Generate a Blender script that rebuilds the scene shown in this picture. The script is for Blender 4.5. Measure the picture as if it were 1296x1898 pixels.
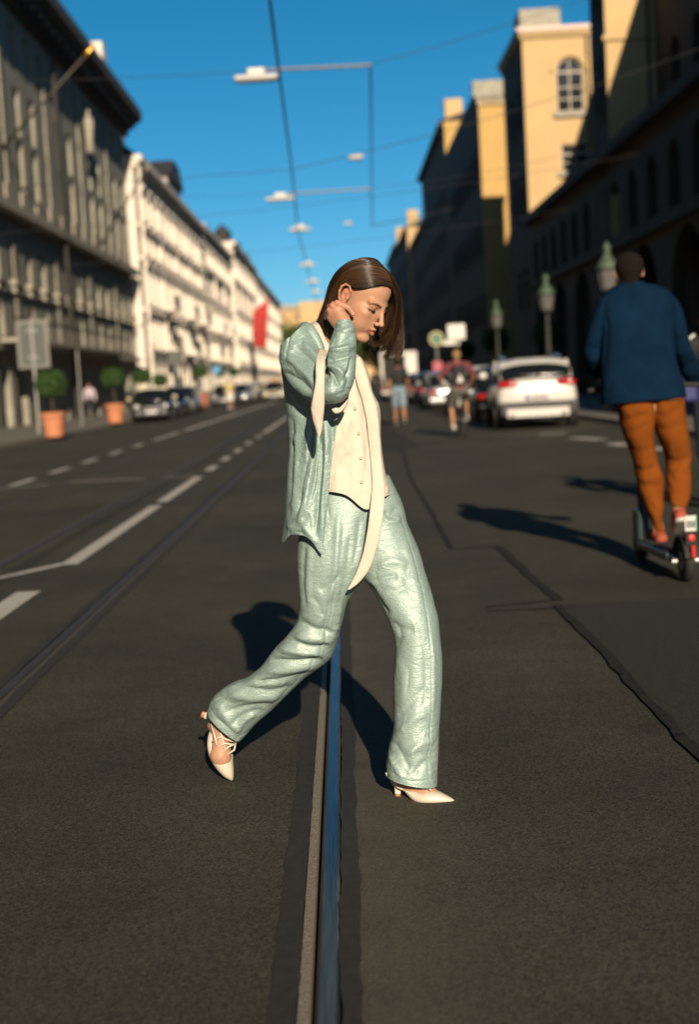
import bpy, bmesh, math, random
import numpy as np
from mathutils import Vector, Matrix
from mathutils.geometry import delaunay_2d_cdt
random.seed(7)
rng = np.random.default_rng(7)
R = math.radians
for o in list(bpy.data.objects):
    bpy.data.objects.remove(o)
SC = bpy.context.scene
COL = SC.collection

# ------------------------------------------------------------------ camera
CAM_H = 1.30
FPX, PCX, PCY = 2635.0, 648.0, 949.0            # focal length and centre in photograph pixels
CAMR = np.array([[0.9984407549811732, 0.055821504478758784, -0.0001357584352634847],
                 [-0.0052903853351504914, 0.09220385869833714, -0.9957260970086818],
                 [-0.05557041133220499, 0.9941742342662402, 0.09235540755962561]])
cam_d = bpy.data.cameras.new('camera')
cam = bpy.data.objects.new('camera', cam_d)
COL.objects.link(cam)
cam.matrix_world = Matrix.Translation((0, 0, CAM_H)) @ Matrix(CAMR.tolist()).to_4x4()
cam_d.sensor_fit = 'VERTICAL'
cam_d.sensor_height = 36.0
cam_d.lens = FPX / 1898.0 * 36.0
cam_d.clip_start = 0.05
cam_d.clip_end = 6000
cam_d.dof.use_dof = True
cam_d.dof.focus_distance = 4.36
cam_d.dof.aperture_fstop = 2.1
SC.camera = cam

# ------------------------------------------------------------------ sky, sun, exposure
SUN_EL, SUN_AZ = R(21.5), R(8.3)                 # sun behind the camera, a little to the right
world = bpy.data.worlds.new('World')
SC.world = world
world.use_nodes = True
wn, wl = world.node_tree.nodes, world.node_tree.links
bg = wn['Background']
sky = wn.new('ShaderNodeTexSky')
sky.sky_type = 'NISHITA'
sky.sun_disc = False
sky.sun_elevation = SUN_EL
sky.sun_rotation = math.pi - SUN_AZ
sky.altitude = 500
sky.air_density = 0.72
sky.dust_density = 0.3
sky.ozone_density = 5.0
hs = wn.new('ShaderNodeHueSaturation')
hs.inputs['Hue'].default_value = 0.478
hs.inputs['Saturation'].default_value = 1.22
wl.new(sky.outputs[0], hs.inputs['Color'])
wl.new(hs.outputs[0], bg.inputs['Color'])
bg.inputs['Strength'].default_value = 0.05
sun_d = bpy.data.lights.new('sun', 'SUN')
sun_d.energy = 5.0
sun_d.angle = R(0.53)
sun_d.color = (1.0, 0.83, 0.62)
sun = bpy.data.objects.new('sun', sun_d)
COL.objects.link(sun)
sdir = Vector((math.sin(SUN_AZ) * math.cos(SUN_EL), -math.cos(SUN_AZ) * math.cos(SUN_EL), math.sin(SUN_EL)))
sun.rotation_euler = sdir.to_track_quat('Z', 'Y').to_euler()
sun.location = (20, -60, 40)
SC.view_settings.view_transform = 'Standard'
SC.view_settings.look = 'None'
SC.view_settings.exposure = 0.75
SC.view_settings.gamma = 1.0
SC.cycles.use_denoising = True
SC.cycles.use_adaptive_sampling = False
SC.cycles.sample_clamp_direct = 12.0
SC.cycles.max_bounces = 6
SC.cycles.diffuse_bounces = 1
SC.cycles.glossy_bounces = 3
SC.cycles.transmission_bounces = 4
SC.cycles.transparent_max_bounces = 8
SC.cycles.sample_clamp_indirect = 2.0

# ------------------------------------------------------------------ helpers
def at(x, y, Y):
    """world point that lies Y metres down the street on the ray of a photograph pixel"""
    c = np.array([(x - PCX) / FPX, -(y - PCY) / FPX, -1.0])
    w = CAMR @ c
    t = Y / w[1]
    return Vector((w[0] * t, Y, CAM_H + w[2] * t))

def gnd(x, y, z=0.0):
    c = np.array([(x - PCX) / FPX, -(y - PCY) / FPX, -1.0])
    w = CAMR @ c
    t = (z - CAM_H) / w[2]
    return Vector((w[0] * t, w[1] * t, z))

def obj(name, me, mat=None, parent=None, loc=None):
    o = bpy.data.objects.new(name, me)
    COL.objects.link(o)
    if mat is not None and len(me.materials) == 0:
        for m in (mat if isinstance(mat, (list, tuple)) else [mat]):
            me.materials.append(m)
    if parent is not None:
        o.parent = parent
    if loc is not None:
        o.location = loc
    return o

def tag(o, label=None, cat=None, group=None, kind=None):
    if label: o['label'] = label
    if cat: o['category'] = cat
    if group: o['group'] = group
    if kind: o['kind'] = kind
    return o

def empty(name, loc=(0, 0, 0), rz=0.0):
    o = bpy.data.objects.new(name, None)
    o.empty_display_size = 0.2
    COL.objects.link(o)
    o.location = loc
    o.rotation_euler = (0, 0, rz)
    return o

def copy_tree(o, parent=None):
    c = o.copy()
    COL.objects.link(c)
    if parent is not None:
        c.parent = parent
    for ch in o.children:
        copy_tree(ch, c)
    return c

class MB:
    """collects vertices and faces, then links them as one mesh object"""
    def __init__(s):
        s.v, s.f, s.m = [], [], []
    def add(s, vs, fs, m=0):
        n = len(s.v)
        s.v += [tuple(v) for v in vs]
        s.f += [tuple(i + n for i in f) for f in fs]
        s.m += [m] * len(fs)
        return s
    def box(s, x0, x1, y0, y1, z0, z1, m=0):
        return s.add([(x0, y0, z0), (x1, y0, z0), (x1, y1, z0), (x0, y1, z0), (x0, y0, z1), (x1, y0, z1), (x1, y1, z1), (x0, y1, z1)],
                     [(0, 3, 2, 1), (4, 5, 6, 7), (0, 1, 5, 4), (1, 2, 6, 5), (2, 3, 7, 6), (3, 0, 4, 7)], m)
    def prism(s, poly, axis, a, b, m=0):
        """poly of 2-D points extruded along an axis ('x','y','z') from a to b"""
        def p3(u, w, t):
            return {'x': (t, u, w), 'y': (u, t, w), 'z': (u, w, t)}[axis]
        n = len(poly)
        vs = [p3(u, w, a) for u, w in poly] + [p3(u, w, b) for u, w in poly]
        fs = [(i, (i + 1) % n, (i + 1) % n + n, i + n) for i in range(n)]
        fs += [tuple(range(n))[::-1], tuple(range(n, 2 * n))]
        return s.add(vs, fs, m)
    def tube(s, pts, rad, seg=8, cap=True, m=0):
        pts = [Vector(p) for p in pts]
        if not hasattr(rad, '__len__'):
            rad = [rad] * len(pts)
        vs, fs = [], []
        up = Vector((0, 0, 1))
        d0 = (pts[1] - pts[0]).normalized()
        a = d0.cross(up if abs(d0.z) < 0.9 else Vector((1, 0, 0))).normalized()
        for i, p in enumerate(pts):
            d = (pts[min(i + 1, len(pts) - 1)] - pts[max(i - 1, 0)]).normalized()
            a = (a - d * a.dot(d)).normalized()
            b = d.cross(a)
            for k in range(seg):
                t = 2 * math.pi * k / seg
                vs.append(p + (a * math.cos(t) + b * math.sin(t)) * rad[i])
        for i in range(len(pts) - 1):
            for k in range(seg):
                k2 = (k + 1) % seg
                fs.append((i * seg + k, i * seg + k2, (i + 1) * seg + k2, (i + 1) * seg + k))
        if cap:
            fs.append(tuple(range(seg))[::-1])
            fs.append(tuple(range((len(pts) - 1) * seg, len(pts) * seg)))
        return s.add(vs, fs, m)
    def lathe(s, prof, c=(0, 0, 0), seg=16, m=0, axis='z'):
        vs, fs = [], []
        for r, z in prof:
            for k in range(seg):
                t = 2 * math.pi * k / seg
                q = (r * math.cos(t), r * math.sin(t), z)
                if axis == 'x': q = (q[2], q[0], q[1])
                if axis == 'y': q = (q[0], q[2], q[1])
                vs.append((c[0] + q[0], c[1] + q[1], c[2] + q[2]))
        for i in range(len(prof) - 1):
            for k in range(seg):
                k2 = (k + 1) % seg
                fs.append((i * seg + k, i * seg + k2, (i + 1) * seg + k2, (i + 1) * seg + k))
        fs.append(tuple(range(seg))[::-1])
        fs.append(tuple(range((len(prof) - 1) * seg, len(prof) * seg)))
        return s.add(vs, fs, m)
    def mesh(s, name, smooth=False, fix=False):
        me = bpy.data.meshes.new(name)
        me.from_pydata(s.v, [], s.f)
        if any(s.m):
            me.polygons.foreach_set('material_index', s.m)
        if fix:
            bm = bmesh.new(); bm.from_mesh(me)
            bmesh.ops.recalc_face_normals(bm, faces=bm.faces)
            bm.to_mesh(me); bm.free()
        if smooth:
            me.polygons.foreach_set('use_smooth', [True] * len(me.polygons))
        me.update()
        return me
    def build(s, name, mat=None, parent=None, smooth=False, fix=True, loc=None):
        return obj(name, s.mesh(name, smooth, fix), mat, parent, loc)

def bevel(o, w=0.01, seg=2, ang=40):
    m = o.modifiers.new('bevel', 'BEVEL')
    m.width = w; m.segments = seg; m.limit_method = 'ANGLE'; m.angle_limit = R(ang)
    return o

def subsurf(o, n=1):
    m = o.modifiers.new('sub', 'SUBSURF')
    m.levels = n; m.render_levels = n
    return o

# ---- materials
ALB = 0.62            # the picture is exposed up, so colours sit a little under
def dim(c): return tuple(x * ALB for x in c)
def mat(name, col, rough=0.6, metal=0.0, var=0.0, vscale=4.0, bump=0.0, bscale=30.0, spec=0.5, col2=None, detail=6.0, stretch=None, sheen=0.0, coat=0.0):
    """principled material with noise between two shades of its own colour, and fine relief"""
    m = bpy.data.materials.new(name)
    m.use_nodes = True
    if metal < 0.9:
        col = tuple(c * ALB for c in col)
        col2 = tuple(c * ALB for c in col2) if col2 else None
    n, l = m.node_tree.nodes, m.node_tree.links
    b = n['Principled BSDF']
    b.inputs['Roughness'].default_value = rough
    b.inputs['Metallic'].default_value = metal
    b.inputs['Specular IOR Level'].default_value = spec
    if sheen: b.inputs['Sheen Weight'].default_value = sheen
    if coat:
        b.inputs['Coat Weight'].default_value = coat
        b.inputs['Coat Roughness'].default_value = 0.05
    b.inputs['Base Color'].default_value = (*col, 1)
    tc = None
    def coords():
        tc = n.new('ShaderNodeTexCoord')
        src = tc.outputs['Object']
        if stretch:
            mp = n.new('ShaderNodeMapping')
            mp.inputs['Scale'].default_value = stretch
            l.new(src, mp.inputs[0]); src = mp.outputs[0]
        return src
    if var > 0 or col2:
        src = coords()
        t = n.new('ShaderNodeTexNoise')
        t.inputs['Scale'].default_value = vscale
        t.inputs['Detail'].default_value = detail
        l.new(src, t.inputs['Vector'])
        r = n.new('ShaderNodeValToRGB')
        c2 = col2 or tuple(min(1, c * (1 + var)) for c in col)
        c1 = col if col2 else tuple(c * (1 - var) for c in col)
        r.color_ramp.elements[0].position = 0.3; r.color_ramp.elements[0].color = (*c1, 1)
        r.color_ramp.elements[1].position = 0.7; r.color_ramp.elements[1].color = (*c2, 1)
        l.new(t.outputs['Fac'], r.inputs[0])
        l.new(r.outputs[0], b.inputs['Base Color'])
    if bump > 0:
        src = coords()
        t = n.new('ShaderNodeTexNoise')
        t.inputs['Scale'].default_value = bscale
        t.inputs['Detail'].default_value = 5
        l.new(src, t.inputs['Vector'])
        bp = n.new('ShaderNodeBump')
        bp.inputs['Strength'].default_value = bump
        bp.inputs['Distance'].default_value = 0.02
        l.new(t.outputs['Fac'], bp.inputs['Height'])
        l.new(bp.outputs[0], b.inputs['Normal'])
    return m
# ------------------------------------------------------------------ ground, road, rails
def asphalt_material():
    m = bpy.data.materials.new('asphalt')
    m.use_nodes = True
    n, l = m.node_tree.nodes, m.node_tree.links
    b = n['Principled BSDF']
    tc = n.new('ShaderNodeTexCoord')
    src = tc.outputs['Object']
    def noise(sc, det=4, rough=0.55):
        t = n.new('ShaderNodeTexNoise'); t.inputs['Scale'].default_value = sc
        t.inputs['Detail'].default_value = det; t.inputs['Roughness'].default_value = rough
        l.new(src, t.inputs['Vector']); return t.outputs['Fac']
    def ramp(f, p0, c0, p1, c1):
        r = n.new('ShaderNodeValToRGB')
        r.color_ramp.elements[0].position = p0; r.color_ramp.elements[0].color = (*c0, 1)
        r.color_ramp.elements[1].position = p1; r.color_ramp.elements[1].color = (*c1, 1)
        l.new(f, r.inputs[0]); return r.outputs[0]
    def mix(mode, fac, a, c):
        x = n.new('ShaderNodeMix'); x.data_type = 'RGBA'; x.blend_type = mode
        if hasattr(fac, 'default_value') or not isinstance(fac, float):
            l.new(fac, x.inputs[0])
        else:
            x.inputs[0].default_value = fac
        l.new(a, x.inputs[6]); l.new(c, x.inputs[7]); return x.outputs[2]
    vo = n.new('ShaderNodeTexVoronoi'); vo.inputs['Scale'].default_value = 150
    l.new(src, vo.inputs['Vector'])
    stones = ramp(vo.outputs['Color'], 0.0, (0.0122, 0.0122, 0.0093), 1.0, (0.0610, 0.0595, 0.0440))
    big = ramp(noise(0.45, 6), 0.32, (0.66, 0.67, 0.68), 0.72, (1.25, 1.22, 1.16))
    mid = ramp(noise(3.0, 6), 0.3, (0.85, 0.85, 0.85), 0.75, (1.12, 1.12, 1.12))
    fine = ramp(noise(330, 2), 0.28, (0.40, 0.40, 0.40), 0.72, (1.65, 1.60, 1.50))
    c = mix('MULTIPLY', 1.0, stones, big)
    c = mix('MULTIPLY', 1.0, c, mid)
    c = mix('MULTIPLY', 1.0, c, fine)
    # dust worn into the strip beside the rail, oil drips between the tracks
    sx = n.new('ShaderNodeSeparateXYZ'); l.new(src, sx.inputs[0])
    mr = n.new('ShaderNodeMapRange'); mr.inputs['From Min'].default_value = -0.05; mr.inputs['From Max'].default_value = 0.35; mr.inputs['To Min'].default_value = 1.0; mr.inputs['To Max'].default_value = 0.0
    l.new(sx.outputs['X'], mr.inputs['Value'])
    gt = n.new('ShaderNodeMath'); gt.operation = 'GREATER_THAN'; gt.inputs[1].default_value = -0.08; l.new(sx.outputs['X'], gt.inputs[0])
    m1 = n.new('ShaderNodeMath'); m1.operation = 'MULTIPLY'; l.new(mr.outputs[0], m1.inputs[0]); l.new(gt.outputs[0], m1.inputs[1])
    m2 = n.new('ShaderNodeMath'); m2.operation = 'MULTIPLY'; l.new(m1.outputs[0], m2.inputs[0]); l.new(noise(5.0, 5), m2.inputs[1])
    dust = n.new('ShaderNodeRGB'); dust.outputs[0].default_value = (0.078, 0.072, 0.058, 1)
    dm = mix('MULTIPLY', 1.0, dust.outputs[0], fine)
    c = mix('MIX', m2.outputs[0], c, dm)
    oil = ramp(noise(1.3, 3), 0.22, (0.55, 0.55, 0.55), 0.36, (1, 1, 1))
    c = mix('MULTIPLY', 1.0, c, oil)
    # scattered pale chips
    v2 = n.new('ShaderNodeTexVoronoi'); v2.inputs['Scale'].default_value = 55
    l.new(src, v2.inputs['Vector'])
    chip = ramp(v2.outputs['Distance'], 0.045, (1, 1, 1), 0.07, (0, 0, 0))
    pale = n.new('ShaderNodeRGB'); pale.outputs[0].default_value = (0.110, 0.102, 0.082, 1)
    c = mix('MIX', chip, c, pale.outputs[0])
    l.new(c, b.inputs['Base Color'])
    b.inputs['Roughness'].default_value = 0.82
    b.inputs['Specular IOR Level'].default_value = 0.25
    bp = n.new('ShaderNodeBump'); bp.inputs['Strength'].default_value = 0.40; bp.inputs['Distance'].default_value = 0.004
    l.new(vo.outputs['Distance'], bp.inputs['Height'])
    bp2 = n.new('ShaderNodeBump'); bp2.inputs['Strength'].default_value = 0.35; bp2.inputs['Distance'].default_value = 0.004
    l.new(noise(300, 3), bp2.inputs['Height']); l.new(bp.outputs[0], bp2.inputs['Normal'])
    l.new(bp2.outputs[0], b.inputs['Normal'])
    return m

M_ASPH = asphalt_material()
M_ASPH2 = mat('asphalt patch', (0.036, 0.0345, 0.0285), 0.85, var=0.55, vscale=140, bump=0.5, bscale=220, spec=0.25)
M_TAR = mat('tar', (0.024, 0.0235, 0.0200), 0.85, var=0.45, vscale=22, bump=0.3, bscale=160, spec=0.15)
M_SEAL = mat('seal band', (0.021, 0.0205, 0.0175), 0.85, var=0.30, vscale=25, bump=0.25, bscale=160, spec=0.4)
M_PAINT = mat('road paint', (0.62, 0.60, 0.55), 0.7, bump=0.3, bscale=120, col2=(0.46, 0.44, 0.40), vscale=30)
M_STEEL = mat('rail steel', (0.06, 0.057, 0.054), 0.32, metal=1.0, vscale=7, stretch=(45, 0.5, 1), bump=0.06, bscale=60, col2=(0.22, 0.22, 0.225))
M_GROOVE = mat('groove dirt', (0.012, 0.011, 0.010), 0.9)
M_LIP = mat('rail lip', (0.26, 0.22, 0.165), 0.7, var=0.4, vscale=160, bump=0.5, bscale=160)
M_LIP2 = mat('rail lip dirty', (0.060, 0.052, 0.040), 0.8, var=0.4, vscale=60)
M_STEEL2 = mat('rail steel dull', (0.05, 0.047, 0.044), 0.6, metal=0.5, vscale=7, stretch=(45, 0.5, 1), col2=(0.11, 0.105, 0.10))
M_KERB = mat('kerb granite', (0.30, 0.275, 0.235), 0.75, var=0.2, vscale=30)
M_PAVE = mat('pavement slab', (0.17, 0.155, 0.13), 0.8, var=0.25, vscale=1.5, bump=0.2, bscale=60)
M_GROUND = mat('bare ground', (0.09, 0.08, 0.065), 0.9, var=0.2, vscale=0.2)

def sheet(name, x0, x1, y0, y1, z, m):
    return MB().add([(x0, y0, z), (x1, y0, z), (x1, y1, z), (x0, y1, z)], [(0, 1, 2, 3)]).build(name, m)

tag(sheet('ground', -1500, 1500, -300, 3000, -0.20, M_GROUND), 'bare ground under the street and houses', 'ground', kind='structure')

LKERB, RKERB = -9.3, 5.95
RAILS = [(-0.139, 1), (-1.56, -1), (-2.80, 1), (-4.20, -1)]     # gauge edge, side on which the head lies
ROAD_Y0, ROAD_Y1 = -30, 700
gaps = sorted(((g - 0.030, g + 0.070) if s > 0 else (g - 0.070, g + 0.030)) for g, s in RAILS)
rb = MB()
xs = [LKERB]
for a, b_ in gaps: xs += [a, b_]
xs.append(RKERB)
for i in range(0, len(xs), 2):
    rb.add([(xs[i], ROAD_Y0, 0), (xs[i + 1], ROAD_Y0, 0), (xs[i + 1], ROAD_Y1, 0), (xs[i], ROAD_Y1, 0)], [(0, 1, 2, 3)])
for a, b_ in gaps:
    rb.add([(a, ROAD_Y0, 0), (a, ROAD_Y0, -0.08), (b_, ROAD_Y0, -0.08), (b_, ROAD_Y0, 0), (a, ROAD_Y1, 0), (a, ROAD_Y1, -0.08), (b_, ROAD_Y1, -0.08), (b_, ROAD_Y1, 0)],
           [(0, 1, 5, 4), (1, 2, 6, 5), (2, 3, 7, 6)])
tag(rb.build('road', M_ASPH, fix=False), 'brown grey asphalt roadway with tram tracks', 'road', kind='structure')

rail_lab = ['grooved steel tram rail running under the walking woman', 'grooved tram rail beside the long solid white line', 'inner rail of the farther tram track', 'outer rail of the farther tram track by the dashed white line']
for i, (g, s) in enumerate(RAILS):
    r = empty('tram_rail', (g, 0, 0))
    tag(r, rail_lab[i], 'rail', 'tram rails set in the road')
    def strip(name, prof, m):
        MB().prism([(u * s, w) for u, w in prof], 'y', ROAD_Y0, ROAD_Y1).build(name, m, r)
    strip('rail_head', [(0.009, -0.07), (0.009, -0.012), (0.012, -0.003), (0.018, 0.003), (0.054, 0.003), (0.061, 0.0), (0.063, -0.02), (0.063, -0.07)], M_STEEL if i == 0 else M_STEEL2)
    strip('groove', [(0.000, -0.07), (0.000, -0.045), (0.009, -0.045), (0.009, -0.07)], M_GROOVE)
    strip('guard_lip', [(-0.028, -0.07), (-0.028, -0.004), (-0.026, 0.002), (-0.003, 0.002), (0.000, -0.004), (0.000, -0.07)], M_LIP if i == 0 else M_LIP2)

def wavy_strip(name, xa, xb, y0, y1, z, m, amp=0.006, step=0.05, far=14.0):
    ys, y, st = [], y0, step
    while y < y1:
        ys.append(y)
        y += st if y < far else st * 20
    ys.append(y1)
    e1 = np.cumsum(rng.normal(0, 1, len(ys))); e2 = np.cumsum(rng.normal(0, 1, len(ys)))
    def det(e):
        k = np.ones(25) / 25
        return (e - np.convolve(np.pad(e, 12, mode='edge'), k, 'valid')) * 0.5
    e1, e2 = det(e1), det(e2)
    j1, j2 = rng.normal(0, .5, len(ys)), rng.normal(0, .5, len(ys))
    vs, fs = [], []
    for i, y in enumerate(ys):
        vs += [(xa + amp * (e1[i] + j1[i]), y, z), (xb + amp * (e2[i] + j2[i]), y, z)]
    for i in range(len(ys) - 1):
        fs.append((2 * i, 2 * i + 1, 2 * i + 3, 2 * i + 2))
    return MB().add(vs, fs).build(name, m, fix=False)

seal_lab = {0: ('left of the rail under the woman', 'right of the rail under the woman'), 1: ('left of the rail next to the solid white line', 'right of the rail next to the solid white line')}
for i, (g, s) in enumerate(RAILS[:2]):
    if s > 0: ab = [(g - 0.086, g - 0.028), (g + 0.063, g + 0.112)]
    else: ab = [(g - 0.112, g - 0.063), (g + 0.028, g + 0.086)]
    for k, (a, b_) in enumerate(ab):
        o = wavy_strip('sealing_band', a, b_, 1.5, 160, 0.004, M_SEAL, amp=0.0035)
        tag(o, 'bitumen sealing band ' + seal_lab[i][k], 'sealing band', 'bitumen bands beside rails')

def ribbon(name, pts, w, z, m, label, cat, group=None, jit=0.0):
    pts = [Vector(p) for p in pts]
    fine = []
    for a, b_ in zip(pts[:-1], pts[1:]):
        n_ = max(1, int((b_ - a).length / 0.15)) if jit else 1
        for k in range(n_): fine.append(a.lerp(b_, k / n_))
    fine.append(pts[-1])
    vs, fs = [], []
    for i, p in enumerate(fine):
        d = (fine[min(i + 1, len(fine) - 1)] - fine[max(i - 1, 0)]).normalized()
        nrm = Vector((-d.y, d.x, 0))
        ww = w * (1 + random.uniform(-.2, .2)) if jit else w
        off = nrm * random.uniform(-jit, jit) * .5
        vs += [(p.x + nrm.x * ww / 2 + off.x, p.y + nrm.y * ww / 2 + off.y, z), (p.x - nrm.x * ww / 2 + off.x, p.y - nrm.y * ww / 2 + off.y, z)]
    for i in range(len(fine) - 1): fs.append((2 * i, 2 * i + 1, 2 * i + 3, 2 * i + 2))
    o = MB().add(vs, fs).build(name, m, fix=True)
    return tag(o, label, cat, group)

# tar seams on the right-hand lane
g = lambda *p: [gnd(x, y) for x, y in p]
ribbon('tar_seam', g((745, 830), (760, 885), (800, 950), (836, 1018)), 0.042, 0.004, M_TAR, 'long thin tar seam running up the lane beyond the woman', 'tar seam', 'tar seams in the asphalt', 0.012)
ribbon('tar_seam', g((832, 1018), (925, 1013)), 0.035, 0.0055, M_TAR, 'short crosswise tar seam joining two lengthwise ones', 'tar seam', 'tar seams in the asphalt', 0.010)
ribbon('tar_seam', g((922, 1012), (975, 1062), (1035, 1114)), 0.059, 0.007, M_TAR, 'kinked tar seam pointing at the scooter shadow', 'tar seam', 'tar seams in the asphalt', 0.016)
ribbon('tar_seam', g((900, 1126), (1030, 1113)), 0.035, 0.0040, M_TAR, 'upper one of two crosswise tar seams ending in the lane', 'tar seam', 'tar seams in the asphalt', 0.006)
ribbon('tar_seam', g((903, 1134), (1080, 1126)), 0.025, 0.0055, M_TAR, 'lower one of two crosswise tar seams ending in the lane', 'tar seam', 'tar seams in the asphalt', 0.005)
ribbon('tar_seam', g((1032, 1124), (1110, 1200), (1200, 1300), (1310, 1418)), 0.045, 0.010, M_TAR, 'longest tar seam along the edge of the dark patch', 'tar seam', 'tar seams in the asphalt', 0.014)
pq = g((1034, 1122), (1330, 1108), (1420, 1425), (1316, 1425), (1200, 1302), (1110, 1202))
tag(MB().add([(p.x, p.y, 0.0045) for p in pq], [tuple(range(len(pq)))]).build('asphalt_patch', M_ASPH2), 'darker relaid asphalt patch at the edge of the lane', 'asphalt patch')
pq = g((700, 772), (782, 828), (745, 832), (700, 835))
tag(MB().add([(p.x, p.y, 0.0045) for p in pq], [tuple(range(len(pq)))]).build('asphalt_patch', M_ASPH2), 'small dark asphalt patch behind the walking woman', 'asphalt patch')

# painted markings
LX = -2.19
def mark(y0, y1, x=LX, w=0.14, lab='', cat='road marking', grp='white lane markings', name='lane_line'):
    o = MB().add([(x - w / 2, y0, 0.004), (x + w / 2, y0, 0.004), (x + w / 2 , y1, 0.004), (x - w / 2, y1, 0.004)], [(0, 1, 2, 3)]).build(name, M_PAINT)
    return tag(o, lab, cat, grp)
mark(10.9, 16.1, lab='long white line that bends towards the left edge')
mark(16.6, 20.9, lab='second long white bar beyond the bent line')
mark(8.3, 9.5, lab='cut-off white bar closest to the camera', w=0.17)
for k, y in enumerate((22.4, 25.2, 28.2, 31.6, 35.4)):
    mark(y, y + 1.25, lab='short white dash, %s of five in a row from the woman outward' % ('first', 'second', 'third', 'fourth', 'last')[k])
mark(38.5, 95, lab='far solid white line behind the short dashes')
ribbon('lane_line', [gnd(122, 1045), gnd(-60, 1085)], 0.11, 0.0055, M_PAINT, 'thin white line branching off to the picture edge', 'road marking', 'white lane markings')
ribbon('lane_line', [gnd(128, 893), gnd(268, 888)], 0.10, 0.004, M_PAINT, 'thin crosswise white line between the tram tracks', 'road marking', 'white lane markings')
ribbon('lane_line', [gnd(-40, 910), gnd(88, 899)], 0.10, 0.004, M_PAINT, 'thin crosswise white line at the picture edge', 'road marking', 'white lane markings')
ribbon('lane_line', [gnd(305, 886), gnd(368, 882)], 0.10, 0.0055, M_PAINT, 'short crosswise white line touching the second bar', 'road marking', 'white lane markings')
for k, y in enumerate((21.3, 24.2, 27.2, 30.4, 33.9)):
    mark(y, y + 1.6, x=-5.05, lab='white dash beyond the far track, %s of five' % ('nearest', 'second', 'third', 'fourth', 'farthest')[k])
mark(37.5, 43.5, x=-5.05, lab='longer white bar beyond the far track dashes')
mark(45.0, 150, x=-5.05, w=0.2, lab='far white line on the other side of the tracks')
for k, (x0, y0, x1, y1) in enumerate(((1000, 806, 1050, 803), (1063, 812, 1118, 815), (1135, 822, 1165, 826), (1205, 830, 1240, 834))):
    ribbon('lane_line', [gnd(x0, y0), gnd(x1, y1)], 0.30, 0.004, M_PAINT, 'pale broken line behind the white car, %s piece from the car' % ('first', 'second', 'third', 'fourth')[k], 'road marking', 'pale broken line')

# kerbs and pavements
def kerb_run(x0, x1, y0, y1, step, lab, parent_name):
    k = empty(parent_name, (0, 0, 0)); tag(k, lab, 'kerb', kind='structure')
    me = None
    y = y0
    while y < y1:
        if me is None:
            me = MB().box(x0, x1, 0.006, step - 0.006, -0.1, 0.12).mesh('kerb_stone'); me.materials.append(M_KERB)
        obj('kerb_stone', me, None, k, (0, y, 0))
        y += step
    return k
kerb_run(LKERB - 0.16, LKERB, 20, 130, 1.0, 'granite kerb along the far pavement with the flower pots', 'kerb_left')
kerb_run(RKERB, RKERB + 0.16, 10, 110, 1.0, 'granite kerb along the shaded arcade pavement', 'kerb_right')
def pavement(name, x0, x1, y0, y1, lab):
    return tag(MB().box(x0, x1, y0, y1, -0.1, 0.11).build(name, M_PAVE), lab, 'pavement', kind='structure')
pavement('pavement_left', -30, LKERB - 0.163, -30, 700, 'sunny pavement with pot plants in front of the pale houses')
pavement('pavement_right', RKERB + 0.163, 30, -30, 700, 'shaded pavement in front of the arcade')
# ------------------------------------------------------------------ solid modelling by distance fields, and lofted cloth
def proj_px(P):
    """photograph pixel of world points (N,3)"""
    c = (np.asarray(P) - np.array([0, 0, CAM_H])) @ CAMR
    return np.stack([PCX - FPX * c[:, 0] / c[:, 2], PCY + FPX * c[:, 1] / c[:, 2]], 1)

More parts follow.
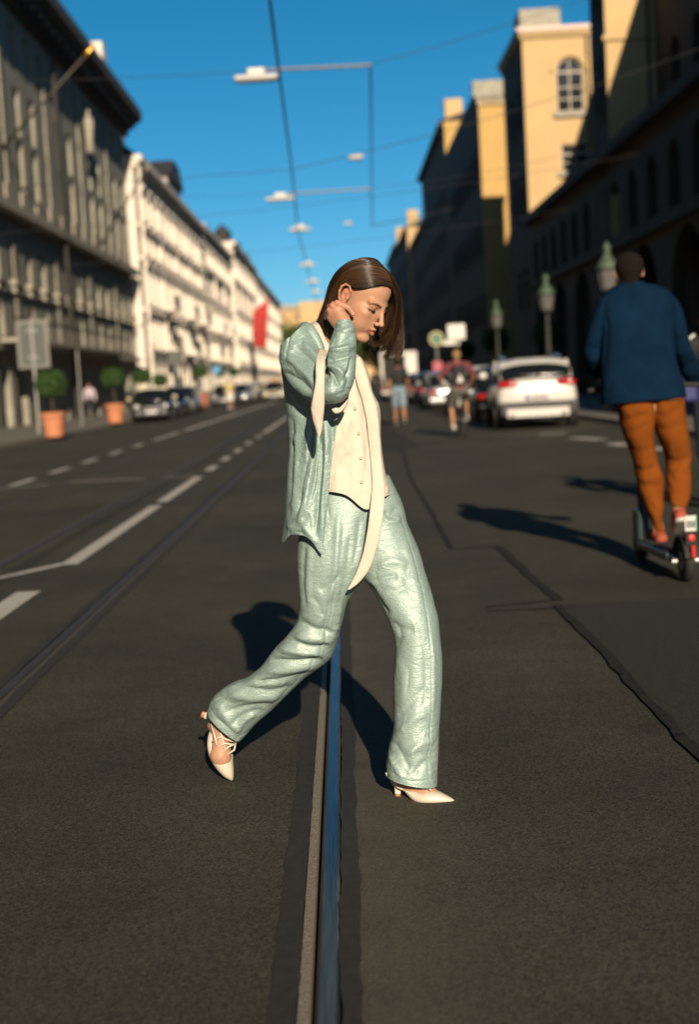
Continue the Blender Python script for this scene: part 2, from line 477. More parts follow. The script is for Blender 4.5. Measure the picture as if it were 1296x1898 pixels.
class Field:
    def __init__(s, xs, ys, zs):
        s.ax = [np.asarray(a, np.float32) for a in (xs, ys, zs)]
        s.F = np.full([len(a) for a in s.ax], 9.0, np.float32)
    def region(s, lo, hi):
        sl = []
        for a, l_, h_ in zip(s.ax, lo, hi):
            i0 = max(0, int(np.searchsorted(a, l_)) - 1); i1 = min(len(a), int(np.searchsorted(a, h_)) + 1)
            sl.append(slice(i0, max(i1, i0)))
        return tuple(sl)
    def pts(s, sl):
        return np.meshgrid(*[a[q] for a, q in zip(s.ax, sl)], indexing='ij')
    def op(s, fn, lo, hi, k=0.0, sub=False):
        sl = s.region(lo, hi)
        if any(q.stop <= q.start for q in sl): return
        X, Y, Z = s.pts(sl)
        d = fn(X, Y, Z).astype(np.float32)
        a = s.F[sl]
        if sub:
            if k > 0:
                h = np.clip(0.5 - 0.5 * (a + d) / k, 0, 1)
                s.F[sl] = a * (1 - h) + (-d) * h + k * h * (1 - h)
            else:
                s.F[sl] = np.maximum(a, -d)
        else:
            if k > 0:
                h = np.clip(0.5 + 0.5 * (a - d) / k, 0, 1)
                s.F[sl] = a * (1 - h) + d * h - k * h * (1 - h)
            else:
                s.F[sl] = np.minimum(a, d)
    def cone(s, a, b, ra, rb, k=0.0, sub=False, flat=None):
        a = np.array(a, float); b = np.array(b, float)
        m = max(ra, rb) + max(k, 0.004) * 1.5
        ba = b - a; L2 = max(ba @ ba, 1e-9)
        def fn(X, Y, Z):
            px, py, pz = X - a[0], Y - a[1], Z - a[2]
            t = np.clip((px * ba[0] + py * ba[1] + pz * ba[2]) / L2, 0, 1)
            return np.sqrt((px - t * ba[0]) ** 2 + (py - t * ba[1]) ** 2 + (pz - t * ba[2]) ** 2) - (ra + (rb - ra) * t)
        s.op(fn, np.minimum(a, b) - m, np.maximum(a, b) + m, k, sub)
    def chain(s, pts, rad, k=0.02):
        for i in range(len(pts) - 1):
            s.cone(pts[i], pts[i + 1], rad[i], rad[i + 1], k)
    def mesh(s, name):
        v, f = surface_nets(s.F, *s.ax)
        me = bpy.data.meshes.new(name)
        me.vertices.add(len(v)); me.vertices.foreach_set('co', v.astype(np.float32).ravel())
        me.loops.add(4 * len(f)); me.loops.foreach_set('vertex_index', f.astype(np.int32).ravel())
        me.polygons.add(len(f)); me.polygons.foreach_set('loop_start', np.arange(0, 4 * len(f), 4, dtype=np.int32))
        me.update(calc_edges=True)
        me.polygons.foreach_set('use_smooth', [True] * len(f))
        return me

def surface_nets(F, xs, ys, zs):
    neg = F < 0
    c = [neg[i:neg.shape[0] - 1 + i, j:neg.shape[1] - 1 + j, k:neg.shape[2] - 1 + k] for i in (0, 1) for j in (0, 1) for k in (0, 1)]
    cnt = sum(q.astype(np.int8) for q in c)
    act = (cnt > 0) & (cnt < 8)
    I, J, K = np.nonzero(act)
    idx = -np.ones(act.shape, np.int64); idx[I, J, K] = np.arange(len(I))
    val, pos = {}, {}
    for i in (0, 1):
        for j in (0, 1):
            for k in (0, 1):
                val[i, j, k] = F[I + i, J + j, K + k].astype(np.float64)
                pos[i, j, k] = np.stack([xs[I + i], ys[J + j], zs[K + k]], 1).astype(np.float64)
    acc = np.zeros((len(I), 3)); n = np.zeros(len(I))
    ks = list(val)
    for p in ks:
        for ax in range(3):
            if p[ax] == 0:
                q = tuple(1 if t == ax else p[t] for t in range(3))
                a, b = val[p], val[q]
                m = (a < 0) != (b < 0)
                t = np.where(m, a / np.where(m, a - b, 1), 0)
                acc += np.where(m[:, None], pos[p] + (pos[q] - pos[p]) * t[:, None], 0); n += m
    V = acc / n[:, None]
    faces = []
    def quads(ax):
        a0 = [slice(None)] * 3; a1 = [slice(None)] * 3
        a0[ax] = slice(0, -1); a1[ax] = slice(1, None)
        s0, s1 = neg[tuple(a0)], neg[tuple(a1)]
        ch = s0 != s1
        o = [t for t in range(3) if t != ax]
        P = np.stack(np.nonzero(ch), 1)
        ok = (P[:, o[0]] > 0) & (P[:, o[1]] > 0) & (P[:, o[0]] < F.shape[o[0]] - 1) & (P[:, o[1]] < F.shape[o[1]] - 1)
        P = P[ok]
        fl = s0[tuple(P.T)]
        def g(d0, d1):
            Q = P.copy(); Q[:, o[0]] += d0; Q[:, o[1]] += d1
            return idx[tuple(Q.T)]
        q = np.stack([g(-1, -1), g(0, -1), g(0, 0), g(-1, 0)], 1)
        flip = fl if ax != 1 else ~fl
        q[~flip] = q[~flip][:, ::-1]
        faces.append(q)
    for ax in range(3): quads(ax)
    return V, np.concatenate(faces)

def axis_pts(lo, hi, coarse, fine=None, f0=None, f1=None):
    if fine is None: return np.arange(lo, hi + coarse, coarse)
    return np.concatenate([np.arange(lo, f0, coarse), np.arange(f0, f1, fine), np.arange(f1, hi + coarse, coarse)])

_T = np.random.default_rng(3).random((64, 64, 64)).astype(np.float32)
def vnoise(p):
    p = np.asarray(p, np.float64)
    i = np.floor(p).astype(int); f = p - i; f = f * f * (3 - 2 * f)
    i &= 63; j = (i + 1) & 63
    def L(a, b, t): return a + (b - a) * t
    x0, y0, z0 = i.T; x1, y1, z1 = j.T; fx, fy, fz = f.T
    return 2 * L(L(L(_T[x0, y0, z0], _T[x1, y0, z0], fx), L(_T[x0, y1, z0], _T[x1, y1, z0], fx), fy),
                 L(L(_T[x0, y0, z1], _T[x1, y0, z1], fx), L(_T[x0, y1, z1], _T[x1, y1, z1], fx), fy), fz) - 1

def smooth_rows(rows, n):
    """Catmull-Rom resampling of a list of number rows, n per gap"""
    A = np.array(rows, float); out = []
    for i in range(len(A) - 1):
        p0, p1, p2, p3 = A[max(i - 1, 0)], A[i], A[i + 1], A[min(i + 2, len(A) - 1)]
        for k in range(n):
            t = k / n
            out.append(0.5 * (2 * p1 + (p2 - p0) * t + (2 * p0 - 5 * p1 + 4 * p2 - p3) * t * t + (3 * p1 - p0 - 3 * p2 + p3) * t ** 3))
    out.append(A[-1])
    return np.array(out)

def grid_faces(nr, nc, closed):
    f = []
    for i in range(nr - 1):
        for j in range(nc if closed else nc - 1):
            j2 = (j + 1) % nc
            f.append((i * nc + j, i * nc + j2, (i + 1) * nc + j2, (i + 1) * nc + j))
    return f

def loft(rows, n=10, seg=72, t0=None, power=2.2):
    """rows: lx,ly,rx,ry,Y,half depth[,t0,t1] - outline points in the photograph at depth Y.
    t = 0 right edge, pi/2 side turned to the camera, pi left edge"""
    A = smooth_rows(rows, n)
    P = np.zeros((len(A), seg, 3)); T = np.zeros((len(A), seg))
    for i, r in enumerate(A):
        Lp, Rp = np.array(at(r[0], r[1], r[4])), np.array(at(r[2], r[3], r[4]))
        C, a = (Lp + Rp) / 2, (Rp - Lp) / 2
        if len(r) > 6: t = np.linspace(r[6], r[7], seg)
        else: t = np.arange(seg) * 2 * math.pi / seg
        ct, st = np.cos(t), np.sin(t)
        cs = np.sign(ct) * np.abs(ct) ** (2 / power); ss = np.sign(st) * np.abs(st) ** (2 / power)
        P[i] = C + a[None] * cs[:, None] - np.array([0, r[5], 0])[None] * ss[:, None]
        T[i] = t
    return P, T

def grid_normals(P, closed):
    du = np.gradient(P, axis=0)
    if closed: dv = (np.roll(P, -1, 1) - np.roll(P, 1, 1)) / 2
    else: dv = np.gradient(P, axis=1)
    n = np.cross(dv, du)
    return n / (np.linalg.norm(n, axis=2, keepdims=True) + 1e-12)

def seg_dist(px, poly):
    """distance of pixels to a polyline and the position along it (0..1)"""
    best = np.full(len(px), 1e9); pos = np.zeros(len(px))
    A = np.array(poly, float)
    for i in range(len(A) - 1):
        d = A[i + 1] - A[i]
        t = np.clip(((px - A[i]) @ d) / (d @ d + 1e-9), 0, 1)
        e = np.linalg.norm(px - (A[i] + t[:, None] * d), axis=1)
        m = e < best
        best[m] = e[m]; pos[m] = (i + t[m]) / (len(A) - 1)
    return best, pos

CAMV = np.array([0, 0, CAM_H])
def press_folds(P, N, folds, facing=0.0):
    """push cloth in (negative) or out along fold lines drawn over the side turned to the camera; amounts in mm, widths in photo px"""
    sh = P.shape
    p = P.reshape(-1, 3).copy(); n = N.reshape(-1, 3)
    v = CAMV - p; v /= np.linalg.norm(v, axis=1, keepdims=True)
    f = np.clip(((n * v).sum(1) - facing) / 0.35, 0, 1)
    px = proj_px(p); d = np.zeros(len(p))
    for poly, amp, w in folds:
        e, t = seg_dist(px, smooth_rows(poly, 6) if len(poly) > 2 else poly)
        taper = np.clip(np.minimum(t, 1 - t) * 5, 0.0, 1)
        d += amp * 0.001 * (np.exp(-(e / w) ** 2) if amp > 0 else np.exp(-np.abs(e / w) ** 1.35)) * (0.08 + 0.92 * taper)
    return (p + n * (d * f)[:, None]).reshape(sh)

def grid_mesh(name, P, closed, mats, thick=0.0, sub=0, parent=None, cap=False):
    nr, nc = P.shape[:2]
    m = MB().add(P.reshape(-1, 3).tolist(), grid_faces(nr, nc, closed))
    o = m.build(name, mats, parent, smooth=True, fix=False)
    if thick:
        s = o.modifiers.new('cloth', 'SOLIDIFY'); s.thickness = thick; s.offset = -1
    if sub: subsurf(o, sub)
    return o

def join_grids(name, grids, mats, parent, thick=0.0):
    m = MB()
    for P, closed in grids:
        m.add(P.reshape(-1, 3).tolist(), grid_faces(P.shape[0], P.shape[1], closed))
    o = m.build(name, mats, parent, smooth=True, fix=False)
    if thick:
        s = o.modifiers.new('cloth', 'SOLIDIFY'); s.thickness = thick; s.offset = -1
    return o

def ribbon_px(rows, n=8, seg=9, bow=0.006, twist=None):
    """cloth band: rows lx,ly,rx,ry,Y - a gently bowed strip"""
    A = smooth_rows(rows, n)
    P = np.zeros((len(A), seg, 3))
    for i, r in enumerate(A):
        Lp, Rp = np.array(at(r[0], r[1], r[4])), np.array(at(r[2], r[3], r[4]))
        for j in range(seg):
            u = j / (seg - 1)
            P[i, j] = Lp + (Rp - Lp) * u + np.array([0, -bow * math.sin(math.pi * u), 0])
    return P
# ------------------------------------------------------------------ buildings
M_STONE_D = mat('grey green sandstone', (0.335, 0.322, 0.258), 0.85, var=0.22, vscale=0.9, bump=0.25, bscale=12)
M_STONE_D2 = mat('weathered sandstone base', (0.262, 0.248, 0.196), 0.85, var=0.28, vscale=1.4, bump=0.25, bscale=12)
M_STONE_T = mat('sandstone trim', (0.40, 0.372, 0.295), 0.8, var=0.15, vscale=2)
M_WHITE_W = mat('cream render', (0.93, 0.84, 0.715), 0.85, var=0.05, vscale=0.5)
M_WHITE_T = mat('cream stucco trim', (0.95, 0.86, 0.74), 0.8, var=0.05, vscale=1)
M_IVORY = mat('ivory render', (0.90, 0.82, 0.70), 0.85, var=0.06, vscale=0.5)
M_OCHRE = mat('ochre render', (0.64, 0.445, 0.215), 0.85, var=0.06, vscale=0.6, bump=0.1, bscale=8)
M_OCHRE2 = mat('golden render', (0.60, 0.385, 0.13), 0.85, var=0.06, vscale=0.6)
M_SHADE_BROWN = mat('shade-darkened stone', (0.062, 0.050, 0.034), 0.85, var=0.15, vscale=0.7)  # brown darkened so the colour carries the shade of the street-side walls
M_ROOF_D = mat('slate roof', (0.035, 0.033, 0.034), 0.7, var=0.2, vscale=3)
M_ROOF_R = mat('tile roof', (0.20, 0.075, 0.045), 0.8, var=0.2, vscale=3)
M_EAVE = mat('dark timber eave', (0.050, 0.042, 0.034), 0.8, var=0.2, vscale=2)
M_GLASS = mat('window glass', (0.015, 0.018, 0.020), 0.08, spec=0.6)
M_FRAME_W = mat('white window frame', (0.55, 0.50, 0.42), 0.6)
M_FRAME_D = mat('dark window frame', (0.06, 0.05, 0.04), 0.6)
M_DARKIN = mat('unlit interior', (0.02, 0.018, 0.016), 0.9)
M_PINK = mat('sheet metal coping', (0.42, 0.30, 0.27), 0.5, metal=0.3)

def arch_poly(s0, s1, z0, z1, n=8):
    r = (s1 - s0) / 2; c = (s0 + s1) / 2; zc = z1 - r
    return [(s0, z0), (s1, z0)] + [(c + r * math.cos(math.pi * k / n), zc + r * math.sin(math.pi * k / n)) for k in range(n + 1)]
def rect_poly(s0, s1, z0, z1): return [(s0, z0), (s1, z0), (s1, z1), (s0, z1)]

def wall_mesh(name, L, z0, z1, holes, depth, outline=None):
    """front wall in the plane y = 0 (outside towards -y), pierced by holes with reveals of the given depth"""
    out = outline or [(0, z0), (L, z0), (L, z1), (0, z1)]
    pts = [Vector(p) for p in out]; faces = [list(range(len(out)))]
    for h in holes:
        n0 = len(pts); pts += [Vector(p) for p in h]
        faces.append(list(range(n0, len(pts)))[::-1])
    r = delaunay_2d_cdt(pts, [], faces, 2, 1e-5)
    v2, tri, orig = r[0], r[2], r[5]
    mb = MB()
    vs = [(p.x, 0.0, p.y) for p in v2]
    fs = []
    def inside(p, poly):
        c = False; n = len(poly)
        for i in range(n):
            x0, y0 = poly[i]; x1, y1 = poly[(i + 1) % n]
            if (y0 > p[1]) != (y1 > p[1]) and p[0] < (x1 - x0) * (p[1] - y0) / (y1 - y0) + x0: c = not c
        return c
    boxes = [(min(p[0] for p in h), max(p[0] for p in h), min(p[1] for p in h), max(p[1] for p in h)) for h in holes]
    for f in tri:
        cx = sum(v2[i].x for i in f) / len(f); cz = sum(v2[i].y for i in f) / len(f)
        if any(b[0] < cx < b[1] and b[2] < cz < b[3] and inside((cx, cz), h) for b, h in zip(boxes, holes)): continue
        fs.append(tuple(f))
    mb.add(vs, fs)
    for h in holes:
        n = len(h)
        mb.add([(s, 0, z) for s, z in h] + [(s, depth, z) for s, z in h], [((i + 1) % n, i, i + n, (i + 1) % n + n) for i in range(n)])
    # blank sides, top and back make it a solid slab
    zt = max(p[1] for p in out)
    return mb.mesh(name, fix=False)

_wcache = {}
def window_part(w, h, arch, style, mats):
    """window mesh (frame with mullions) and pane mesh, in the plane of the reveal bottom; local origin bottom centre"""
    key = (round(w, 2), round(h, 2), arch, style)
    if key in _wcache: return _wcache[key]
    f, t = MB(), 0.07
    r = w / 2
    hh = h - r if arch else h
    f.box(-r, -r + t, -0.05, 0.05, 0, hh); f.box(r - t, r, -0.05, 0.05, 0, hh); f.box(-r + t, r - t, -0.05, 0.05, 0, t)
    f.box(-0.035, 0.035, -0.04, 0.04, t, hh)
    if arch:
        f.box(-r + t, r - t, -0.05, 0.05, hh - 0.05, hh + 0.05)
        n = 8
        for k in range(n):
            a, b = math.pi * k / n, math.pi * (k + 1) / n
            f.prism([(r * math.cos(a), hh + r * math.sin(a)), (r * math.cos(b), hh + r * math.sin(b)), ((r - t) * math.cos(b), hh + (r - t) * math.sin(b)), ((r - t) * math.cos(a), hh + (r - t) * math.sin(a))], 'y', -0.05, 0.05)
        f.box(-0.03, 0.03, -0.04, 0.04, hh + 0.05, h - t * 0.7)
    else:
        f.box(-r + t, r - t, -0.05, 0.05, h - t, h)
        f.box(-r + t, r - t, -0.04, 0.04, h * 0.66 - 0.03, h * 0.66 + 0.03)
    if style == 'grid':
        for q in (0.33, 0.62): f.box(-r + t, r - t, -0.03, 0.03, hh * q - 0.03, hh * q + 0.03)
    fm = f.mesh('window', fix=False); fm.materials.append(mats[0])
    poly = arch_poly(-r + .02, r - .02, 0.02, h - .02) if arch else rect_poly(-r + .02, r - .02, 0.02, h - .02)
    p = MB().prism(poly, 'y', 0.06, 0.08)
    pm = p.mesh('pane', fix=True); pm.materials.append(mats[1])
    _wcache[key] = (fm, pm)
    return fm, pm

def put_window(parent, s, z, w, h, arch, depth, style='plain', mats=None):
    fm, pm = window_part(w, h, arch, style, mats or (M_FRAME_D, M_GLASS))
    o = obj('window', fm, None, parent, (s, depth - 0.12, z))
    obj('pane', pm, None, o)
    return o

def building(name, label, X, y0, y1, side, zt, back=12.0, cat='building', group=None, roof=None):
    """empty at the street corner of the plot; local x runs along the front, -y is the street side.
    side 'L': front faces +X, x runs with Y; side 'R': front faces -X, x runs against Y"""
    e = empty(name, (X, y0 if side == 'L' else y1, 0.11), R(90) if side == 'L' else R(-90))
    tag(e, label, cat, group)
    return e

def shell(e, L, zt, back, m, name='flank_wall'):
    """side walls, back and flat lid behind the front wall"""
    b = MB()
    b.add([(0, 0, 0), (0, back, 0), (0, back, zt), (0, 0, zt)], [(0, 3, 2, 1)])
    b.add([(L, 0, 0), (L, back, 0), (L, back, zt), (L, 0, zt)], [(0, 1, 2, 3)])
    b.add([(0, back, 0), (L, back, 0), (L, back, zt), (0, back, zt)], [(0, 3, 2, 1)])
    b.add([(0, 0, zt - .01), (L, 0, zt - .01), (L, back, zt - .01), (0, back, zt - .01)], [(0, 1, 2, 3)])
    b.box(0.05, L - 0.05, 1.2, 1.25, 0.0, zt - 0.05)          # dark core wall behind the openings
    return b.build(name, m, e, fix=False)

def bandm(e, name, s0, s1, z0, z1, out, m, inn=0.0):
    return MB().box(s0, s1, -out, -inn + 0.003 if inn else -0.002, z0, z1).build(name, m, e, fix=False)

def roof_prism(e, L, zt, back, rise, over, m, name='roof', hip=1.5):
    b = MB()
    b.add([(-0.2, -over, zt), (L + 0.2, -over, zt), (L + 0.2, back, zt), (-0.2, back, zt), (hip, back * 0.5, zt + rise), (L - hip, back * 0.5, zt + rise)],
          [(0, 1, 5, 4), (1, 2, 5), (2, 3, 4, 5), (3, 0, 4), (3, 2, 1, 0)])
    return b.build(name, m, e)

# ---- dark sandstone block, near end of the far pavement
def dark_block():
    y0, y1, X = 45.0, 97.0, -13.8
    L = y1 - y0
    e = building('stone_building', 'dark grey sandstone palace with deep overhanging eave beside the sign', X, y0, y1, 'L', 19.2)
    cols = []
    c = 1.4
    while c < L - 1.5:
        cols.append(c)
        c += 3.05
    piers = [7.6 + 9.15 * k for k in range(-1, 5)]
    holes, wins = [], []
    rows = [(15.6, 17.6, 1.15, False), (12.75, 14.85, 1.15, False), (10.35, 12.25, 1.15, False), (6.2, 7.85, 1.2, False), (3.75, 5.3, 1.25, True)]
    rows = [(15.7, 17.7, 1.15, False), (12.85, 14.95, 1.15, False), (10.30, 12.60, 1.2, False), (6.2, 7.85, 1.2, False), (3.75, 5.35, 1.25, True)]
    for c in cols:
        for (a, b, w, ar) in rows:
            holes.append((arch_poly if ar else rect_poly)(c - w / 2, c + w / 2, a, b))
            wins.append((c, a, w, b - a, ar))
        holes.append(arch_poly(c - 0.95, c + 0.95, 0.02, 3.05))
    me = wall_mesh('front_wall', L, 0, 19.2, holes, 0.55)
    obj('front_wall', me, M_STONE_D, e)
    shell(e, L, 19.2, 14, M_STONE_D)
    for (c, a, w, h, ar) in wins: put_window(e, c, a, w, h, ar, 0.55)
    sill_me = MB().box(-0.85, 0.85, -0.28, -0.003, -0.22, 0.0).box(-0.62, -0.40, -0.20, -0.003, -0.55, -0.223).box(0.40, 0.62, -0.20, -0.003, -0.55, -0.223).mesh('window_sill'); sill_me.materials.append(M_STONE_T)
    apr_me = MB().box(-0.62, 0.62, -0.10, -0.003, -0.70, -0.03).mesh('apron_panel'); apr_me.materials.append(M_STONE_T)
    for c in cols:
        obj('window_sill', sill_me, None, e, (c, 0, 6.2))
        obj('apron_panel', apr_me, None, e, (c, 0, 10.30))
    # string courses, cornices, rustication bands
    bandm(e, 'cornice', 0, L, 8.95, 9.30, 0.55, M_STONE_T); bandm(e, 'cornice', 0, L, 9.30, 9.48, 0.35, M_STONE_T)
    bandm(e, 'string_course', 0, L, 3.20, 3.45, 0.30, M_STONE_T)
    bandm(e, 'string_course', 0, L, 5.62, 5.72, 0.10, M_STONE_T)
    for k in range(3):
        bandm(e, 'stone_course', 0, L, 8.05 + k * 0.30, 8.05 + k * 0.30 + 0.24, 0.05, M_STONE_D2)
    for p in piers:
        if 0.5 < p < L: bandm(e, 'pilaster', p - 0.28, p + 0.28, 9.5, 18.2, 0.09, M_STONE_D)
        if 0.5 < p < L: bandm(e, 'pilaster', p - 0.30, p + 0.30, 3.46, 8.90, 0.10, M_STONE_D2)
    pipe_x = 26.9
    MB().tube([(pipe_x, -0.40, 0.1), (pipe_x, -0.40, 18.3)], 0.09, 8).build('downpipe', M_EAVE, e)
    # long flower balcony over the ground floor
    bandm(e, 'balcony_slab', 12, 42, 3.46, 3.60, 1.1, M_STONE_T, inn=0.31)
    for k in range(61):
        s = 12.1 + k * 0.49
        MB().box(s, s + 0.05, -1.07, -1.03, 3.60, 4.35).build('baluster', M_FRAME_D, e, fix=False) if k % 2 == 0 else None
    bandm(e, 'balcony_rail', 12, 42, 4.35, 4.42, 1.10, M_FRAME_D, inn=1.0)
    # eave
    MB().prism([(0.0, 18.3), (-0.25, 18.3), (-0.4, 18.7), (-1.15, 19.25), (-1.30, 19.35), (-1.30, 20.0), (0.0, 20.5)], 'x', -1.2, L + 0.9).build('eave', M_EAVE, e)
    for k in range(34):
        s = 0.4 + k * 1.53
        MB().box(s - .12, s + .12, -1.0, -0.3, 18.45, 18.95).build('eave_bracket', M_EAVE, e, fix=False)
    roof_prism(e, L, 20.45, 14, 3.2, 0.9, M_ROOF_D)
    MB().box(40.0, 41.4, -0.9, 0.6, 20.3, 21.6).build('dormer', M_WHITE_T, e, fix=False)
    # statue group on the front
    m = MB(); m.lathe([(0.02, 0), (0.26, 0.05), (0.20, 0.8), (0.27, 1.3), (0.30, 1.7), (0.24, 1.95), (0.08, 2.05), (0.13, 2.2), (0.11, 2.38), (0.02, 2.45)], (36.2, -0.42, 14.6), 12)
    m.build('statue', M_STONE_T, e, smooth=True)
    return e
dark_block()

def flagpole(label, base, tip, ball):
    e = empty('flagpole', base); tag(e, label, 'flagpole', 'flagpoles on the sandstone palace')
    d = Vector(tip) - Vector(base)
    MB().tube([(0, 0, 0), d], [0.075, 0.05], 8).build('pole', M_FRAME_D, e, smooth=True)
    o = MB().lathe([(0.01, -0.30), (0.10, -0.25), (0.13, -0.05), (0.10, 0.12), (0.05, 0.2), (0.07, 0.3), (0.01, 0.5)], (0, 0, 0), 10).build('finial', ball, e, smooth=True)
    o.location = d; o.rotation_euler = d.to_track_quat('Z', 'Y').to_euler()
M_GOLD = mat('gilt', (0.75, 0.42, 0.09), 0.35, metal=1.0)
flagpole('slanting flagpole with gilt tip on the front of the sandstone palace', (-13.75, 61.3, 11.9), at(163, 97, 60.2), M_GOLD)
flagpole('slanting flagpole at the far corner of the sandstone palace', (-13.75, 84.5, 9.9), at(272, 312, 80), M_STONE_T)

# ---- pale houses further along on the same side
def pale_house(name, label, X, y0, y1, zt, rows, pitch, wmat, tmat, roofm, rise, off=1.6, pil=3, group='pale houses in the sun', balc=None, gable=None, frame=None):
    L = y1 - y0
    e = building(name, label, X, y0, y1, 'L', zt, group=group)
    n = int((L - 1.5) / pitch); s0 = (L - (n - 1) * pitch) / 2
    holes, wins = [], []
    for k in range(n):
        c = s0 + k * pitch
        for (a, b, w, ar) in rows:
            holes.append((arch_poly if ar else rect_poly)(c - w / 2, c + w / 2, a, b)); wins.append((c, a, w, b - a, ar))
    out = None
    if gable:
        g0, g1, gz = gable
        out = [(0, 0), (L, 0), (L, zt), (g1, zt), ((g0 + g1) / 2 + (g1 - g0) * .22, gz), ((g0 + g1) / 2 - (g1 - g0) * .22, gz), (g0, zt), (0, zt)]
    obj('front_wall', wall_mesh('front_wall', L, 0, zt, holes, 0.45, out), wmat, e)
    shell(e, L, zt, 12, wmat)
    for q in wins: put_window(e, *q, 0.45, 'plain', (frame or M_FRAME_W, M_GLASS))
    hood = {}
    for (c, a, w, h, ar) in wins:
        if a < 3: continue
        key = round(w, 2)
        if key not in hood:
            hm = MB().box(-w / 2 - .22, w / 2 + .22, -0.30, -0.003, 0.12, 0.34).box(-w / 2 - .16, -w / 2 - .01, -0.14, -0.003, -h, 0.12).box(w / 2 + .01, w / 2 + .16, -0.14, -0.003, -h, 0.12).mesh('window_hood'); hm.materials.append(tmat)
            sm_ = MB().box(-w / 2 - .25, w / 2 + .25, -0.26, -0.003, -0.20, -0.02).mesh('window_sill'); sm_.materials.append(tmat)
            hood[key] = (hm, sm_)
        if not ar: obj('window_hood', hood[key][0], None, e, (c, 0, a + h))
        obj('window_sill', hood[key][1], None, e, (c, 0, a))
    bandm(e, 'cornice', -0.1, L + .1, zt - 0.45, zt - 0.02, 0.65, tmat)
    bandm(e, 'cornice', 0, L, zt - 0.75, zt - 0.45, 0.35, tmat)
    for (a, b, w, ar) in rows[:3]:
        if a - 0.7 > 2.5: bandm(e, 'string_course', 0, L, a - 0.75, a - 0.50, 0.22, tmat)
    for k in range(0, n + 1, pil):
        s = s0 + (k - 0.5) * pitch
        if 0.4 < s < L - .4: bandm(e, 'pilaster', s - 0.32, s + 0.32, 3.6, zt - 0.8, 0.24, tmat)
    bandm(e, 'plinth', 0, L, 0, 0.9, 0.12, tmat)
    if balc:
        for (s, z) in balc:
            bandm(e, 'balcony_slab', s - 1.8, s + 1.8, z - 0.2, z, 1.1, tmat)
            for k in range(9): MB().box(s - 1.75 + k * .43, s - 1.69 + k * .43, -1.06, -1.0, z, z + 0.9).build('baluster', M_FRAME_D, e, fix=False)
            bandm(e, 'balcony_rail', s - 1.8, s + 1.8, z + 0.9, z + 0.98, 1.08, M_FRAME_D, inn=0.98)
    roof_prism(e, L, zt, 12, rise, 0.35, roofm)
    return e
W1 = pale_house('cream_house', 'tall cream town house with gabled front next to the sandstone palace', -13.4, 98.2, 146.5, 17.2,
                [(13.2, 15.2, 1.25, False), (10.9, 12.4, 1.2, False), (7.4, 9.9, 1.35, False), (4.3, 6.6, 1.35, False), (0.3, 3.4, 1.9, True)], 3.4, M_WHITE_W, M_WHITE_T, M_ROOF_D, 5.2,
                balc=[(12.5, 4.3), (12.5, 7.4), (28, 7.4), (28, 4.3), (40, 7.4)])
MB().box(20, 30, 0.01, 7, 17.19, 18.6).build('gable_block', M_WHITE_W, W1, fix=False)
MB().prism([(19.7, 18.6), (30.3, 18.6), (27, 20.3), (23, 20.3)], 'y', -0.3, 7.2).build('gable_roof', M_ROOF_D, W1)
MB().box(2.2, 4.2, 1.0, 2.6, 17.0, 19.6).build('chimney', M_WHITE_T, W1, fix=False)
MB().tube([(0.5, -0.35, 0), (0.5, -0.35, 16.5)], 0.13, 8).build('downpipe', M_WHITE_T, W1)
pale_house('ivory_house', 'ivory house with red roof between two taller pale houses', -13.8, 147.5, 186, 18.0,
           [(14.2, 16.0, 1.2, False), (11.0, 13.2, 1.2, True), (7.4, 9.8, 1.3, False), (4.2, 6.4, 1.3, False), (0.3, 3.2, 1.9, True)], 3.2, M_IVORY, M_WHITE_T, M_ROOF_R, 3.0, pil=4, balc=[(14, 7.4), (26, 7.4)])
H4 = pale_house('turreted_house', 'pale house topped by dark corner turrets', -13.5, 187, 236, 20.0,
           [(15.6, 17.6, 1.3, False), (11.6, 14.2, 1.3, True), (7.8, 10.2, 1.3, False), (4.3, 6.6, 1.3, False), (0.3, 3.2, 2.0, True)], 3.6, M_WHITE_W, M_WHITE_T, M_ROOF_D, 3.0, pil=3, balc=[(20, 7.8)])
for s in (3.0, 22.0, 40.0):
    m = MB(); m.lathe([(1.1, 0), (1.1, 1.4), (1.3, 1.6), (0.9, 2.3), (0.4, 2.7), (0.1, 3.0)], (s, 1.2, 19.5), 12)
    m.build('turret', M_ROOF_D, H4)
pale_house('cream_corner_house', 'farthest pale house of the sunny row, near the red flag', -13.6, 237, 330, 19.5,
           [(14.8, 17.0, 1.4, False), (11.2, 13.6, 1.4, False), (7.6, 10.0, 1.4, False), (4.2, 6.4, 1.4, False), (0.3, 3.2, 2.0, True)], 4.4, M_IVORY, M_WHITE_T, M_ROOF_D, 3.4, pil=4)

# red banner hanging from its pole
def banner():
    e = empty('flag', (-13.6, 206, 19.0)); tag(e, 'large red flag hanging from a pole on the pale house', 'flag')
    a, b = at(497, 553, 205), at(471, 585, 203)
    MB().tube([Vector((-0.0, 0, 0)), a - Vector(e.location)], 0.06, 8).build('pole', M_FRAME_W, e)
    nr, nc = 24, 18
    P = np.zeros((nr, nc, 3))
    lt, rt, lb, rb_ = at(468, 578, 205), at(498, 553, 205), at(469, 640, 205), at(493, 648, 205)
    for i in range(nr):
        for j in range(nc):
            u, v = j / (nc - 1), i / (nr - 1)
            p = (lt * (1 - u) + rt * u) * (1 - v) + (lb * (1 - u) + rb_ * u) * v
            P[i, j] = (p.x, p.y + 0.28 * math.sin(u * 11 + v * 2.5) * (0.3 + v), p.z)
    P -= np.array(e.location)
    grid_mesh('cloth', P, False, mat('red cloth', (0.52, 0.035, 0.028), 0.75, var=0.1, vscale=1), 0.02, parent=e)
banner()
